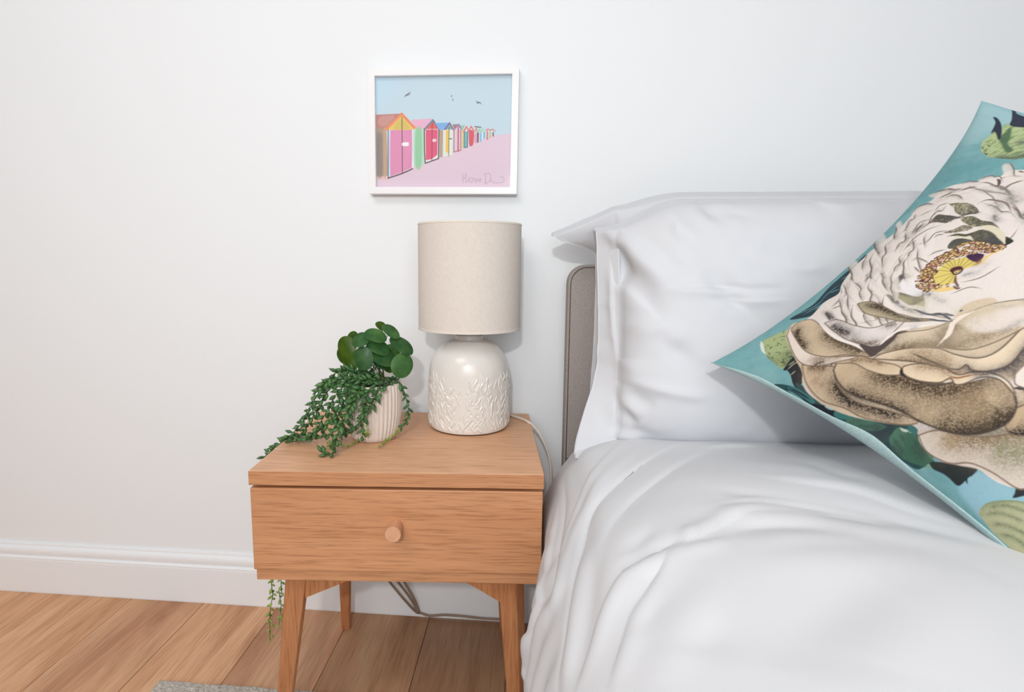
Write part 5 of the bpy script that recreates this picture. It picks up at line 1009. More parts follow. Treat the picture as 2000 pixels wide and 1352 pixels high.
('shade',[(0.208,0.214),(0.21,0.231),(0.2,0.255)],0.03,(60,54,54),{'alpha':0.95,'clip':[(0.209,0.21),(0.217,0.227),(0.208,0.26),(0.215,0.28),(0.218,0.31),(0.23,0.334),(0.246,0.346),(0.256,0.363),(0.237,0.36),(0.215,0.356),(0.197,0.34),(0.19,0.323),(0.192,0.29),(0.199,0.25)]}),
('shade',[(0.198,0.248),(0.192,0.29),(0.19,0.323),(0.198,0.344),(0.215,0.356)],0.026,(116,98,88),{'alpha':0.8,'clip':[(0.209,0.21),(0.217,0.227),(0.208,0.26),(0.215,0.28),(0.218,0.31),(0.23,0.334),(0.246,0.346),(0.256,0.363),(0.237,0.36),(0.215,0.356),(0.197,0.34),(0.19,0.323),(0.192,0.29),(0.199,0.25)]}),
('shade',[(0.235,0.339),(0.247,0.349),(0.255,0.36)],0.024,(120,104,94),{'alpha':0.8,'clip':[(0.209,0.21),(0.217,0.227),(0.208,0.26),(0.215,0.28),(0.218,0.31),(0.23,0.334),(0.246,0.346),(0.256,0.363),(0.237,0.36),(0.215,0.356),(0.197,0.34),(0.19,0.323),(0.192,0.29),(0.199,0.25)]}),
('line',[(0.219,0.287),(0.219,0.307),(0.226,0.32)],0.003,(124,110,100),{}),
('line',[(0.209,0.246),(0.209,0.267),(0.212,0.283)],0.003,(124,110,100),{}),
('poly',[(0.228,0.166),(0.235,0.174),(0.225,0.194),(0.22,0.221),(0.212,0.202),(0.219,0.181)],(58,52,52),{'soft':3}),
('line',[(0.242,0.171),(0.264,0.194)],0.003,(124,110,100),{}),
('line',[(0.267,0.232),(0.261,0.247),(0.261,0.284),(0.256,0.313),(0.256,0.33)],0.004,(124,110,100),{}),
('line',[(0.228,0.249),(0.228,0.278),(0.241,0.301),(0.254,0.313)],0.003,(124,110,100),{}),
('line',[(0.244,0.226),(0.23,0.245),(0.227,0.269)],0.003,(124,110,100),{}),
('poly',[(0.273,0.23),(0.266,0.254),(0.266,0.289),(0.258,0.311),(0.255,0.328),(0.263,0.355),(0.271,0.374),(0.284,0.403),(0.279,0.363),(0.277,0.333),(0.28,0.306),(0.284,0.278),(0.286,0.26)],(190,176,148),{'soft':2}),
('speckle',[(0.273,0.23),(0.266,0.254),(0.266,0.289),(0.258,0.311),(0.255,0.328),(0.263,0.355),(0.271,0.374),(0.284,0.403),(0.279,0.363),(0.277,0.333),(0.28,0.306),(0.284,0.278),(0.286,0.26)],(110,98,70),200,0.007,{'seed':41,'alpha':0.7}),
('shade',[(0.281,0.273),(0.28,0.306),(0.276,0.334),(0.275,0.37),(0.283,0.402)],0.02,(84,74,58),{'alpha':0.9,'clip':[(0.273,0.23),(0.266,0.254),(0.266,0.289),(0.258,0.311),(0.255,0.328),(0.263,0.355),(0.271,0.374),(0.284,0.403),(0.279,0.363),(0.277,0.333),(0.28,0.306),(0.284,0.278),(0.286,0.26)]}),
('shade',[(0.256,0.318),(0.26,0.347),(0.271,0.369)],0.018,(96,86,62),{'alpha':0.9,'clip':[(0.273,0.23),(0.266,0.254),(0.266,0.289),(0.258,0.311),(0.255,0.328),(0.263,0.355),(0.271,0.374),(0.284,0.403),(0.279,0.363),(0.277,0.333),(0.28,0.306),(0.284,0.278),(0.286,0.26)]}),
('line',[(0.343,0.119),(0.326,0.137),(0.31,0.162),(0.306,0.177)],0.003,(124,110,100),{}),
('line',[(0.355,0.117),(0.331,0.14),(0.316,0.162)],0.003,(124,110,100),{}),
('line',[(0.294,0.169),(0.334,0.176),(0.36,0.151)],0.003,(124,110,100),{}),
('line',[(0.247,0.166),(0.266,0.169),(0.294,0.171),(0.321,0.187)],0.003,(124,110,100),{}),
('line',[(0.286,0.216),(0.309,0.195),(0.325,0.189),(0.355,0.182)],0.003,(124,110,100),{}),
('line',[(0.271,0.225),(0.26,0.253),(0.26,0.278),(0.251,0.319)],0.003,(124,110,100),{}),
('line',[(0.285,0.188),(0.271,0.202),(0.258,0.205),(0.246,0.234),(0.241,0.255)],0.003,(124,110,100),{}),
('line',[(0.226,0.273),(0.23,0.286),(0.244,0.299),(0.249,0.314)],0.003,(124,110,100),{}),
('line',[(0.366,0.151),(0.396,0.12),(0.419,0.121),(0.439,0.133)],0.003,(124,110,100),{}),
('line',[(0.363,0.174),(0.382,0.168),(0.407,0.147),(0.427,0.146)],0.003,(124,110,100),{}),
('line',[(0.454,0.139),(0.483,0.12),(0.494,0.123)],0.003,(124,110,100),{}),
('line',[(0.439,0.205),(0.462,0.189),(0.491,0.18),(0.504,0.189)],0.003,(124,110,100),{}),
('line',[(0.359,0.199),(0.387,0.195),(0.419,0.184)],0.003,(124,110,100),{}),
('line',[(0.363,0.218),(0.384,0.207),(0.395,0.209)],0.003,(124,110,100),{}),
('line',[(0.443,0.166),(0.452,0.18),(0.478,0.177)],0.003,(124,110,100),{}),
('line',[(0.397,0.073),(0.424,0.078),(0.455,0.092)],0.003,(124,110,100),{}),
('line',[(0.375,0.127),(0.41,0.116),(0.448,0.136)],0.003,(124,110,100),{}),
('line',[(0.456,0.198),(0.471,0.211),(0.483,0.237)],0.003,(124,110,100),{}),
('line',[(0.343,0.211),(0.334,0.234),(0.309,0.245),(0.289,0.285)],0.003,(124,110,100),{}),
('line',[(0.422,0.255),(0.432,0.263),(0.433,0.285)],0.003,(124,110,100),{}),
('line',[(0.357,0.227),(0.377,0.217),(0.392,0.219)],0.003,(124,110,100),{}),
('shade',[(0.325,0.19),(0.347,0.186),(0.366,0.182)],0.01,(48,44,44),{'alpha':0.9}),
('shade',[(0.365,0.192),(0.386,0.187),(0.4,0.184)],0.016,(50,46,44),{'alpha':1}),
('shade',[(0.357,0.175),(0.365,0.171)],0.01,(60,56,54),{}),
('shade',[(0.367,0.214),(0.386,0.208)],0.008,(96,82,64),{}),
('shade',[(0.294,0.214),(0.3,0.229),(0.306,0.231)],0.026,(150,146,140),{'alpha':0.7}),
('shade',[(0.309,0.245),(0.321,0.24),(0.305,0.267),(0.291,0.284)],0.016,(104,110,104),{'alpha':0.7}),
('poly',[(0.273,0.229),(0.283,0.236),(0.286,0.265),(0.276,0.294),(0.278,0.326),(0.276,0.36),(0.271,0.374),(0.261,0.35),(0.253,0.325),(0.258,0.296),(0.259,0.259)],(176,162,132),{'soft':3}),
('speckle',[(0.273,0.229),(0.283,0.236),(0.286,0.265),(0.276,0.294),(0.278,0.326),(0.276,0.36),(0.271,0.374),(0.261,0.35),(0.253,0.325),(0.258,0.296),(0.259,0.259)],(100,90,62),220,0.007,{'seed':44,'alpha':0.8}),
('shade',[(0.284,0.267),(0.278,0.293),(0.278,0.326),(0.274,0.367)],0.016,(70,60,46),{'alpha':1,'clip':[(0.273,0.229),(0.283,0.236),(0.286,0.265),(0.276,0.294),(0.278,0.326),(0.276,0.36),(0.271,0.374),(0.261,0.35),(0.253,0.325),(0.258,0.296),(0.259,0.259)]}),
('shade',[(0.274,0.367),(0.283,0.398)],0.008,(96,82,64),{}),
('poly',[(0.339,0.257),(0.343,0.267),(0.336,0.286),(0.338,0.31),(0.34,0.349),(0.349,0.358),(0.323,0.382),(0.321,0.366),(0.314,0.35),(0.319,0.323),(0.327,0.287)],(164,156,126),{'soft':2}),
('shade',[(0.339,0.257),(0.343,0.267),(0.336,0.286),(0.338,0.313),(0.34,0.349)],0.014,(44,40,50),{'alpha':1,'grain':0.3,'clip':[(0.339,0.257),(0.343,0.267),(0.336,0.286),(0.338,0.31),(0.34,0.349),(0.349,0.358),(0.323,0.382),(0.321,0.366),(0.314,0.35),(0.319,0.323),(0.327,0.287)]}),
('shade',[(0.317,0.352),(0.327,0.362),(0.344,0.364)],0.024,(76,70,54),{'alpha':0.9,'clip':[(0.339,0.257),(0.343,0.267),(0.336,0.286),(0.338,0.31),(0.34,0.349),(0.349,0.358),(0.323,0.382),(0.321,0.366),(0.314,0.35),(0.319,0.323),(0.327,0.287)]}),
('poly',[(0.321,0.279),(0.325,0.294),(0.317,0.317),(0.31,0.326),(0.307,0.313),(0.314,0.294)],(140,134,122),{'soft':3}),
('shade',[(0.32,0.283),(0.313,0.307),(0.305,0.335),(0.301,0.365),(0.301,0.392)],0.01,(80,76,78),{'alpha':0.9}),
('poly',[(0.364,0.264),(0.379,0.263),(0.388,0.271),(0.392,0.289),(0.382,0.295),(0.373,0.281),(0.359,0.284),(0.343,0.297),(0.347,0.283)],(88,84,90),{'soft':4}),
('shade',[(0.367,0.256),(0.349,0.27),(0.34,0.291)],0.026,(180,166,136),{'alpha':0.6}),
('poly',[(0.355,0.288),(0.368,0.288),(0.379,0.31),(0.355,0.346),(0.344,0.347),(0.34,0.323)],(224,220,222),{'soft':2}),
('line',[(0.621,0.136),(0.641,0.157),(0.656,0.2),(0.672,0.227)],0.0024,(136,122,112),{}),
('line',[(0.573,0.121),(0.593,0.15),(0.607,0.189)],0.0024,(136,122,112),{}),
('line',[(0.486,0.123),(0.529,0.133),(0.557,0.168)],0.0024,(136,122,112),{}),
('line',[(0.443,0.13),(0.486,0.139),(0.507,0.174)],0.0024,(136,122,112),{}),
('line',[(0.423,0.122),(0.39,0.191),(0.355,0.216),(0.321,0.21)],0.0024,(136,122,112),{}),
('line',[(0.38,0.119),(0.334,0.154),(0.293,0.156)],0.0024,(136,122,112),{}),
('line',[(0.35,0.186),(0.303,0.217),(0.269,0.237)],0.0024,(136,122,112),{}),
('line',[(0.347,0.237),(0.3,0.257),(0.279,0.289)],0.0024,(136,122,112),{}),
('line',[(0.439,0.207),(0.396,0.226),(0.359,0.237)],0.0024,(136,122,112),{}),
('line',[(0.468,0.216),(0.424,0.229),(0.383,0.251)],0.0024,(136,122,112),{}),
('line',[(0.424,0.182),(0.374,0.209),(0.331,0.227)],0.0024,(136,122,112),{}),
('line',[(0.531,0.189),(0.501,0.18),(0.446,0.199)],0.0024,(136,122,112),{}),
('line',[(0.313,0.131),(0.28,0.162),(0.247,0.164)],0.0024,(136,122,112),{}),
('line',[(0.296,0.182),(0.261,0.206),(0.239,0.266)],0.0024,(136,122,112),{}),
('line',[(0.667,0.158),(0.683,0.195),(0.694,0.237)],0.0024,(136,122,112),{}),
('line',[(0.695,0.251),(0.687,0.289),(0.661,0.329)],0.0024,(136,122,112),{}),
('line',[(0.71,0.25),(0.726,0.268),(0.732,0.298)],0.0024,(136,122,112),{}),
('line',[(0.647,0.33),(0.627,0.365),(0.586,0.406)],0.0024,(136,122,112),{}),
('line',[(0.56,0.354),(0.538,0.408),(0.574,0.406)],0.0024,(136,122,112),{}),
('line',[(0.405,0.403),(0.428,0.43),(0.468,0.444)],0.0024,(136,122,112),{}),
('line',[(0.37,0.407),(0.398,0.427),(0.402,0.452)],0.0024,(136,122,112),{}),
('line',[(0.306,0.386),(0.306,0.426),(0.311,0.459)],0.0024,(136,122,112),{}),
('line',[(0.283,0.333),(0.287,0.372),(0.287,0.412)],0.0024,(136,122,112),{}),
('shade',[(0.627,0.136),(0.637,0.174),(0.653,0.209)],0.014,(176,166,156),{'alpha':0.6}),
('shade',[(0.429,0.224),(0.38,0.241),(0.35,0.251)],0.014,(176,166,156),{'alpha':0.6}),
('shade',[(0.347,0.145),(0.308,0.168),(0.275,0.169)],0.014,(176,166,156),{'alpha':0.6}),
('poly',[(0.276,0.231),(0.284,0.204),(0.298,0.166),(0.31,0.149),(0.328,0.117),(0.35,0.107),(0.331,0.158),(0.314,0.194),(0.297,0.218)],(224,216,208),{'soft':3,'alpha':0.75}),
('shade',[(0.284,0.204),(0.298,0.166),(0.31,0.149),(0.328,0.117)],0.018,(92,82,70),{'alpha':0.5469297933871174,'grain':0.6,'clip':[(0.276,0.231),(0.284,0.204),(0.298,0.166),(0.31,0.149),(0.328,0.117),(0.35,0.107),(0.331,0.158),(0.314,0.194),(0.297,0.218)]}),
('line',[(0.276,0.231),(0.284,0.204),(0.298,0.166),(0.31,0.149),(0.328,0.117)],0.0024,(104,92,84),{'alpha':0.9}),
('poly',[(0.301,0.218),(0.319,0.182),(0.347,0.131),(0.368,0.103),(0.423,0.006),(0.437,0.02),(0.389,0.116),(0.357,0.167),(0.329,0.2)],(228,220,214),{'soft':3,'alpha':0.75}),
('shade',[(0.301,0.218),(0.319,0.182),(0.347,0.131),(0.368,0.103),(0.423,0.006)],0.012,(92,82,70),{'alpha':0.5127229304967305,'grain':0.6,'clip':[(0.301,0.218),(0.319,0.182),(0.347,0.131),(0.368,0.103),(0.423,0.006),(0.437,0.02),(0.389,0.116),(0.357,0.167),(0.329,0.2)]}),
('line',[(0.301,0.218),(0.319,0.182),(0.347,0.131),(0.368,0.103),(0.423,0.006)],0.0032,(104,92,84),{'alpha':0.9}),
('poly',[(0.36,0.156),(0.379,0.133),(0.407,0.101),(0.423,0.092),(0.447,0.07),(0.463,0.085),(0.433,0.123),(0.406,0.147),(0.383,0.158)],(224,216,208),{'soft':3,'alpha':0.75}),
('shade',[(0.379,0.133),(0.407,0.101),(0.423,0.092)],0.018,(92,82,70),{'alpha':0.8384242699249872,'grain':0.6,'clip':[(0.36,0.156),(0.379,0.133),(0.407,0.101),(0.423,0.092),(0.447,0.07),(0.463,0.085),(0.433,0.123),(0.406,0.147),(0.383,0.158)]}),
('line',[(0.379,0.133),(0.407,0.101),(0.423,0.092),(0.447,0.07)],0.0018,(104,92,84),{'alpha':0.9}),
('poly',[(0.398,0.188),(0.423,0.15),(0.465,0.078),(0.493,0.038),(0.515,0.018),(0.536,0.018),(0.488,0.099),(0.451,0.152),(0.422,0.181)],(226,217,210),{'soft':3,'alpha':0.75}),
('shade',[(0.423,0.15),(0.465,0.078),(0.493,0.038)],0.018,(70,64,58),{'alpha':0.986626128521531,'grain':0.6,'clip':[(0.398,0.188),(0.423,0.15),(0.465,0.078),(0.493,0.038),(0.515,0.018),(0.536,0.018),(0.488,0.099),(0.451,0.152),(0.422,0.181)]}),
('line',[(0.423,0.15),(0.465,0.078),(0.493,0.038),(0.515,0.018),(0.536,0.018)],0.0032,(104,92,84),{'alpha':0.9}),
('poly',[(0.449,0.182),(0.477,0.143),(0.509,0.103),(0.525,0.092),(0.555,0.052),(0.567,0.059),(0.527,0.116),(0.496,0.151),(0.471,0.174)],(226,217,210),{'soft':3,'alpha':0.75}),
('shade',[(0.477,0.143),(0.509,0.103),(0.525,0.092)],0.018,(92,82,70),{'alpha':0.8718653276465991,'grain':0.6,'clip':[(0.449,0.182),(0.477,0.143),(0.509,0.103),(0.525,0.092),(0.555,0.052),(0.567,0.059),(0.527,0.116),(0.496,0.151),(0.471,0.174)]}),
('line',[(0.477,0.143),(0.509,0.103),(0.525,0.092),(0.555,0.052)],0.0032,(104,92,84),{'alpha':0.9}),
('poly',[(0.506,0.152),(0.537,0.116),(0.562,0.101),(0.566,0.113),(0.591,0.093),(0.59,0.123),(0.56,0.15),(0.535,0.165),(0.516,0.168)],(224,216,208),{'soft':3,'alpha':0.75}),
('shade',[(0.506,0.152),(0.537,0.116),(0.562,0.101),(0.566,0.113),(0.591,0.093)],0.012,(92,82,70),{'alpha':0.7604692088065725,'grain':0.6,'clip':[(0.506,0.152),(0.537,0.116),(0.562,0.101),(0.566,0.113),(0.591,0.093),(0.59,0.123),(0.56,0.15),(0.535,0.165),(0.516,0.168)]}),
('line',[(0.537,0.116),(0.562,0.101),(0.566,0.113),(0.591,0.093)],0.0024,(104,92,84),{'alpha':0.9}),
('poly',[(0.586,0.082),(0.613,0.075),(0.621,0.106),(0.615,0.139),(0.632,0.147),(0.625,0.187),(0.603,0.181),(0.587,0.165),(0.58,0.137)],(226,217,210),{'soft':3,'alpha':0.75}),
('shade',[(0.613,0.075),(0.621,0.106),(0.615,0.139)],0.012,(70,64,58),{'alpha':0.6134686730134362,'grain':0.6,'clip':[(0.586,0.082),(0.613,0.075),(0.621,0.106),(0.615,0.139),(0.632,0.147),(0.625,0.187),(0.603,0.181),(0.587,0.165),(0.58,0.137)]}),
('line',[(0.586,0.082),(0.613,0.075),(0.621,0.106),(0.615,0.139)],0.0032,(104,92,84),{'alpha':0.9}),
('poly',[(0.652,0.077),(0.662,0.1),(0.67,0.133),(0.667,0.159),(0.672,0.185),(0.659,0.226),(0.643,0.207),(0.634,0.18),(0.634,0.141)],(226,217,210),{'soft':3,'alpha':0.75}),
('shade',[(0.662,0.1),(0.67,0.133),(0.667,0.159),(0.672,0.185)],0.018,(70,64,58),{'alpha':0.7739981547331245,'grain':0.6,'clip':[(0.652,0.077),(0.662,0.1),(0.67,0.133),(0.667,0.159),(0.672,0.185),(0.659,0.226),(0.643,0.207),(0.634,0.18),(0.634,0.141)]}),
('line',[(0.652,0.077),(0.662,0.1),(0.67,0.133),(0.667,0.159),(0.672,0.185)],0.0032,(104,92,84),{'alpha':0.9}),
('poly',[(0.68,0.14),(0.687,0.159),(0.697,0.18),(0.697,0.197),(0.701,0.216),(0.691,0.242),(0.68,0.226),(0.673,0.205),(0.672,0.177)],(228,220,214),{'soft':3,'alpha':0.75}),
('shade',[(0.687,0.159),(0.697,0.18),(0.697,0.197),(0.701,0.216)],0.012,(70,64,58),{'alpha':0.7067000213448893,'grain':0.6,'clip':[(0.68,0.14),(0.687,0.159),(0.697,0.18),(0.697,0.197),(0.701,0.216),(0.691,0.242),(0.68,0.226),(0.673,0.205),(0.672,0.177)]}),
('line',[(0.687,0.159),(0.697,0.18),(0.697,0.197),(0.701,0.216)],0.0024,(104,92,84),{'alpha':0.9}),
('poly',[(0.703,0.201),(0.714,0.21),(0.722,0.224),(0.719,0.236),(0.721,0.248),(0.704,0.27),(0.693,0.26),(0.689,0.245),(0.691,0.226)],(226,217,210),{'soft':3,'alpha':0.75}),
('shade',[(0.703,0.201),(0.714,0.21),(0.722,0.224),(0.719,0.236)],0.012,(70,64,58),{'alpha':0.7922304353892207,'grain':0.6,'clip':[(0.703,0.201),(0.714,0.21),(0.722,0.224),(0.719,0.236),(0.721,0.248),(0.704,0.27),(0.693,0.26),(0.689,0.245),(0.691,0.226)]}),
('line',[(0.703,0.201),(0.714,0.21),(0.722,0.224),(0.719,0.236),(0.721,0.248),(0.704,0.27)],0.0024,(104,92,84),{'alpha':0.9}),
('poly',[(0.759,0.225),(0.769,0.236),(0.753,0.259),(0.731,0.278),(0.73,0.291),(0.697,0.317),(0.699,0.3),(0.709,0.279),(0.726,0.255)],(224,216,208),{'soft':3,'alpha':0.75}),
('shade',[(0.759,0.225),(0.769,0.236),(0.753,0.259),(0.731,0.278),(0.73,0.291)],0.012,(120,108,92),{'alpha':0.5547443136471797,'grain':0.6,'clip':[(0.759,0.225),(0.769,0.236),(0.753,0.259),(0.731,0.278),(0.73,0.291),(0.697,0.317),(0.699,0.3),(0.709,0.279),(0.726,0.255)]}),
('line',[(0.759,0.225),(0.769,0.236),(0.753,0.259),(0.731,0.278),(0.73,0.291)],0.0024,(104,92,84),{'alpha':0.9}),
('poly',[(0.232,0.242),(0.241,0.222),(0.254,0.196),(0.265,0.18),(0.278,0.159),(0.298,0.145),(0.283,0.179),(0.268,0.206),(0.251,0.227)],(224,216,208),{'soft':3,'alpha':0.75}),
('shade',[(0.241,0.222),(0.254,0.196),(0.265,0.18),(0.278,0.159)],0.018,(120,108,92),{'alpha':0.7368855070851394,'grain':0.6,'clip':[(0.232,0.242),(0.241,0.222),(0.254,0.196),(0.265,0.18),(0.278,0.159),(0.298,0.145),(0.283,0.179),(0.268,0.206),(0.251,0.227)]}),
('line',[(0.232,0.242),(0.241,0.222),(0.254,0.196),(0.265,0.18),(0.278,0.159)],0.0024,(104,92,84),{'alpha':0.9}),
('poly',[(0.211,0.295),(0.229,0.266),(0.253,0.225),(0.271,0.202),(0.3,0.17),(0.34,0.146),(0.31,0.202),(0.28,0.242),(0.249,0.273)],(228,220,214),{'soft':3,'alpha':0.75}),
('shade',[(0.229,0.266),(0.253,0.225),(0.271,0.202),(0.3,0.17)],0.012,(70,64,58),{'alpha':0.5178672208681852,'grain':0.6,'clip':[(0.211,0.295),(0.229,0.266),(0.253,0.225),(0.271,0.202),(0.3,0.17),(0.34,0.146),(0.31,0.202),(0.28,0.242),(0.249,0.273)]}),
('line',[(0.211,0.295),(0.229,0.266),(0.253,0.225),(0.271,0.202),(0.3,0.17)],0.0032,(104,92,84),{'alpha':0.9}),
('poly',[(0.279,0.279),(0.285,0.241),(0.304,0.208),(0.32,0.196),(0.335,0.151),(0.36,0.131),(0.34,0.188),(0.321,0.229),(0.303,0.259)],(226,217,210),{'soft':3,'alpha':0.75}),
('shade',[(0.285,0.241),(0.304,0.208),(0.32,0.196),(0.335,0.151)],0.012,(92,82,70),{'alpha':0.6820072139236847,'grain':0.6,'clip':[(0.279,0.279),(0.285,0.241),(0.304,0.208),(0.32,0.196),(0.335,0.151),(0.36,0.131),(0.34,0.188),(0.321,0.229),(0.303,0.259)]}),
('line',[(0.285,0.241),(0.304,0.208),(0.32,0.196),(0.335,0.151)],0.0024,(104,92,84),{'alpha':0.9}),
('poly',[(0.308,0.265),(0.329,0.232),(0.36,0.187),(0.382,0.165),(0.414,0.122),(0.451,0.097),(0.407,0.168),(0.373,0.214),(0.341,0.244)],(228,220,214),{'soft':3,'alpha':0.75}),
('shade',[(0.308,0.265),(0.329,0.232),(0.36,0.187),(0.382,0.165),(0.414,0.122)],0.012,(92,82,70),{'alpha':0.7550833467774981,'grain':0.6,'clip':[(0.308,0.265),(0.329,0.232),(0.36,0.187),(0.382,0.165),(0.414,0.122),(0.451,0.097),(0.407,0.168),(0.373,0.214),(0.341,0.244)]}),
('line',[(0.329,0.232),(0.36,0.187),(0.382,0.165),(0.414,0.122),(0.451,0.097)],0.0032,(104,92,84),{'alpha':0.9}),
('poly',[(0.367,0.234),(0.389,0.2),(0.42,0.162),(0.438,0.155),(0.468,0.119),(0.491,0.13),(0.453,0.184),(0.423,0.215),(0.394,0.232)],(226,217,210),{'soft':3,'alpha':0.75}),
('shade',[(0.389,0.2),(0.42,0.162),(0.438,0.155),(0.468,0.119)],0.018,(120,108,92),{'alpha':0.5805923266520094,'grain':0.6,'clip':[(0.367,0.234),(0.389,0.2),(0.42,0.162),(0.438,0.155),(0.468,0.119),(0.491,0.13),(0.453,0.184),(0.423,0.215),(0.394,0.232)]}),
('line',[(0.389,0.2),(0.42,0.162),(0.438,0.155),(0.468,0.119),(0.491,0.13)],0.0032,(104,92,84),{'alpha':0.9}),
('poly',[(0.416,0.22),(0.444,0.182),(0.472,0.166),(0.484,0.174),(0.513,0.141),(0.528,0.156),(0.494,0.19),(0.464,0.214),(0.438,0.224)],(226,217,210),{'soft':3,'alpha':0.75}),
('shade',[(0.444,0.182),(0.472,0.166),(0.484,0.174),(0.513,0.141)],0.018,(120,108,92),{'alpha':0.7838525352101222,'grain':0.6,'clip':[(0.416,0.22),(0.444,0.182),(0.472,0.166),(0.484,0.174),(0.513,0.141),(0.528,0.156),(0.494,0.19),(0.464,0.214),(0.438,0.224)]}),
('line',[(0.444,0.182),(0.472,0.166),(0.484,0.174),(0.513,0.141)],0.0032,(104,92,84),{'alpha':0.9}),
('poly',[(0.469,0.214),(0.492,0.197),(0.519,0.176),(0.533,0.172),(0.551,0.166),(0.557,0.185),(0.528,0.206),(0.504,0.219),(0.484,0.222)],(226,217,210),{'soft':3,'alpha':0.75}),
('shade',[(0.492,0.197),(0.519,0.176),(0.533,0.172),(0.551,0.166)],0.018,(120,108,92),{'alpha':0.9786808557780791,'grain':0.6,'clip':[(0.469,0.214),(0.492,0.197),(0.519,0.176),(0.533,0.172),(0.551,0.166),(0.557,0.185),(0.528,0.206),(0.504,0.219),(0.484,0.222)]}),
('line',[(0.492,0.197),(0.519,0.176),(0.533,0.172),(0.551,0.166)],0.0032,(104,92,84),{'alpha':0.9}),
('poly',[(0.541,0.192),(0.571,0.174),(0.592,0.172),(0.594,0.186),(0.614,0.181),(0.611,0.207),(0.583,0.217),(0.561,0.22),(0.545,0.214)],(228,220,214),{'soft':3,'alpha':0.75}),
('shade',[(0.571,0.174),(0.592,0.172),(0.594,0.186)],0.012,(70,64,58),{'alpha':0.5530784616573113,'grain':0.6,'clip':[(0.541,0.192),(0.571,0.174),(0.592,0.172),(0.594,0.186),(0.614,0.181),(0.611,0.207),(0.583,0.217),(0.561,0.22),(0.545,0.214)]}),
('line',[(0.541,0.192),(0.571,0.174),(0.592,0.172),(0.594,0.186),(0.614,0.181)],0.0032,(104,92,84),{'alpha':0.9}),
('poly',[(0.636,0.155),(0.648,0.165),(0.647,0.191),(0.636,0.216),(0.637,0.234),(0.611,0.275),(0.602,0.26),(0.602,0.238),(0.611,0.206)],(224,216,208),{'soft':3,'alpha':0.75}),
('shade',[(0.636,0.155),(0.648,0.165),(0.647,0.191),(0.636,0.216)],0.012,(120,108,92),{'alpha':0.9489839364475052,'grain':0.6,'clip':[(0.636,0.155),(0.648,0.165),(0.647,0.191),(0.636,0.216),(0.637,0.234),(0.611,0.275),(0.602,0.26),(0.602,0.238),(0.611,0.206)]}),
('line',[(0.636,0.155),(0.648,0.165),(0.647,0.191),(0.636,0.216)],0.0024,(104,92,84),{'alpha':0.9}),
('poly',[(0.682,0.189),(0.676,0.214),(0.671,0.242),(0.663,0.261),(0.651,0.287),(0.626,0.319),(0.631,0.294),(0.641,0.265),(0.656,0.23)],(228,220,214),{'soft':3,'alpha':0.75}),
('shade',[(0.682,0.189),(0.676,0.214),(0.671,0.242),(0.663,0.261)],0.012,(120,108,92),{'alpha':0.6278450270287212,'grain':0.6,'clip':[(0.682,0.189),(0.676,0.214),(0.671,0.242),(0.663,0.261),(0.651,0.287),(0.626,0.319),(0.631,0.294),(0.641,0.265),(0.656,0.23)]}),
('line',[(0.682,0.189),(0.676,0.214),(0.671,0.242),(0.663,0.261),(0.651,0.287),(0.626,0.319)],0.0018,(104,92,84),{'alpha':0.9}),
('poly',[(0.69,0.241),(0.691,0.264),(0.681,0.295),(0.669,0.315),(0.666,0.335),(0.648,0.36),(0.651,0.336),(0.659,0.308),(0.671,0.277)],(228,220,214),{'soft':3,'alpha':0.75}),
('shade',[(0.69,0.241),(0.691,0.264),(0.681,0.295),(0.669,0.315)],0.012,(120,108,92),{'alpha':0.9692320064277927,'grain':0.6,'clip':[(0.69,0.241),(0.691,0.264),(0.681,0.295),(0.669,0.315),(0.666,0.335),(0.648,0.36),(0.651,0.336),(0.659,0.308),(0.671,0.277)]}),
('line',[(0.69,0.241),(0.691,0.264),(0.681,0.295),(0.669,0.315),(0.666,0.335)],0.0024,(104,92,84),{'alpha':0.9}),
('poly',[(0.196,0.309),(0.201,0.284),(0.217,0.254),(0.231,0.237),(0.245,0.208),(0.269,0.187),(0.254,0.227),(0.237,0.259),(0.219,0.287)],(228,220,214),{'soft':3,'alpha':0.75}),
('shade',[(0.201,0.284),(0.217,0.254),(0.231,0.237),(0.245,0.208)],0.012,(120,108,92),{'alpha':0.9793920227346107,'grain':0.6,'clip':[(0.196,0.309),(0.201,0.284),(0.217,0.254),(0.231,0.237),(0.245,0.208),(0.269,0.187),(0.254,0.227),(0.237,0.259),(0.219,0.287)]}),
('line',[(0.196,0.309),(0.201,0.284),(0.217,0.254),(0.231,0.237),(0.245,0.208),(0.269,0.187)],0.0032,(104,92,84),{'alpha':0.9}),
('poly',[(0.18,0.259),(0.187,0.234),(0.206,0.206),(0.221,0.192),(0.235,0.162),(0.259,0.14),(0.24,0.181),(0.222,0.212),(0.202,0.239)],(228,220,214),{'soft':3,'alpha':0.75}),
('shade',[(0.187,0.234),(0.206,0.206),(0.221,0.192),(0.235,0.162)],0.018,(92,82,70),{'alpha':0.9372216349830149,'grain':0.6,'clip':[(0.18,0.259),(0.187,0.234),(0.206,0.206),(0.221,0.192),(0.235,0.162),(0.259,0.14),(0.24,0.181),(0.222,0.212),(0.202,0.239)]}),
('line',[(0.187,0.234),(0.206,0.206),(0.221,0.192),(0.235,0.162)],0.0024,(104,92,84),{'alpha':0.9}),
('poly',[(0.231,0.321),(0.236,0.3),(0.249,0.277),(0.263,0.267),(0.273,0.246),(0.295,0.235),(0.284,0.263),(0.27,0.286),(0.254,0.306)],(226,217,210),{'soft':3,'alpha':0.75}),
('shade',[(0.231,0.321),(0.236,0.3),(0.249,0.277),(0.263,0.267)],0.018,(120,108,92),{'alpha':0.7753923208800366,'grain':0.6,'clip':[(0.231,0.321),(0.236,0.3),(0.249,0.277),(0.263,0.267),(0.273,0.246),(0.295,0.235),(0.284,0.263),(0.27,0.286),(0.254,0.306)]}),
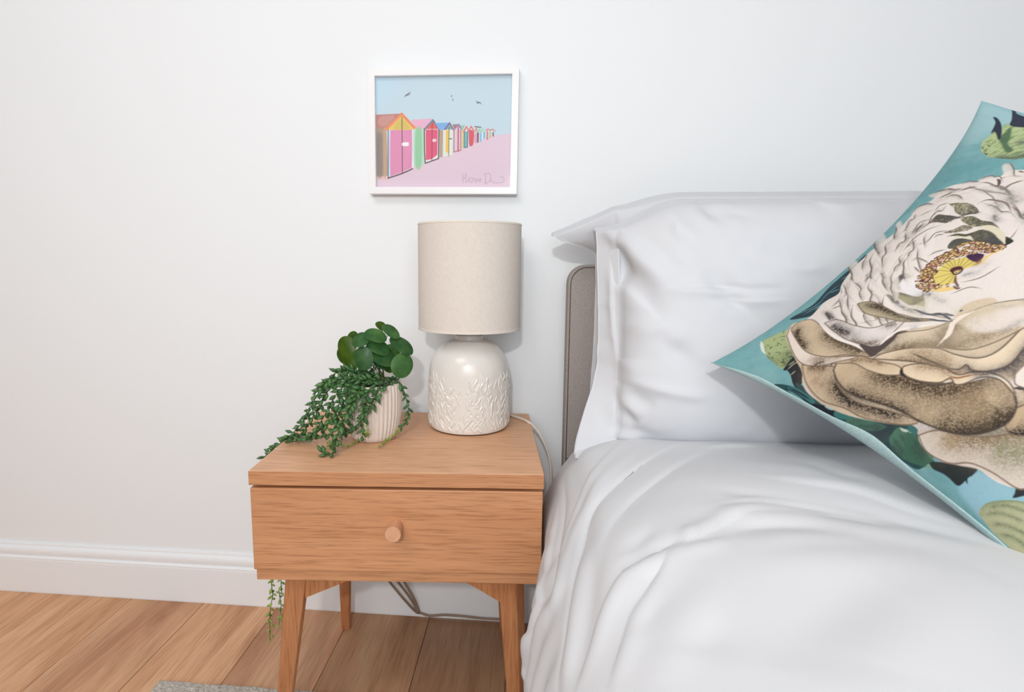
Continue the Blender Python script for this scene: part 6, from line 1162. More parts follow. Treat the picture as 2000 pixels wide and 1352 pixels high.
('line',[(0.231,0.321),(0.236,0.3),(0.249,0.277),(0.263,0.267),(0.273,0.246),(0.295,0.235)],0.0024,(104,92,84),{'alpha':0.9}),
('poly',[(0.266,0.307),(0.274,0.279),(0.295,0.253),(0.313,0.241),(0.327,0.214),(0.354,0.198),(0.335,0.235),(0.315,0.265),(0.293,0.289)],(228,220,214),{'soft':3,'alpha':0.75}),
('shade',[(0.266,0.307),(0.274,0.279),(0.295,0.253),(0.313,0.241),(0.327,0.214)],0.012,(70,64,58),{'alpha':0.8886173407138565,'grain':0.6,'clip':[(0.266,0.307),(0.274,0.279),(0.295,0.253),(0.313,0.241),(0.327,0.214),(0.354,0.198),(0.335,0.235),(0.315,0.265),(0.293,0.289)]}),
('line',[(0.266,0.307),(0.274,0.279),(0.295,0.253),(0.313,0.241),(0.327,0.214),(0.354,0.198)],0.0018,(104,92,84),{'alpha':0.9}),
('poly',[(0.324,0.293),(0.334,0.269),(0.35,0.24),(0.363,0.226),(0.377,0.199),(0.397,0.181),(0.378,0.22),(0.36,0.25),(0.343,0.275)],(226,217,210),{'soft':3,'alpha':0.75}),
('shade',[(0.334,0.269),(0.35,0.24),(0.363,0.226),(0.377,0.199)],0.018,(70,64,58),{'alpha':0.9004543854926141,'grain':0.6,'clip':[(0.324,0.293),(0.334,0.269),(0.35,0.24),(0.363,0.226),(0.377,0.199),(0.397,0.181),(0.378,0.22),(0.36,0.25),(0.343,0.275)]}),
('line',[(0.334,0.269),(0.35,0.24),(0.363,0.226)],0.0024,(104,92,84),{'alpha':0.9}),
('poly',[(0.368,0.263),(0.38,0.244),(0.399,0.232),(0.412,0.234),(0.427,0.216),(0.444,0.217),(0.425,0.237),(0.406,0.251),(0.387,0.261)],(224,216,208),{'soft':3,'alpha':0.75}),
('shade',[(0.38,0.244),(0.399,0.232),(0.412,0.234),(0.427,0.216)],0.018,(70,64,58),{'alpha':0.6754552443850901,'grain':0.6,'clip':[(0.368,0.263),(0.38,0.244),(0.399,0.232),(0.412,0.234),(0.427,0.216),(0.444,0.217),(0.425,0.237),(0.406,0.251),(0.387,0.261)]}),
('line',[(0.38,0.244),(0.399,0.232),(0.412,0.234),(0.427,0.216),(0.444,0.217)],0.0018,(104,92,84),{'alpha':0.9}),
('poly',[(0.387,0.293),(0.413,0.256),(0.445,0.229),(0.463,0.226),(0.495,0.187),(0.519,0.185),(0.479,0.232),(0.446,0.264),(0.415,0.285)],(226,217,210),{'soft':3,'alpha':0.75}),
('shade',[(0.387,0.293),(0.413,0.256),(0.445,0.229),(0.463,0.226),(0.495,0.187)],0.012,(70,64,58),{'alpha':0.8277555935499257,'grain':0.6,'clip':[(0.387,0.293),(0.413,0.256),(0.445,0.229),(0.463,0.226),(0.495,0.187),(0.519,0.185),(0.479,0.232),(0.446,0.264),(0.415,0.285)]}),
('line',[(0.413,0.256),(0.445,0.229),(0.463,0.226),(0.495,0.187)],0.0018,(104,92,84),{'alpha':0.9}),
('poly',[(0.451,0.273),(0.471,0.254),(0.497,0.225),(0.511,0.217),(0.527,0.207),(0.532,0.225),(0.503,0.255),(0.481,0.271),(0.463,0.279)],(228,220,214),{'soft':3,'alpha':0.75}),
('shade',[(0.471,0.254),(0.497,0.225),(0.511,0.217)],0.012,(120,108,92),{'alpha':0.7135708807736333,'grain':0.6,'clip':[(0.451,0.273),(0.471,0.254),(0.497,0.225),(0.511,0.217),(0.527,0.207),(0.532,0.225),(0.503,0.255),(0.481,0.271),(0.463,0.279)]}),
('line',[(0.471,0.254),(0.497,0.225),(0.511,0.217)],0.0018,(104,92,84),{'alpha':0.9}),
('poly',[(0.544,0.205),(0.565,0.206),(0.576,0.224),(0.572,0.247),(0.583,0.258),(0.57,0.295),(0.552,0.286),(0.541,0.27),(0.536,0.246)],(226,217,210),{'soft':3,'alpha':0.75}),
('shade',[(0.565,0.206),(0.576,0.224),(0.572,0.247)],0.012,(120,108,92),{'alpha':0.5036163668221634,'grain':0.6,'clip':[(0.544,0.205),(0.565,0.206),(0.576,0.224),(0.572,0.247),(0.583,0.258),(0.57,0.295),(0.552,0.286),(0.541,0.27),(0.536,0.246)]}),
('line',[(0.544,0.205),(0.565,0.206),(0.576,0.224),(0.572,0.247),(0.583,0.258),(0.57,0.295)],0.0032,(104,92,84),{'alpha':0.9}),
('poly',[(0.603,0.238),(0.611,0.247),(0.608,0.267),(0.602,0.281),(0.603,0.295),(0.587,0.318),(0.583,0.305),(0.583,0.288),(0.588,0.267)],(228,220,214),{'soft':3,'alpha':0.75}),
('shade',[(0.603,0.238),(0.611,0.247),(0.608,0.267),(0.602,0.281),(0.603,0.295)],0.018,(120,108,92),{'alpha':0.9793297132042276,'grain':0.6,'clip':[(0.603,0.238),(0.611,0.247),(0.608,0.267),(0.602,0.281),(0.603,0.295),(0.587,0.318),(0.583,0.305),(0.583,0.288),(0.588,0.267)]}),
('line',[(0.611,0.247),(0.608,0.267),(0.602,0.281),(0.603,0.295)],0.0024,(104,92,84),{'alpha':0.9}),
('poly',[(0.625,0.258),(0.631,0.281),(0.625,0.315),(0.614,0.337),(0.615,0.358),(0.597,0.386),(0.594,0.36),(0.597,0.331),(0.606,0.297)],(228,220,214),{'soft':3,'alpha':0.75}),
('shade',[(0.631,0.281),(0.625,0.315),(0.614,0.337),(0.615,0.358)],0.012,(120,108,92),{'alpha':0.7187228798039158,'grain':0.6,'clip':[(0.625,0.258),(0.631,0.281),(0.625,0.315),(0.614,0.337),(0.615,0.358),(0.597,0.386),(0.594,0.36),(0.597,0.331),(0.606,0.297)]}),
('line',[(0.631,0.281),(0.625,0.315),(0.614,0.337),(0.615,0.358),(0.597,0.386)],0.0024,(104,92,84),{'alpha':0.9}),
('poly',[(0.643,0.321),(0.635,0.344),(0.621,0.372),(0.607,0.387),(0.598,0.407),(0.578,0.427),(0.588,0.404),(0.602,0.378),(0.62,0.35)],(228,220,214),{'soft':3,'alpha':0.75}),
('shade',[(0.635,0.344),(0.621,0.372),(0.607,0.387)],0.012,(70,64,58),{'alpha':0.813670554505478,'grain':0.6,'clip':[(0.643,0.321),(0.635,0.344),(0.621,0.372),(0.607,0.387),(0.598,0.407),(0.578,0.427),(0.588,0.404),(0.602,0.378),(0.62,0.35)]}),
('line',[(0.635,0.344),(0.621,0.372),(0.607,0.387),(0.598,0.407)],0.0032,(104,92,84),{'alpha':0.9}),
('poly',[(0.185,0.35),(0.192,0.325),(0.209,0.293),(0.226,0.275),(0.241,0.246),(0.271,0.221),(0.255,0.261),(0.235,0.297),(0.212,0.327)],(226,217,210),{'soft':3,'alpha':0.75}),
('shade',[(0.185,0.35),(0.192,0.325),(0.209,0.293),(0.226,0.275)],0.018,(120,108,92),{'alpha':0.8139846714448635,'grain':0.6,'clip':[(0.185,0.35),(0.192,0.325),(0.209,0.293),(0.226,0.275),(0.241,0.246),(0.271,0.221),(0.255,0.261),(0.235,0.297),(0.212,0.327)]}),
('line',[(0.192,0.325),(0.209,0.293),(0.226,0.275),(0.241,0.246),(0.271,0.221)],0.0032,(104,92,84),{'alpha':0.9}),
('poly',[(0.234,0.366),(0.239,0.35),(0.247,0.329),(0.255,0.318),(0.265,0.301),(0.281,0.287),(0.274,0.309),(0.263,0.33),(0.25,0.349)],(228,220,214),{'soft':3,'alpha':0.75}),
('shade',[(0.234,0.366),(0.239,0.35),(0.247,0.329),(0.255,0.318),(0.265,0.301)],0.018,(92,82,70),{'alpha':0.6109640878451588,'grain':0.6,'clip':[(0.234,0.366),(0.239,0.35),(0.247,0.329),(0.255,0.318),(0.265,0.301),(0.281,0.287),(0.274,0.309),(0.263,0.33),(0.25,0.349)]}),
('line',[(0.239,0.35),(0.247,0.329),(0.255,0.318),(0.265,0.301)],0.0018,(104,92,84),{'alpha':0.9}),
('poly',[(0.271,0.354),(0.28,0.329),(0.291,0.294),(0.3,0.274),(0.315,0.246),(0.336,0.221),(0.323,0.263),(0.308,0.297),(0.291,0.328)],(226,217,210),{'soft':3,'alpha':0.75}),
('shade',[(0.28,0.329),(0.291,0.294),(0.3,0.274),(0.315,0.246)],0.012,(92,82,70),{'alpha':0.6549249786497677,'grain':0.6,'clip':[(0.271,0.354),(0.28,0.329),(0.291,0.294),(0.3,0.274),(0.315,0.246),(0.336,0.221),(0.323,0.263),(0.308,0.297),(0.291,0.328)]}),
('line',[(0.28,0.329),(0.291,0.294),(0.3,0.274)],0.0032,(104,92,84),{'alpha':0.9}),
('poly',[(0.313,0.315),(0.324,0.297),(0.34,0.275),(0.353,0.265),(0.368,0.249),(0.389,0.241),(0.374,0.266),(0.355,0.287),(0.336,0.303)],(224,216,208),{'soft':3,'alpha':0.75}),
('shade',[(0.313,0.315),(0.324,0.297),(0.34,0.275),(0.353,0.265),(0.368,0.249)],0.012,(120,108,92),{'alpha':0.7861834008429458,'grain':0.6,'clip':[(0.313,0.315),(0.324,0.297),(0.34,0.275),(0.353,0.265),(0.368,0.249),(0.389,0.241),(0.374,0.266),(0.355,0.287),(0.336,0.303)]}),
('line',[(0.324,0.297),(0.34,0.275),(0.353,0.265),(0.368,0.249),(0.389,0.241)],0.0018,(104,92,84),{'alpha':0.9}),
('poly',[(0.356,0.31),(0.37,0.29),(0.388,0.267),(0.402,0.256),(0.418,0.241),(0.439,0.238),(0.419,0.266),(0.399,0.287),(0.379,0.301)],(224,216,208),{'soft':3,'alpha':0.75}),
('shade',[(0.37,0.29),(0.388,0.267),(0.402,0.256)],0.012,(92,82,70),{'alpha':0.7313348711518598,'grain':0.6,'clip':[(0.356,0.31),(0.37,0.29),(0.388,0.267),(0.402,0.256),(0.418,0.241),(0.439,0.238),(0.419,0.266),(0.399,0.287),(0.379,0.301)]}),
('line',[(0.37,0.29),(0.388,0.267),(0.402,0.256),(0.418,0.241),(0.439,0.238)],0.0032,(104,92,84),{'alpha':0.9}),
('poly',[(0.242,0.375),(0.248,0.353),(0.265,0.328),(0.28,0.316),(0.293,0.293),(0.319,0.276),(0.306,0.306),(0.289,0.331),(0.269,0.355)],(228,220,214),{'soft':3,'alpha':0.75}),
('shade',[(0.248,0.353),(0.265,0.328),(0.28,0.316)],0.018,(120,108,92),{'alpha':0.5918518243574751,'grain':0.6,'clip':[(0.242,0.375),(0.248,0.353),(0.265,0.328),(0.28,0.316),(0.293,0.293),(0.319,0.276),(0.306,0.306),(0.289,0.331),(0.269,0.355)]}),
('line',[(0.248,0.353),(0.265,0.328),(0.28,0.316),(0.293,0.293),(0.319,0.276)],0.0032,(104,92,84),{'alpha':0.9}),
('poly',[(0.399,0.311),(0.415,0.291),(0.436,0.265),(0.448,0.253),(0.466,0.237),(0.483,0.237),(0.459,0.268),(0.438,0.29),(0.418,0.306)],(228,220,214),{'soft':3,'alpha':0.75}),
('shade',[(0.399,0.311),(0.415,0.291),(0.436,0.265),(0.448,0.253),(0.466,0.237)],0.012,(92,82,70),{'alpha':0.6655334976858673,'grain':0.6,'clip':[(0.399,0.311),(0.415,0.291),(0.436,0.265),(0.448,0.253),(0.466,0.237),(0.483,0.237),(0.459,0.268),(0.438,0.29),(0.418,0.306)]}),
('line',[(0.399,0.311),(0.415,0.291),(0.436,0.265),(0.448,0.253),(0.466,0.237)],0.0024,(104,92,84),{'alpha':0.9}),
('poly',[(0.062,0.553),(0.093,0.578),(0.119,0.63),(0.156,0.67),(0.19,0.69),(0.214,0.716),(0.14,0.759),(0.101,0.741),(0.09,0.726),(0.087,0.689),(0.077,0.653),(0.053,0.623),(0.046,0.581)],(218,206,194),{'soft':1.2}),
('shade',[(0.086,0.575),(0.115,0.632),(0.155,0.676),(0.197,0.707)],0.0575,(114,87,54),{'alpha':1.1700000000000002,'grain':0.5,'clip':[(0.062,0.553),(0.093,0.578),(0.119,0.63),(0.156,0.67),(0.19,0.69),(0.214,0.716),(0.14,0.759),(0.101,0.741),(0.09,0.726),(0.087,0.689),(0.077,0.653),(0.053,0.623),(0.046,0.581)]}),
('shade',[(0.127,0.66),(0.132,0.69),(0.17,0.724)],0.075,(126,121,90),{'alpha':1.04,'grain':0.5,'clip':[(0.062,0.553),(0.093,0.578),(0.119,0.63),(0.156,0.67),(0.19,0.69),(0.214,0.716),(0.14,0.759),(0.101,0.741),(0.09,0.726),(0.087,0.689),(0.077,0.653),(0.053,0.623),(0.046,0.581)]}),
('shade',[(0.091,0.587),(0.083,0.622)],0.05,(148,121,83),{'alpha':0.9099999999999999,'grain':0.5,'clip':[(0.062,0.553),(0.093,0.578),(0.119,0.63),(0.156,0.67),(0.19,0.69),(0.214,0.716),(0.14,0.759),(0.101,0.741),(0.09,0.726),(0.087,0.689),(0.077,0.653),(0.053,0.623),(0.046,0.581)]}),
('line',[(0.062,0.553),(0.093,0.578),(0.119,0.63),(0.156,0.67),(0.19,0.69),(0.214,0.716),(0.14,0.759),(0.101,0.741),(0.09,0.726),(0.087,0.689),(0.077,0.653),(0.053,0.623),(0.046,0.581),(0.062,0.553)],0.0026,(112,94,78),{'taper':False,'alpha':0.8}),
('poly',[(0.078,0.234),(0.096,0.281),(0.107,0.321),(0.085,0.328),(0.061,0.364),(0.052,0.413),(0.062,0.472),(0.083,0.536),(0.063,0.523),(0.039,0.485),(0.024,0.438),(0.028,0.389),(0.021,0.334),(0.039,0.28)],(212,190,162),{'soft':1.2}),
('shade',[(0.106,0.319),(0.076,0.333),(0.052,0.385),(0.057,0.447),(0.081,0.534)],0.055,(25,16,9),{'alpha':1.3,'grain':0.5,'clip':[(0.078,0.234),(0.096,0.281),(0.107,0.321),(0.085,0.328),(0.061,0.364),(0.052,0.413),(0.062,0.472),(0.083,0.536),(0.063,0.523),(0.039,0.485),(0.024,0.438),(0.028,0.389),(0.021,0.334),(0.039,0.28)]}),
('shade',[(0.078,0.245),(0.097,0.303)],0.0325,(81,58,36),{'alpha':1.1700000000000002,'grain':0.5,'clip':[(0.078,0.234),(0.096,0.281),(0.107,0.321),(0.085,0.328),(0.061,0.364),(0.052,0.413),(0.062,0.472),(0.083,0.536),(0.063,0.523),(0.039,0.485),(0.024,0.438),(0.028,0.389),(0.021,0.334),(0.039,0.28)]}),
('shade',[(0.059,0.277),(0.051,0.325)],0.0375,(148,121,92),{'alpha':0.78,'grain':0.5,'clip':[(0.078,0.234),(0.096,0.281),(0.107,0.321),(0.085,0.328),(0.061,0.364),(0.052,0.413),(0.062,0.472),(0.083,0.536),(0.063,0.523),(0.039,0.485),(0.024,0.438),(0.028,0.389),(0.021,0.334),(0.039,0.28)]}),
('line',[(0.078,0.234),(0.096,0.281),(0.107,0.321),(0.085,0.328),(0.061,0.364),(0.052,0.413),(0.062,0.472),(0.083,0.536),(0.063,0.523),(0.039,0.485),(0.024,0.438),(0.028,0.389),(0.021,0.334),(0.039,0.28),(0.078,0.234)],0.0026,(112,94,78),{'taper':False,'alpha':0.8}),
('poly',[(0.171,0.663),(0.197,0.657),(0.219,0.663),(0.258,0.689),(0.208,0.72),(0.166,0.683)],(186,164,134),{'soft':1.2}),
('shade',[(0.171,0.663),(0.166,0.683),(0.208,0.72)],0.0375,(25,16,18),{'alpha':1.3,'grain':0.5,'clip':[(0.171,0.663),(0.197,0.657),(0.219,0.663),(0.258,0.689),(0.208,0.72),(0.166,0.683)]}),
('line',[(0.171,0.663),(0.197,0.657),(0.219,0.663),(0.258,0.689),(0.208,0.72),(0.166,0.683),(0.171,0.663)],0.0026,(112,94,78),{'taper':False,'alpha':0.8}),
('poly',[(0.098,0.315),(0.121,0.314),(0.143,0.35),(0.133,0.398),(0.145,0.455),(0.145,0.472),(0.158,0.514),(0.19,0.548),(0.226,0.577),(0.244,0.607),(0.235,0.638),(0.21,0.659),(0.175,0.662),(0.136,0.641),(0.108,0.607),(0.09,0.556),(0.081,0.513),(0.068,0.451),(0.065,0.386),(0.077,0.344)],(206,184,154),{'soft':1.2}),
('shade',[(0.23,0.644),(0.194,0.66),(0.142,0.644),(0.101,0.596),(0.086,0.543)],0.1,(61,47,27),{'alpha':1.2349999999999999,'grain':0.5,'clip':[(0.098,0.315),(0.121,0.314),(0.143,0.35),(0.133,0.398),(0.145,0.455),(0.145,0.472),(0.158,0.514),(0.19,0.548),(0.226,0.577),(0.244,0.607),(0.235,0.638),(0.21,0.659),(0.175,0.662),(0.136,0.641),(0.108,0.607),(0.09,0.556),(0.081,0.513),(0.068,0.451),(0.065,0.386),(0.077,0.344)]}),
('shade',[(0.219,0.653),(0.179,0.662),(0.132,0.636),(0.1,0.597)],0.0375,(20,14,9),{'alpha':1.3,'grain':0.5,'clip':[(0.098,0.315),(0.121,0.314),(0.143,0.35),(0.133,0.398),(0.145,0.455),(0.145,0.472),(0.158,0.514),(0.19,0.548),(0.226,0.577),(0.244,0.607),(0.235,0.638),(0.21,0.659),(0.175,0.662),(0.136,0.641),(0.108,0.607),(0.09,0.556),(0.081,0.513),(0.068,0.451),(0.065,0.386),(0.077,0.344)]}),
('shade',[(0.085,0.544),(0.069,0.467),(0.065,0.396),(0.077,0.344)],0.0425,(36,25,14),{'alpha':1.2349999999999999,'grain':0.5,'clip':[(0.098,0.315),(0.121,0.314),(0.143,0.35),(0.133,0.398),(0.145,0.455),(0.145,0.472),(0.158,0.514),(0.19,0.548),(0.226,0.577),(0.244,0.607),(0.235,0.638),(0.21,0.659),(0.175,0.662),(0.136,0.641),(0.108,0.607),(0.09,0.556),(0.081,0.513),(0.068,0.451),(0.065,0.386),(0.077,0.344)]}),
('shade',[(0.138,0.355),(0.127,0.412),(0.139,0.476),(0.159,0.529),(0.186,0.56),(0.227,0.591),(0.235,0.634)],0.065,(52,36,20),{'alpha':1.2349999999999999,'grain':0.5,'clip':[(0.098,0.315),(0.121,0.314),(0.143,0.35),(0.133,0.398),(0.145,0.455),(0.145,0.472),(0.158,0.514),(0.19,0.548),(0.226,0.577),(0.244,0.607),(0.235,0.638),(0.21,0.659),(0.175,0.662),(0.136,0.641),(0.108,0.607),(0.09,0.556),(0.081,0.513),(0.068,0.451),(0.065,0.386),(0.077,0.344)]}),
('shade',[(0.16,0.575),(0.197,0.624)],0.075,(126,101,67),{'alpha':0.78,'grain':0.5,'clip':[(0.098,0.315),(0.121,0.314),(0.143,0.35),(0.133,0.398),(0.145,0.455),(0.145,0.472),(0.158,0.514),(0.19,0.548),(0.226,0.577),(0.244,0.607),(0.235,0.638),(0.21,0.659),(0.175,0.662),(0.136,0.641),(0.108,0.607),(0.09,0.556),(0.081,0.513),(0.068,0.451),(0.065,0.386),(0.077,0.344)]}),
('line',[(0.098,0.315),(0.121,0.314),(0.143,0.35),(0.133,0.398),(0.145,0.455),(0.145,0.472),(0.158,0.514),(0.19,0.548),(0.226,0.577),(0.244,0.607),(0.235,0.638),(0.21,0.659),(0.175,0.662),(0.136,0.641),(0.108,0.607),(0.09,0.556),(0.081,0.513),(0.068,0.451),(0.065,0.386),(0.077,0.344),(0.098,0.315)],0.0034,(66,56,50),{'taper':False,'alpha':0.8}),
('poly',[(0.113,0.306),(0.138,0.318),(0.155,0.352),(0.159,0.398),(0.162,0.438),(0.148,0.455),(0.133,0.426),(0.13,0.385),(0.132,0.348)],(214,194,166),{'soft':1.2}),
('shade',[(0.12,0.317),(0.151,0.365),(0.159,0.426)],0.025,(126,99,67),{'alpha':1.04,'grain':0.5,'clip':[(0.113,0.306),(0.138,0.318),(0.155,0.352),(0.159,0.398),(0.162,0.438),(0.148,0.455),(0.133,0.426),(0.13,0.385),(0.132,0.348)]}),
('line',[(0.113,0.306),(0.138,0.318),(0.155,0.352),(0.159,0.398),(0.162,0.438),(0.148,0.455),(0.133,0.426),(0.13,0.385),(0.132,0.348),(0.113,0.306)],0.0026,(112,94,78),{'taper':False,'alpha':0.8}),
('poly',[(0.15,0.455),(0.166,0.448),(0.189,0.476),(0.205,0.507),(0.208,0.544),(0.229,0.564),(0.247,0.592),(0.247,0.622),(0.232,0.643),(0.242,0.608),(0.229,0.582),(0.199,0.565),(0.189,0.553),(0.194,0.539),(0.174,0.528),(0.155,0.499),(0.148,0.474)],(224,204,176),{'soft':1.2}),
('shade',[(0.166,0.457),(0.197,0.504),(0.205,0.546)],0.0225,(137,105,74),{'alpha':0.9099999999999999,'grain':0.5,'clip':[(0.15,0.455),(0.166,0.448),(0.189,0.476),(0.205,0.507),(0.208,0.544),(0.229,0.564),(0.247,0.592),(0.247,0.622),(0.232,0.643),(0.242,0.608),(0.229,0.582),(0.199,0.565),(0.189,0.553),(0.194,0.539),(0.174,0.528),(0.155,0.499),(0.148,0.474)]}),
('line',[(0.188,0.557),(0.218,0.575),(0.241,0.595),(0.247,0.62),(0.231,0.645)],0.0045,(232,222,208),{}),
('line',[(0.15,0.455),(0.166,0.448),(0.189,0.476),(0.205,0.507),(0.208,0.544),(0.229,0.564),(0.247,0.592),(0.247,0.622),(0.232,0.643),(0.242,0.608),(0.229,0.582),(0.199,0.565),(0.189,0.553),(0.194,0.539),(0.174,0.528),(0.155,0.499),(0.148,0.474),(0.15,0.455)],0.003,(88,70,58),{'taper':False,'alpha':0.8}),
('poly',[(0.146,0.451),(0.161,0.445),(0.151,0.457),(0.146,0.468)],(52,46,48),{}),
('poly',[(0.159,0.378),(0.181,0.392),(0.208,0.426),(0.234,0.477),(0.241,0.513),(0.26,0.553),(0.298,0.571),(0.372,0.571),(0.425,0.577),(0.384,0.606),(0.328,0.601),(0.281,0.603),(0.251,0.588),(0.232,0.562),(0.235,0.545),(0.217,0.538),(0.199,0.503),(0.18,0.447)],(222,204,178),{'soft':1.2}),
('shade',[(0.166,0.403),(0.19,0.475),(0.217,0.538)],0.0325,(114,90,61),{'alpha':1.1700000000000002,'grain':0.5,'clip':[(0.159,0.378),(0.181,0.392),(0.208,0.426),(0.234,0.477),(0.241,0.513),(0.26,0.553),(0.298,0.571),(0.372,0.571),(0.425,0.577),(0.384,0.606),(0.328,0.601),(0.281,0.603),(0.251,0.588),(0.232,0.562),(0.235,0.545),(0.217,0.538),(0.199,0.503),(0.18,0.447)]}),
('shade',[(0.195,0.418),(0.221,0.486),(0.225,0.533)],0.0325,(155,128,94),{'alpha':0.78,'grain':0.5,'clip':[(0.159,0.378),(0.181,0.392),(0.208,0.426),(0.234,0.477),(0.241,0.513),(0.26,0.553),(0.298,0.571),(0.372,0.571),(0.425,0.577),(0.384,0.606),(0.328,0.601),(0.281,0.603),(0.251,0.588),(0.232,0.562),(0.235,0.545),(0.217,0.538),(0.199,0.503),(0.18,0.447)]}),
('line',[(0.159,0.378),(0.181,0.392),(0.208,0.426),(0.234,0.477),(0.241,0.513),(0.26,0.553),(0.298,0.571),(0.372,0.571),(0.425,0.577),(0.384,0.606),(0.328,0.601),(0.281,0.603),(0.251,0.588),(0.232,0.562),(0.235,0.545),(0.217,0.538),(0.199,0.503),(0.18,0.447),(0.159,0.378)],0.003,(84,72,62),{'taper':False,'alpha':0.8}),
('shade',[(0.209,0.535),(0.231,0.548),(0.232,0.573),(0.254,0.594),(0.283,0.607),(0.33,0.603),(0.39,0.602)],0.026,(52,46,50),{'alpha':1,'grain':0.3}),
('poly',[(0.267,0.621),(0.297,0.622),(0.344,0.633),(0.275,0.677),(0.249,0.637)],(222,212,202),{'soft':1.2}),
('line',[(0.267,0.621),(0.297,0.622),(0.344,0.633),(0.275,0.677),(0.249,0.637),(0.267,0.621)],0.0026,(112,94,78),{'taper':False,'alpha':0.8}),
('poly',[(0.166,0.374),(0.209,0.374),(0.241,0.39),(0.269,0.433),(0.306,0.456),(0.34,0.471),(0.38,0.496),(0.418,0.537),(0.439,0.567),(0.412,0.587),(0.349,0.57),(0.303,0.553),(0.269,0.532),(0.25,0.506),(0.225,0.449),(0.2,0.414)],(214,198,174),{'soft':1.2}),
('shade',[(0.246,0.468),(0.271,0.474),(0.311,0.468)],0.0425,(83,63,43),{'alpha':1.1700000000000002,'grain':0.5,'clip':[(0.166,0.374),(0.209,0.374),(0.241,0.39),(0.269,0.433),(0.306,0.456),(0.34,0.471),(0.38,0.496),(0.418,0.537),(0.439,0.567),(0.412,0.587),(0.349,0.57),(0.303,0.553),(0.269,0.532),(0.25,0.506),(0.225,0.449),(0.2,0.414)]}),
('shade',[(0.172,0.378),(0.212,0.423),(0.245,0.486),(0.281,0.538)],0.035,(92,70,45),{'alpha':1.1700000000000002,'grain':0.5,'clip':[(0.166,0.374),(0.209,0.374),(0.241,0.39),(0.269,0.433),(0.306,0.456),(0.34,0.471),(0.38,0.496),(0.418,0.537),(0.439,0.567),(0.412,0.587),(0.349,0.57),(0.303,0.553),(0.269,0.532),(0.25,0.506),(0.225,0.449),(0.2,0.414)]}),
('shade',[(0.172,0.374),(0.209,0.374),(0.237,0.39)],0.0275,(31,22,22),{'alpha':1.3,'grain':0.5,'clip':[(0.166,0.374),(0.209,0.374),(0.241,0.39),(0.269,0.433),(0.306,0.456),(0.34,0.471),(0.38,0.496),(0.418,0.537),(0.439,0.567),(0.412,0.587),(0.349,0.57),(0.303,0.553),(0.269,0.532),(0.25,0.506),(0.225,0.449),(0.2,0.414)]}),
('shade',[(0.274,0.497),(0.321,0.539),(0.38,0.568)],0.0375,(148,126,96),{'alpha':1.04,'grain':0.5,'clip':[(0.166,0.374),(0.209,0.374),(0.241,0.39),(0.269,0.433),(0.306,0.456),(0.34,0.471),(0.38,0.496),(0.418,0.537),(0.439,0.567),(0.412,0.587),(0.349,0.57),(0.303,0.553),(0.269,0.532),(0.25,0.506),(0.225,0.449),(0.2,0.414)]}),
('line',[(0.166,0.374),(0.209,0.374),(0.241,0.39),(0.269,0.433),(0.306,0.456),(0.34,0.471),(0.38,0.496),(0.418,0.537),(0.439,0.567),(0.412,0.587),(0.349,0.57),(0.303,0.553),(0.269,0.532),(0.25,0.506),(0.225,0.449),(0.2,0.414),(0.166,0.374)],0.0026,(112,94,78),{'taper':False,'alpha':0.8}),
('poly',[(0.318,0.479),(0.36,0.503),(0.4,0.541),(0.425,0.577),(0.397,0.596),(0.354,0.56),(0.315,0.529),(0.304,0.503)],(222,212,206),{'soft':6,'alpha':0.85}),
('line',[(0.238,0.474),(0.273,0.475),(0.305,0.465),(0.346,0.475)],0.005,(230,218,202),{}),
('poly',[(0.14,0.119),(0.169,0.102),(0.132,0.168),(0.115,0.231),(0.127,0.289),(0.151,0.345),(0.118,0.307),(0.092,0.273),(0.081,0.23),(0.101,0.178)],(226,214,202),{'soft':1.2}),
('shade',[(0.085,0.234),(0.115,0.266),(0.139,0.323)],0.0275,(148,126,99),{'alpha':0.9099999999999999,'grain':0.5,'clip':[(0.14,0.119),(0.169,0.102),(0.132,0.168),(0.115,0.231),(0.127,0.289),(0.151,0.345),(0.118,0.307),(0.092,0.273),(0.081,0.23),(0.101,0.178)]}),
('shade',[(0.085,0.257),(0.113,0.284)],0.02,(65,52,31),{'alpha':1.04,'grain':0.5,'clip':[(0.14,0.119),(0.169,0.102),(0.132,0.168),(0.115,0.231),(0.127,0.289),(0.151,0.345),(0.118,0.307),(0.092,0.273),(0.081,0.23),(0.101,0.178)]}),
('line',[(0.14,0.119),(0.169,0.102),(0.132,0.168),(0.115,0.231),(0.127,0.289),(0.151,0.345),(0.118,0.307),(0.092,0.273),(0.081,0.23),(0.101,0.178),(0.14,0.119)],0.0026,(112,94,78),{'taper':False,'alpha':0.8}),
('poly',[(0.161,0.112),(0.188,0.105),(0.202,0.142),(0.187,0.2),(0.174,0.26),(0.171,0.318),(0.164,0.372),(0.145,0.319),(0.12,0.273),(0.113,0.22),(0.129,0.169)],(208,188,160),{'soft':1.2}),
('shade',[(0.187,0.19),(0.17,0.264),(0.167,0.321),(0.162,0.373)],0.05,(61,47,27),{'alpha':1.2349999999999999,'grain':0.5,'clip':[(0.161,0.112),(0.188,0.105),(0.202,0.142),(0.187,0.2),(0.174,0.26),(0.171,0.318),(0.164,0.372),(0.145,0.319),(0.12,0.273),(0.113,0.22),(0.129,0.169)]}),
('shade',[(0.179,0.116),(0.137,0.164),(0.116,0.225)],0.03,(38,22,11),{'alpha':1.2349999999999999,'grain':0.5,'clip':[(0.161,0.112),(0.188,0.105),(0.202,0.142),(0.187,0.2),(0.174,0.26),(0.171,0.318),(0.164,0.372),(0.145,0.319),(0.12,0.273),(0.113,0.22),(0.129,0.169)]}),
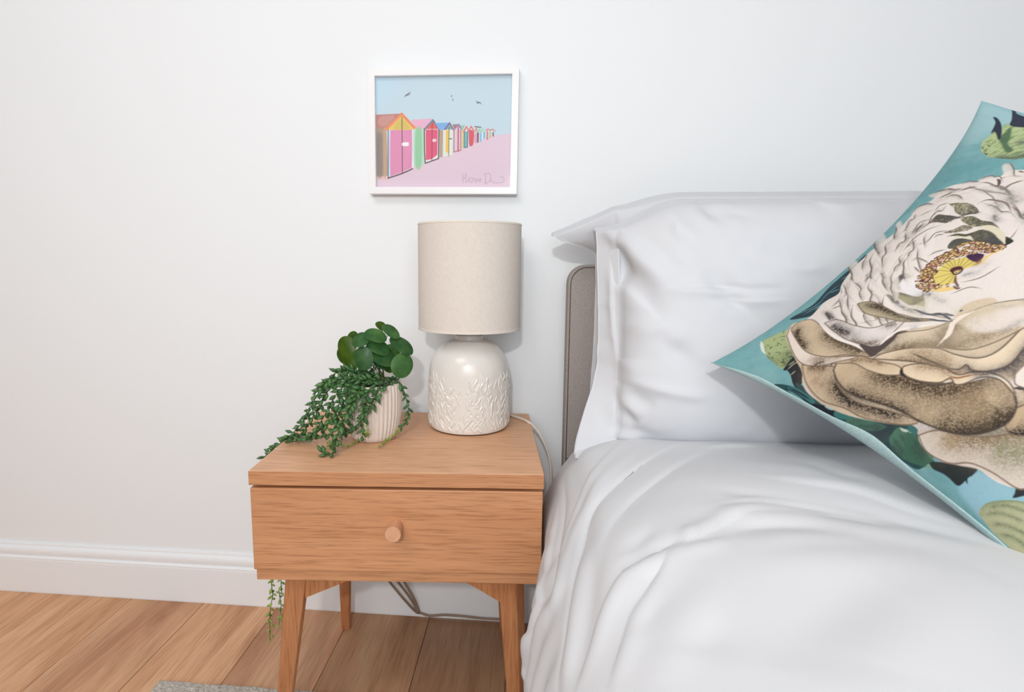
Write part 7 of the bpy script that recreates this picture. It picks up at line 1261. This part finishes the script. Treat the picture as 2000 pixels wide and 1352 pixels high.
('line',[(0.161,0.112),(0.188,0.105),(0.202,0.142),(0.187,0.2),(0.174,0.26),(0.171,0.318),(0.164,0.372),(0.145,0.319),(0.12,0.273),(0.113,0.22),(0.129,0.169),(0.161,0.112)],0.0026,(112,94,78),{'taper':False,'alpha':0.8}),
('poly',[(0.2,0.194),(0.22,0.219),(0.22,0.275),(0.229,0.321),(0.263,0.354),(0.276,0.372),(0.24,0.373),(0.208,0.37),(0.186,0.358),(0.181,0.33),(0.18,0.278)],(220,212,208),{'soft':1.2}),
('shade',[(0.205,0.209),(0.195,0.259),(0.198,0.295)],0.0325,(36,27,25),{'alpha':1.2349999999999999,'grain':0.5,'clip':[(0.2,0.194),(0.22,0.219),(0.22,0.275),(0.229,0.321),(0.263,0.354),(0.276,0.372),(0.24,0.373),(0.208,0.37),(0.186,0.358),(0.181,0.33),(0.18,0.278)]}),
('shade',[(0.184,0.286),(0.185,0.338),(0.211,0.367)],0.025,(103,87,76),{'alpha':1.1700000000000002,'grain':0.5,'clip':[(0.2,0.194),(0.22,0.219),(0.22,0.275),(0.229,0.321),(0.263,0.354),(0.276,0.372),(0.24,0.373),(0.208,0.37),(0.186,0.358),(0.181,0.33),(0.18,0.278)]}),
('shade',[(0.24,0.343),(0.263,0.364)],0.02,(92,76,65),{'alpha':1.04,'grain':0.5,'clip':[(0.2,0.194),(0.22,0.219),(0.22,0.275),(0.229,0.321),(0.263,0.354),(0.276,0.372),(0.24,0.373),(0.208,0.37),(0.186,0.358),(0.181,0.33),(0.18,0.278)]}),
('line',[(0.2,0.194),(0.22,0.219),(0.22,0.275),(0.229,0.321),(0.263,0.354),(0.276,0.372),(0.24,0.373),(0.208,0.37),(0.186,0.358),(0.181,0.33),(0.18,0.278),(0.2,0.194)],0.0026,(112,94,78),{'taper':False,'alpha':0.8}),
('line',[(0.192,0.185),(0.174,0.26),(0.174,0.321),(0.166,0.366)],0.0055,(232,224,216),{}),
('line',[(0.165,0.367),(0.185,0.369),(0.22,0.372),(0.25,0.384),(0.279,0.425),(0.319,0.463)],0.0045,(232,224,216),{}),
('poly',[(0.18,0.327),(0.186,0.358),(0.204,0.374),(0.24,0.383),(0.21,0.387),(0.172,0.378),(0.162,0.368)],(80,70,68),{'soft':1.5}),
('shade',[(0.232,0.152),(0.224,0.187),(0.219,0.215)],0.012,(60,54,54),{'alpha':1}),
('poly',[(0.277,0.231),(0.293,0.264),(0.287,0.323),(0.283,0.366),(0.297,0.428),(0.271,0.376),(0.263,0.324),(0.259,0.273)],(186,174,146),{'soft':1.2}),
('shade',[(0.276,0.232),(0.285,0.293),(0.283,0.366),(0.297,0.428)],0.025,(36,25,11),{'alpha':1.3,'grain':0.5,'clip':[(0.277,0.231),(0.293,0.264),(0.287,0.323),(0.283,0.366),(0.297,0.428),(0.271,0.376),(0.263,0.324),(0.259,0.273)]}),
('line',[(0.277,0.231),(0.293,0.264),(0.287,0.323),(0.283,0.366),(0.297,0.428),(0.271,0.376),(0.263,0.324),(0.259,0.273),(0.277,0.231)],0.0026,(112,94,78),{'taper':False,'alpha':0.8}),
('poly',[(0.618,0.186),(0.625,0.211),(0.627,0.235),(0.618,0.266),(0.6,0.291),(0.593,0.275),(0.585,0.258),(0.594,0.23),(0.608,0.211)],(192,184,156),{'soft':2}),
('speckle',[(0.618,0.186),(0.625,0.211),(0.627,0.235),(0.618,0.266),(0.6,0.291),(0.593,0.275),(0.585,0.258),(0.594,0.23),(0.608,0.211)],(80,78,64),160,0.009,{'seed':51,'alpha':0.6}),
('shade',[(0.591,0.234),(0.587,0.26),(0.596,0.274),(0.601,0.286),(0.618,0.266),(0.626,0.24)],0.034,(50,48,48),{'alpha':1,'clip':[(0.618,0.186),(0.625,0.211),(0.627,0.235),(0.618,0.266),(0.6,0.291),(0.593,0.275),(0.585,0.258),(0.594,0.23),(0.608,0.211)]}),
('poly',[(0.563,0.184),(0.58,0.186),(0.581,0.211),(0.581,0.237),(0.578,0.264),(0.573,0.25),(0.562,0.24),(0.556,0.236),(0.555,0.205),(0.547,0.186)],(128,122,114),{'soft':2}),
('speckle',[(0.563,0.184),(0.58,0.186),(0.581,0.211),(0.581,0.237),(0.578,0.264),(0.573,0.25),(0.562,0.24),(0.556,0.236),(0.555,0.205),(0.547,0.186)],(80,78,64),160,0.009,{'seed':52,'alpha':0.6}),
('shade',[(0.578,0.19),(0.58,0.224),(0.578,0.259)],0.026,(50,48,50),{'alpha':1,'clip':[(0.563,0.184),(0.58,0.186),(0.581,0.211),(0.581,0.237),(0.578,0.264),(0.573,0.25),(0.562,0.24),(0.556,0.236),(0.555,0.205),(0.547,0.186)]}),
('poly',[(0.572,0.266),(0.583,0.269),(0.587,0.289),(0.578,0.318),(0.578,0.344),(0.562,0.374),(0.564,0.352),(0.561,0.329),(0.557,0.315),(0.56,0.295)],(160,154,126),{'soft':2}),
('speckle',[(0.572,0.266),(0.583,0.269),(0.587,0.289),(0.578,0.318),(0.578,0.344),(0.562,0.374),(0.564,0.352),(0.561,0.329),(0.557,0.315),(0.56,0.295)],(80,78,64),160,0.009,{'seed':53,'alpha':0.6}),
('shade',[(0.582,0.294),(0.578,0.318),(0.578,0.344),(0.565,0.369)],0.026,(66,62,58),{'alpha':1,'clip':[(0.572,0.266),(0.583,0.269),(0.587,0.289),(0.578,0.318),(0.578,0.344),(0.562,0.374),(0.564,0.352),(0.561,0.329),(0.557,0.315),(0.56,0.295)]}),
('poly',[(0.524,0.257),(0.538,0.273),(0.555,0.285),(0.557,0.301),(0.555,0.315),(0.543,0.311),(0.538,0.3),(0.529,0.285)],(178,164,146),{'soft':2}),
('speckle',[(0.524,0.257),(0.538,0.273),(0.555,0.285),(0.557,0.301),(0.555,0.315),(0.543,0.311),(0.538,0.3),(0.529,0.285)],(80,78,64),60,0.009,{'seed':54,'alpha':0.6}),
('shade',[(0.554,0.286),(0.556,0.303),(0.555,0.315)],0.016,(90,84,70),{'alpha':1,'clip':[(0.524,0.257),(0.538,0.273),(0.555,0.285),(0.557,0.301),(0.555,0.315),(0.543,0.311),(0.538,0.3),(0.529,0.285)]}),
('poly',[(0.531,0.316),(0.542,0.328),(0.552,0.337),(0.552,0.357),(0.543,0.385),(0.526,0.409),(0.517,0.408),(0.517,0.385),(0.515,0.359),(0.517,0.34),(0.524,0.326)],(110,110,92),{'soft':2}),
('speckle',[(0.531,0.316),(0.542,0.328),(0.552,0.337),(0.552,0.357),(0.543,0.385),(0.526,0.409),(0.517,0.408),(0.517,0.385),(0.515,0.359),(0.517,0.34),(0.524,0.326)],(80,78,64),160,0.009,{'seed':55,'alpha':0.6}),
('shade',[(0.548,0.358),(0.539,0.379),(0.523,0.409),(0.518,0.388),(0.516,0.358)],0.056,(40,42,52),{'alpha':1,'clip':[(0.531,0.316),(0.542,0.328),(0.552,0.337),(0.552,0.357),(0.543,0.385),(0.526,0.409),(0.517,0.408),(0.517,0.385),(0.515,0.359),(0.517,0.34),(0.524,0.326)]}),
('poly',[(0.488,0.304),(0.507,0.3),(0.518,0.314),(0.521,0.333),(0.517,0.347),(0.508,0.335),(0.491,0.328),(0.483,0.313)],(116,118,108),{'soft':2}),
('speckle',[(0.488,0.304),(0.507,0.3),(0.518,0.314),(0.521,0.333),(0.517,0.347),(0.508,0.335),(0.491,0.328),(0.483,0.313)],(80,78,64),160,0.009,{'seed':56,'alpha':0.6}),
('shade',[(0.489,0.307),(0.509,0.308),(0.521,0.329)],0.028,(52,54,56),{'alpha':1,'clip':[(0.488,0.304),(0.507,0.3),(0.518,0.314),(0.521,0.333),(0.517,0.347),(0.508,0.335),(0.491,0.328),(0.483,0.313)]}),
('poly',[(0.546,0.395),(0.538,0.422),(0.522,0.418),(0.515,0.414),(0.531,0.409)],(48,52,48),{}),
('line',[(0.548,0.325),(0.56,0.335),(0.56,0.359),(0.548,0.386),(0.526,0.412)],0.012,(214,206,182),{}),
('line',[(0.505,0.293),(0.519,0.304),(0.524,0.326),(0.519,0.345)],0.008,(212,206,186),{}),
('line',[(0.516,0.278),(0.526,0.297),(0.529,0.321),(0.542,0.328)],0.006,(80,78,66),{}),
('shade',[(0.507,0.174),(0.525,0.169),(0.541,0.176)],0.02,(80,74,72),{'alpha':0.9}),
('shade',[(0.605,0.326),(0.588,0.344),(0.587,0.36)],0.016,(80,76,76),{'alpha':0.9}),
('shade',[(0.642,0.291),(0.632,0.315),(0.611,0.324)],0.024,(130,128,122),{'alpha':0.7}),
('line',[(0.626,0.264),(0.642,0.274),(0.645,0.293),(0.64,0.328),(0.617,0.358)],0.004,(124,110,100),{}),
('shade',[(0.664,0.319),(0.647,0.338),(0.638,0.347)],0.022,(110,106,102),{'alpha':0.8}),
('shade',[(0.647,0.338),(0.659,0.358)],0.016,(140,138,134),{'alpha':0.7}),
('shade',[(0.614,0.375),(0.611,0.395),(0.593,0.424)],0.024,(70,76,80),{'alpha':0.9}),
('line',[(0.592,0.165),(0.61,0.161),(0.622,0.182)],0.003,(128,120,112),{}),
('line',[(0.594,0.15),(0.588,0.141),(0.575,0.125)],0.003,(128,120,112),{}),
('line',[(0.502,0.177),(0.549,0.154),(0.563,0.184)],0.003,(128,120,112),{}),
('line',[(0.526,0.185),(0.551,0.188),(0.558,0.201)],0.003,(128,120,112),{}),
('line',[(0.483,0.168),(0.498,0.18)],0.003,(128,120,112),{}),
('line',[(0.447,0.208),(0.491,0.195),(0.528,0.206),(0.549,0.231)],0.003,(128,120,112),{}),
('line',[(0.458,0.201),(0.489,0.207)],0.003,(128,120,112),{}),
('line',[(0.505,0.249),(0.516,0.251),(0.519,0.264)],0.003,(128,120,112),{}),
('line',[(0.477,0.23),(0.492,0.242),(0.521,0.239),(0.534,0.267)],0.003,(128,120,112),{}),
('line',[(0.557,0.245),(0.572,0.246),(0.577,0.26)],0.003,(128,120,112),{}),
('line',[(0.638,0.135),(0.65,0.15),(0.659,0.164)],0.003,(128,120,112),{}),
('line',[(0.661,0.178),(0.674,0.192),(0.682,0.216)],0.003,(128,120,112),{}),
('line',[(0.675,0.217),(0.671,0.249),(0.671,0.271)],0.003,(128,120,112),{}),
('line',[(0.667,0.251),(0.67,0.284),(0.666,0.314)],0.003,(128,120,112),{}),
('line',[(0.685,0.273),(0.682,0.284),(0.695,0.295)],0.003,(128,120,112),{}),
('line',[(0.451,0.284),(0.466,0.291),(0.479,0.307)],0.003,(128,120,112),{}),
('line',[(0.426,0.256),(0.438,0.264),(0.432,0.304)],0.003,(128,120,112),{}),
('line',[(0.413,0.276),(0.402,0.303)],0.003,(128,120,112),{}),
('line',[(0.514,0.131),(0.538,0.122),(0.561,0.109)],0.003,(128,120,112),{}),
('shade',[(0.638,0.131),(0.655,0.161)],0.008,(120,112,100),{}),
('shade',[(0.676,0.22),(0.672,0.259),(0.667,0.306)],0.014,(160,156,148),{'alpha':0.7}),
('line',[(0.637,0.132),(0.651,0.149),(0.663,0.159)],0.003,(124,110,100),{}),
('line',[(0.663,0.179),(0.674,0.198),(0.681,0.217)],0.003,(124,110,100),{}),
('line',[(0.694,0.212),(0.697,0.236),(0.684,0.274)],0.003,(124,110,100),{}),
('line',[(0.713,0.246),(0.706,0.258),(0.69,0.269)],0.006,(96,84,84),{}),
('line',[(0.681,0.285),(0.703,0.293),(0.721,0.31)],0.004,(124,110,100),{}),
('shade',[(0.682,0.293),(0.666,0.317),(0.646,0.337)],0.024,(130,124,118),{'alpha':0.8}),
('line',[(0.747,0.275),(0.745,0.291)],0.004,(124,110,100),{}),
('poly',[(0.407,0.394),(0.387,0.377),(0.387,0.356),(0.4,0.337),(0.418,0.334),(0.445,0.337),(0.459,0.346),(0.471,0.366),(0.476,0.383),(0.473,0.402),(0.458,0.403),(0.449,0.392),(0.439,0.384),(0.423,0.38)],(214,196,112),{}),
('rays',(0.43,0.376),[(0.448,0.329),(0.42,0.331),(0.398,0.344),(0.386,0.365),(0.39,0.383),(0.457,0.348),(0.472,0.362),(0.474,0.376),(0.472,0.39),(0.399,0.392),(0.435,0.33),(0.454,0.338),(0.466,0.354)],(150,132,66)),
('poly',[(0.475,0.363),(0.486,0.375),(0.489,0.392),(0.482,0.398),(0.467,0.398),(0.465,0.387),(0.469,0.372)],(62,36,70),{}),
('shade',[(0.465,0.392),(0.466,0.405)],0.024,(120,66,60),{}),
('poly',[(0.487,0.402),(0.503,0.408),(0.514,0.417),(0.499,0.415),(0.488,0.408),(0.461,0.409),(0.485,0.399)],(226,196,130),{}),
('poly',[(0.368,0.36),(0.382,0.374),(0.389,0.398),(0.384,0.405),(0.368,0.38)],(226,196,128),{}),
('beads',[(0.379,0.314),(0.403,0.306),(0.439,0.304),(0.467,0.314),(0.489,0.325),(0.508,0.335),(0.517,0.357),(0.518,0.388),(0.519,0.414),(0.509,0.413),(0.494,0.396),(0.486,0.375),(0.476,0.358),(0.464,0.343),(0.447,0.335),(0.428,0.331),(0.408,0.337),(0.39,0.346),(0.384,0.367),(0.393,0.389),(0.392,0.398),(0.378,0.367),(0.363,0.359),(0.365,0.335)],700),
('line',[(0.424,0.369),(0.432,0.365),(0.439,0.372),(0.44,0.383)],0.01,(74,40,48),{}),
('ring',(0.432,0.376),0.01,(74,42,50)),
('line',[(0.423,0.38),(0.408,0.389),(0.397,0.402),(0.389,0.413)],0.004,(110,80,80),{}),
('line',[(0.393,0.395),(0.388,0.409),(0.393,0.414)],0.004,(110,80,80),{}),
('shade',[(0.419,0.394),(0.429,0.4),(0.438,0.415)],0.014,(130,128,130),{'alpha':0.8}),
('shade',[(0.424,0.416),(0.444,0.416),(0.475,0.42)],0.01,(180,178,178),{'alpha':0.6}),
('shade',[(0.346,0.354),(0.354,0.36),(0.356,0.376)],0.016,(62,62,60),{'alpha':1}),
('shade',[(0.353,0.38),(0.348,0.402),(0.346,0.417)],0.014,(150,152,146),{'alpha':0.8}),
('shade',[(0.345,0.344),(0.328,0.354),(0.32,0.363)],0.02,(96,92,70),{'alpha':0.8}),
('shade',[(0.33,0.36),(0.321,0.382),(0.324,0.393)],0.06,(190,184,156),{'alpha':0.7}),
('shade',[(0.409,0.532),(0.415,0.539)],0.014,(160,156,160),{'alpha':0.7}),
('shade',[(0.363,0.491),(0.377,0.503),(0.389,0.523),(0.406,0.534)],0.014,(170,164,160),{'alpha':0.7}),
('shade',[(0.346,0.477),(0.358,0.494),(0.374,0.511)],0.04,(196,184,152),{'alpha':0.8}),
('shade',[(0.309,0.468),(0.33,0.478),(0.348,0.494)],0.06,(190,176,148),{'alpha':0.8}),
('shade',[(0.25,0.477),(0.263,0.482),(0.274,0.481)],0.03,(84,74,66),{'alpha':0.9}),
('shade',[(0.251,0.463),(0.271,0.463),(0.293,0.464)],0.036,(140,120,96),{'alpha':0.8}),
('shade',[(0.218,0.427),(0.227,0.452),(0.239,0.475)],0.03,(150,130,100),{'alpha':0.7}),
('shade',[(0.246,0.492),(0.265,0.502),(0.281,0.515),(0.304,0.534),(0.321,0.545)],0.026,(134,114,90),{'alpha':0.8}),
('shade',[(0.293,0.474),(0.274,0.492),(0.277,0.507)],0.05,(176,158,128),{'alpha':0.7}),
('shade',[(0.326,0.548),(0.344,0.553),(0.36,0.557),(0.383,0.563)],0.012,(150,144,140),{'alpha':0.8}),
('line',[(0.248,0.473),(0.27,0.474),(0.289,0.468),(0.301,0.463),(0.323,0.466),(0.346,0.477)],0.008,(226,214,200),{}),
('line',[(0.305,0.356),(0.307,0.374),(0.305,0.392),(0.306,0.409),(0.313,0.43),(0.308,0.448),(0.304,0.459)],0.004,(92,92,96),{}),
('line',[(0.309,0.408),(0.315,0.425),(0.311,0.444),(0.307,0.458)],0.004,(92,92,96),{}),
('line',[(0.293,0.409),(0.296,0.432),(0.304,0.457)],0.004,(92,92,96),{}),
('line',[(0.319,0.429),(0.318,0.442),(0.32,0.454)],0.004,(92,92,96),{}),
('line',[(0.333,0.454),(0.34,0.456)],0.004,(92,92,96),{}),
('line',[(0.278,0.379),(0.283,0.393),(0.283,0.405)],0.004,(92,92,96),{}),
('shade',[(0.306,0.384),(0.304,0.4)],0.012,(90,90,96),{}),
('shade',[(0.254,0.399),(0.264,0.404),(0.27,0.41)],0.016,(150,148,146),{'alpha':0.7}),
('line',[(0.201,0.439),(0.2,0.472),(0.204,0.502),(0.211,0.521)],0.004,(96,82,64),{}),
('shade',[(0.202,0.452),(0.199,0.482),(0.207,0.514),(0.219,0.532)],0.024,(110,92,70),{'alpha':0.8}),
('line',[(0.195,0.529),(0.201,0.547),(0.217,0.561),(0.229,0.57)],0.003,(150,110,80),{}),
('poly',[(0.905,0.605),(0.847,0.664),(0.785,0.668),(0.724,0.661),(0.695,0.596),(0.729,0.52),(0.772,0.458),(0.838,0.419),(0.886,0.464),(0.903,0.527)],(70,112,92),{'soft':2}),
('line',[(0.905,0.605),(0.847,0.664),(0.785,0.668),(0.724,0.661),(0.695,0.596),(0.729,0.52),(0.772,0.458),(0.838,0.419),(0.886,0.464),(0.903,0.527),(0.905,0.605)],0.003,(36,60,56),{'taper':False}),
('poly',[(0.759,0.789),(0.682,0.805),(0.619,0.799),(0.563,0.764),(0.584,0.691),(0.638,0.636),(0.703,0.586),(0.774,0.598),(0.794,0.657),(0.802,0.719)],(70,112,92),{'soft':2}),
('line',[(0.759,0.789),(0.682,0.805),(0.619,0.799),(0.563,0.764),(0.584,0.691),(0.638,0.636),(0.703,0.586),(0.774,0.598),(0.794,0.657),(0.802,0.719),(0.759,0.789)],0.003,(36,60,56),{'taper':False}),
('poly',[(0.546,0.882),(0.473,0.868),(0.403,0.846),(0.386,0.783),(0.441,0.732),(0.502,0.692),(0.587,0.68),(0.631,0.732),(0.64,0.787),(0.625,0.852)],(70,112,92),{'soft':2}),
('line',[(0.546,0.882),(0.473,0.868),(0.403,0.846),(0.386,0.783),(0.441,0.732),(0.502,0.692),(0.587,0.68),(0.631,0.732),(0.64,0.787),(0.625,0.852),(0.546,0.882)],0.003,(36,60,56),{'taper':False}),
('poly',[(0.317,0.872),(0.249,0.843),(0.194,0.788),(0.226,0.73),(0.285,0.701),(0.36,0.682),(0.433,0.723),(0.449,0.784),(0.453,0.844),(0.399,0.889)],(70,112,92),{'soft':2}),
('line',[(0.317,0.872),(0.249,0.843),(0.194,0.788),(0.226,0.73),(0.285,0.701),(0.36,0.682),(0.433,0.723),(0.449,0.784),(0.453,0.844),(0.399,0.889),(0.317,0.872)],0.003,(36,60,56),{'taper':False}),
('poly',[(0.825,0.466),(0.799,0.541),(0.739,0.555),(0.688,0.544),(0.641,0.505),(0.649,0.426),(0.688,0.371),(0.735,0.32),(0.793,0.334),(0.814,0.4)],(208,190,166),{'soft':2}),
('line',[(0.825,0.466),(0.799,0.541),(0.739,0.555),(0.688,0.544),(0.641,0.505),(0.649,0.426),(0.688,0.371),(0.735,0.32),(0.793,0.334),(0.814,0.4),(0.825,0.466)],0.003,(96,84,70),{'taper':False}),
('shade',[(0.688,0.544),(0.641,0.505),(0.649,0.426),(0.688,0.371),(0.735,0.32)],0.05,(150,130,104),{'alpha':0.6}),
('poly',[(0.754,0.634),(0.69,0.676),(0.633,0.666),(0.579,0.647),(0.566,0.583),(0.613,0.522),(0.664,0.475),(0.732,0.453),(0.765,0.504),(0.768,0.564)],(208,190,166),{'soft':2}),
('line',[(0.754,0.634),(0.69,0.676),(0.633,0.666),(0.579,0.647),(0.566,0.583),(0.613,0.522),(0.664,0.475),(0.732,0.453),(0.765,0.504),(0.768,0.564),(0.754,0.634)],0.003,(96,84,70),{'taper':False}),
('shade',[(0.579,0.647),(0.566,0.583),(0.613,0.522),(0.664,0.475),(0.732,0.453)],0.05,(150,130,104),{'alpha':0.6}),
('poly',[(0.61,0.75),(0.537,0.748),(0.481,0.73),(0.438,0.687),(0.473,0.625),(0.532,0.588),(0.601,0.556),(0.663,0.581),(0.668,0.638),(0.663,0.695)],(208,190,166),{'soft':2}),
('line',[(0.61,0.75),(0.537,0.748),(0.481,0.73),(0.438,0.687),(0.473,0.625),(0.532,0.588),(0.601,0.556),(0.663,0.581),(0.668,0.638),(0.663,0.695),(0.61,0.75)],0.003,(96,84,70),{'taper':False}),
('shade',[(0.438,0.687),(0.473,0.625),(0.532,0.588),(0.601,0.556),(0.663,0.581)],0.05,(150,130,104),{'alpha':0.6}),
('poly',[(0.43,0.783),(0.368,0.755),(0.309,0.72),(0.306,0.661),(0.367,0.626),(0.43,0.603),(0.509,0.61),(0.538,0.665),(0.535,0.716),(0.508,0.772)],(208,190,166),{'soft':2}),
('line',[(0.43,0.783),(0.368,0.755),(0.309,0.72),(0.306,0.661),(0.367,0.626),(0.43,0.603),(0.509,0.61),(0.538,0.665),(0.535,0.716),(0.508,0.772),(0.43,0.783)],0.003,(96,84,70),{'taper':False}),
('shade',[(0.306,0.661),(0.367,0.626),(0.43,0.603),(0.509,0.61),(0.538,0.665)],0.05,(150,130,104),{'alpha':0.6}),
('poly',[(0.798,0.553),(0.753,0.599),(0.705,0.602),(0.658,0.596),(0.636,0.546),(0.663,0.488),(0.695,0.44),(0.746,0.41),(0.783,0.445),(0.796,0.493)],(226,218,210),{'soft':2}),
('line',[(0.798,0.553),(0.753,0.599),(0.705,0.602),(0.658,0.596),(0.636,0.546),(0.663,0.488),(0.695,0.44),(0.746,0.41),(0.783,0.445),(0.796,0.493),(0.798,0.553)],0.003,(96,84,70),{'taper':False}),
('shade',[(0.658,0.596),(0.636,0.546),(0.663,0.488),(0.695,0.44),(0.746,0.41)],0.05,(150,130,104),{'alpha':0.6}),
('poly',[(0.685,0.696),(0.625,0.708),(0.577,0.703),(0.534,0.677),(0.55,0.62),(0.591,0.578),(0.642,0.54),(0.696,0.549),(0.711,0.594),(0.718,0.641)],(226,218,210),{'soft':2}),
('line',[(0.685,0.696),(0.625,0.708),(0.577,0.703),(0.534,0.677),(0.55,0.62),(0.591,0.578),(0.642,0.54),(0.696,0.549),(0.711,0.594),(0.718,0.641),(0.685,0.696)],0.003,(96,84,70),{'taper':False}),
('shade',[(0.534,0.677),(0.55,0.62),(0.591,0.578),(0.642,0.54),(0.696,0.549)],0.05,(150,130,104),{'alpha':0.6}),
('poly',[(0.519,0.768),(0.464,0.757),(0.41,0.74),(0.396,0.692),(0.439,0.652),(0.486,0.621),(0.551,0.613),(0.585,0.652),(0.592,0.695),(0.581,0.744)],(226,218,210),{'soft':2}),
('line',[(0.519,0.768),(0.464,0.757),(0.41,0.74),(0.396,0.692),(0.439,0.652),(0.486,0.621),(0.551,0.613),(0.585,0.652),(0.592,0.695),(0.581,0.744),(0.519,0.768)],0.003,(96,84,70),{'taper':False}),
('shade',[(0.396,0.692),(0.439,0.652),(0.486,0.621),(0.551,0.613),(0.585,0.652)],0.05,(150,130,104),{'alpha':0.6}),
('poly',[(0.669,0.566),(0.621,0.598),(0.578,0.59),(0.538,0.576),(0.528,0.528),(0.563,0.482),(0.601,0.447),(0.652,0.431),(0.677,0.468),(0.679,0.513)],(216,204,188),{'soft':2}),
('line',[(0.669,0.566),(0.621,0.598),(0.578,0.59),(0.538,0.576),(0.528,0.528),(0.563,0.482),(0.601,0.447),(0.652,0.431),(0.677,0.468),(0.679,0.513),(0.669,0.566)],0.003,(96,84,70),{'taper':False}),
('shade',[(0.538,0.576),(0.528,0.528),(0.563,0.482),(0.601,0.447),(0.652,0.431)],0.05,(150,130,104),{'alpha':0.6}),
('poly',[(0.563,0.652),(0.508,0.65),(0.466,0.637),(0.434,0.605),(0.46,0.558),(0.504,0.53),(0.556,0.506),(0.602,0.525),(0.606,0.568),(0.603,0.611)],(216,204,188),{'soft':2}),
('line',[(0.563,0.652),(0.508,0.65),(0.466,0.637),(0.434,0.605),(0.46,0.558),(0.504,0.53),(0.556,0.506),(0.602,0.525),(0.606,0.568),(0.603,0.611),(0.563,0.652)],0.003,(96,84,70),{'taper':False}),
('shade',[(0.434,0.605),(0.46,0.558),(0.504,0.53),(0.556,0.506),(0.602,0.525)],0.05,(150,130,104),{'alpha':0.6})]
cp = Paint(CN, CN, (120, 170, 174))
cp.mottle((88, 142, 148), .10, .55, 2); cp.mottle((158, 196, 200), .14, .45, 12); cp.mottle((70, 124, 130), .02, .30, 22)
for op in CUSHION_ART:
    k, a = op[0], op[1:]
    if k == 'poly': cp.poly(a[0], a[1], **a[2])
    elif k == 'line': cp.line(a[0], max(a[1] * 1.25, .0028), a[2], **a[3])
    elif k == 'shade':
        kw = dict(a[3])
        if 'clip' in kw: kw['clip'] = smooth_pts(kw['clip'], 6, True)
        kw['alpha'] = kw.get('alpha', .8) * .8; cp.shade(a[0], a[1] * .72, tuple(min(255, round(c * .85 + 30)) for c in a[2]), **kw)
    elif k == 'speckle': cp.speckle(smooth_pts(a[0], 4, True), a[1], a[2], a[3], **a[4])
    elif k == 'rays':
        for q in a[1]:
            cp.line([tuple(a[0][i] * .75 + q[i] * .25 for i in (0, 1)), tuple(q)], .0018, a[2], taper=False)
    elif k == 'ring':
        th = np.linspace(0, 2 * math.pi, 16); cp.line([(a[0][0] + a[1] * math.cos(t), a[0][1] + a[1] * .8 * math.sin(t)) for t in th], .004, a[2], taper=False); cp.line([(a[0][0] + a[1] * .45 * math.cos(t), a[0][1] + a[1] * .4 * math.sin(t)) for t in th], .002, (120, 80, 90), taper=False)
    elif k == 'beads':
        B_ = smooth_pts(a[0], 4, True); r_ = random.Random(3); b0, b1 = B_.min(0), B_.max(0)
        for _ in range(a[1]):
            q = np.array([r_.uniform(b0[0], b1[0]), r_.uniform(b0[1], b1[1])])
            ins = False
            for (x0, y0), (x1, y1) in zip(B_, np.roll(B_, -1, 0)):
                if (y0 > q[1]) != (y1 > q[1]) and q[0] < (x1 - x0) * (q[1] - y0) / (y1 - y0) + x0: ins = not ins
            if not ins: continue
            s_ = r_.uniform(.0025, .0045); e = r_.uniform(0, 3.1); d_ = (math.cos(e) * s_, math.sin(e) * s_)
            cp.line([(q[0] - d_[0], q[1] - d_[1]), (q[0] + d_[0], q[1] + d_[1])], s_ * 1.7, r_.choice([(92, 52, 50), (110, 68, 52), (84, 46, 58), (120, 84, 60)]), taper=False)
            cp.line([(q[0] - d_[0] * .4, q[1] - d_[1] * .4), (q[0] + d_[0] * .6, q[1] + d_[1] * .6)], s_ * .95, r_.choice([(226, 204, 132), (214, 184, 110), (220, 172, 140), (232, 216, 160)]), taper=False)
nw = .5 + .5 * vnoise(cp.A * 420, cp.B * 420, 77); cp.C *= (1 - .06 * nw)[..., None]
cp.attach(fo.data)
#CPAINT-END
tb = np.linspace(0, 1, 120); ub, vb_ = np.meshgrid(tb, tb, indexing='ij')
Bp = cushion_pos(ub, vb_, -1) - CL
st = np.linspace(1, 0, 8)[:-1][:, None] * np.ones((1, 120)); wv = wrap(vb_[:1]) * np.ones((7, 1))
roll = cushion_pos(st * wv, vb_[:7], 1) - CL + np.array([-.30, -.25, .28]) * (.0035 * np.sin(np.pi * st) ** .7)[..., None]
Bp = np.concatenate([roll, Bp])
grid_mesh('back_cover', Bp, M_cback, cu, label='plain pale aqua linen back')
#BED-END
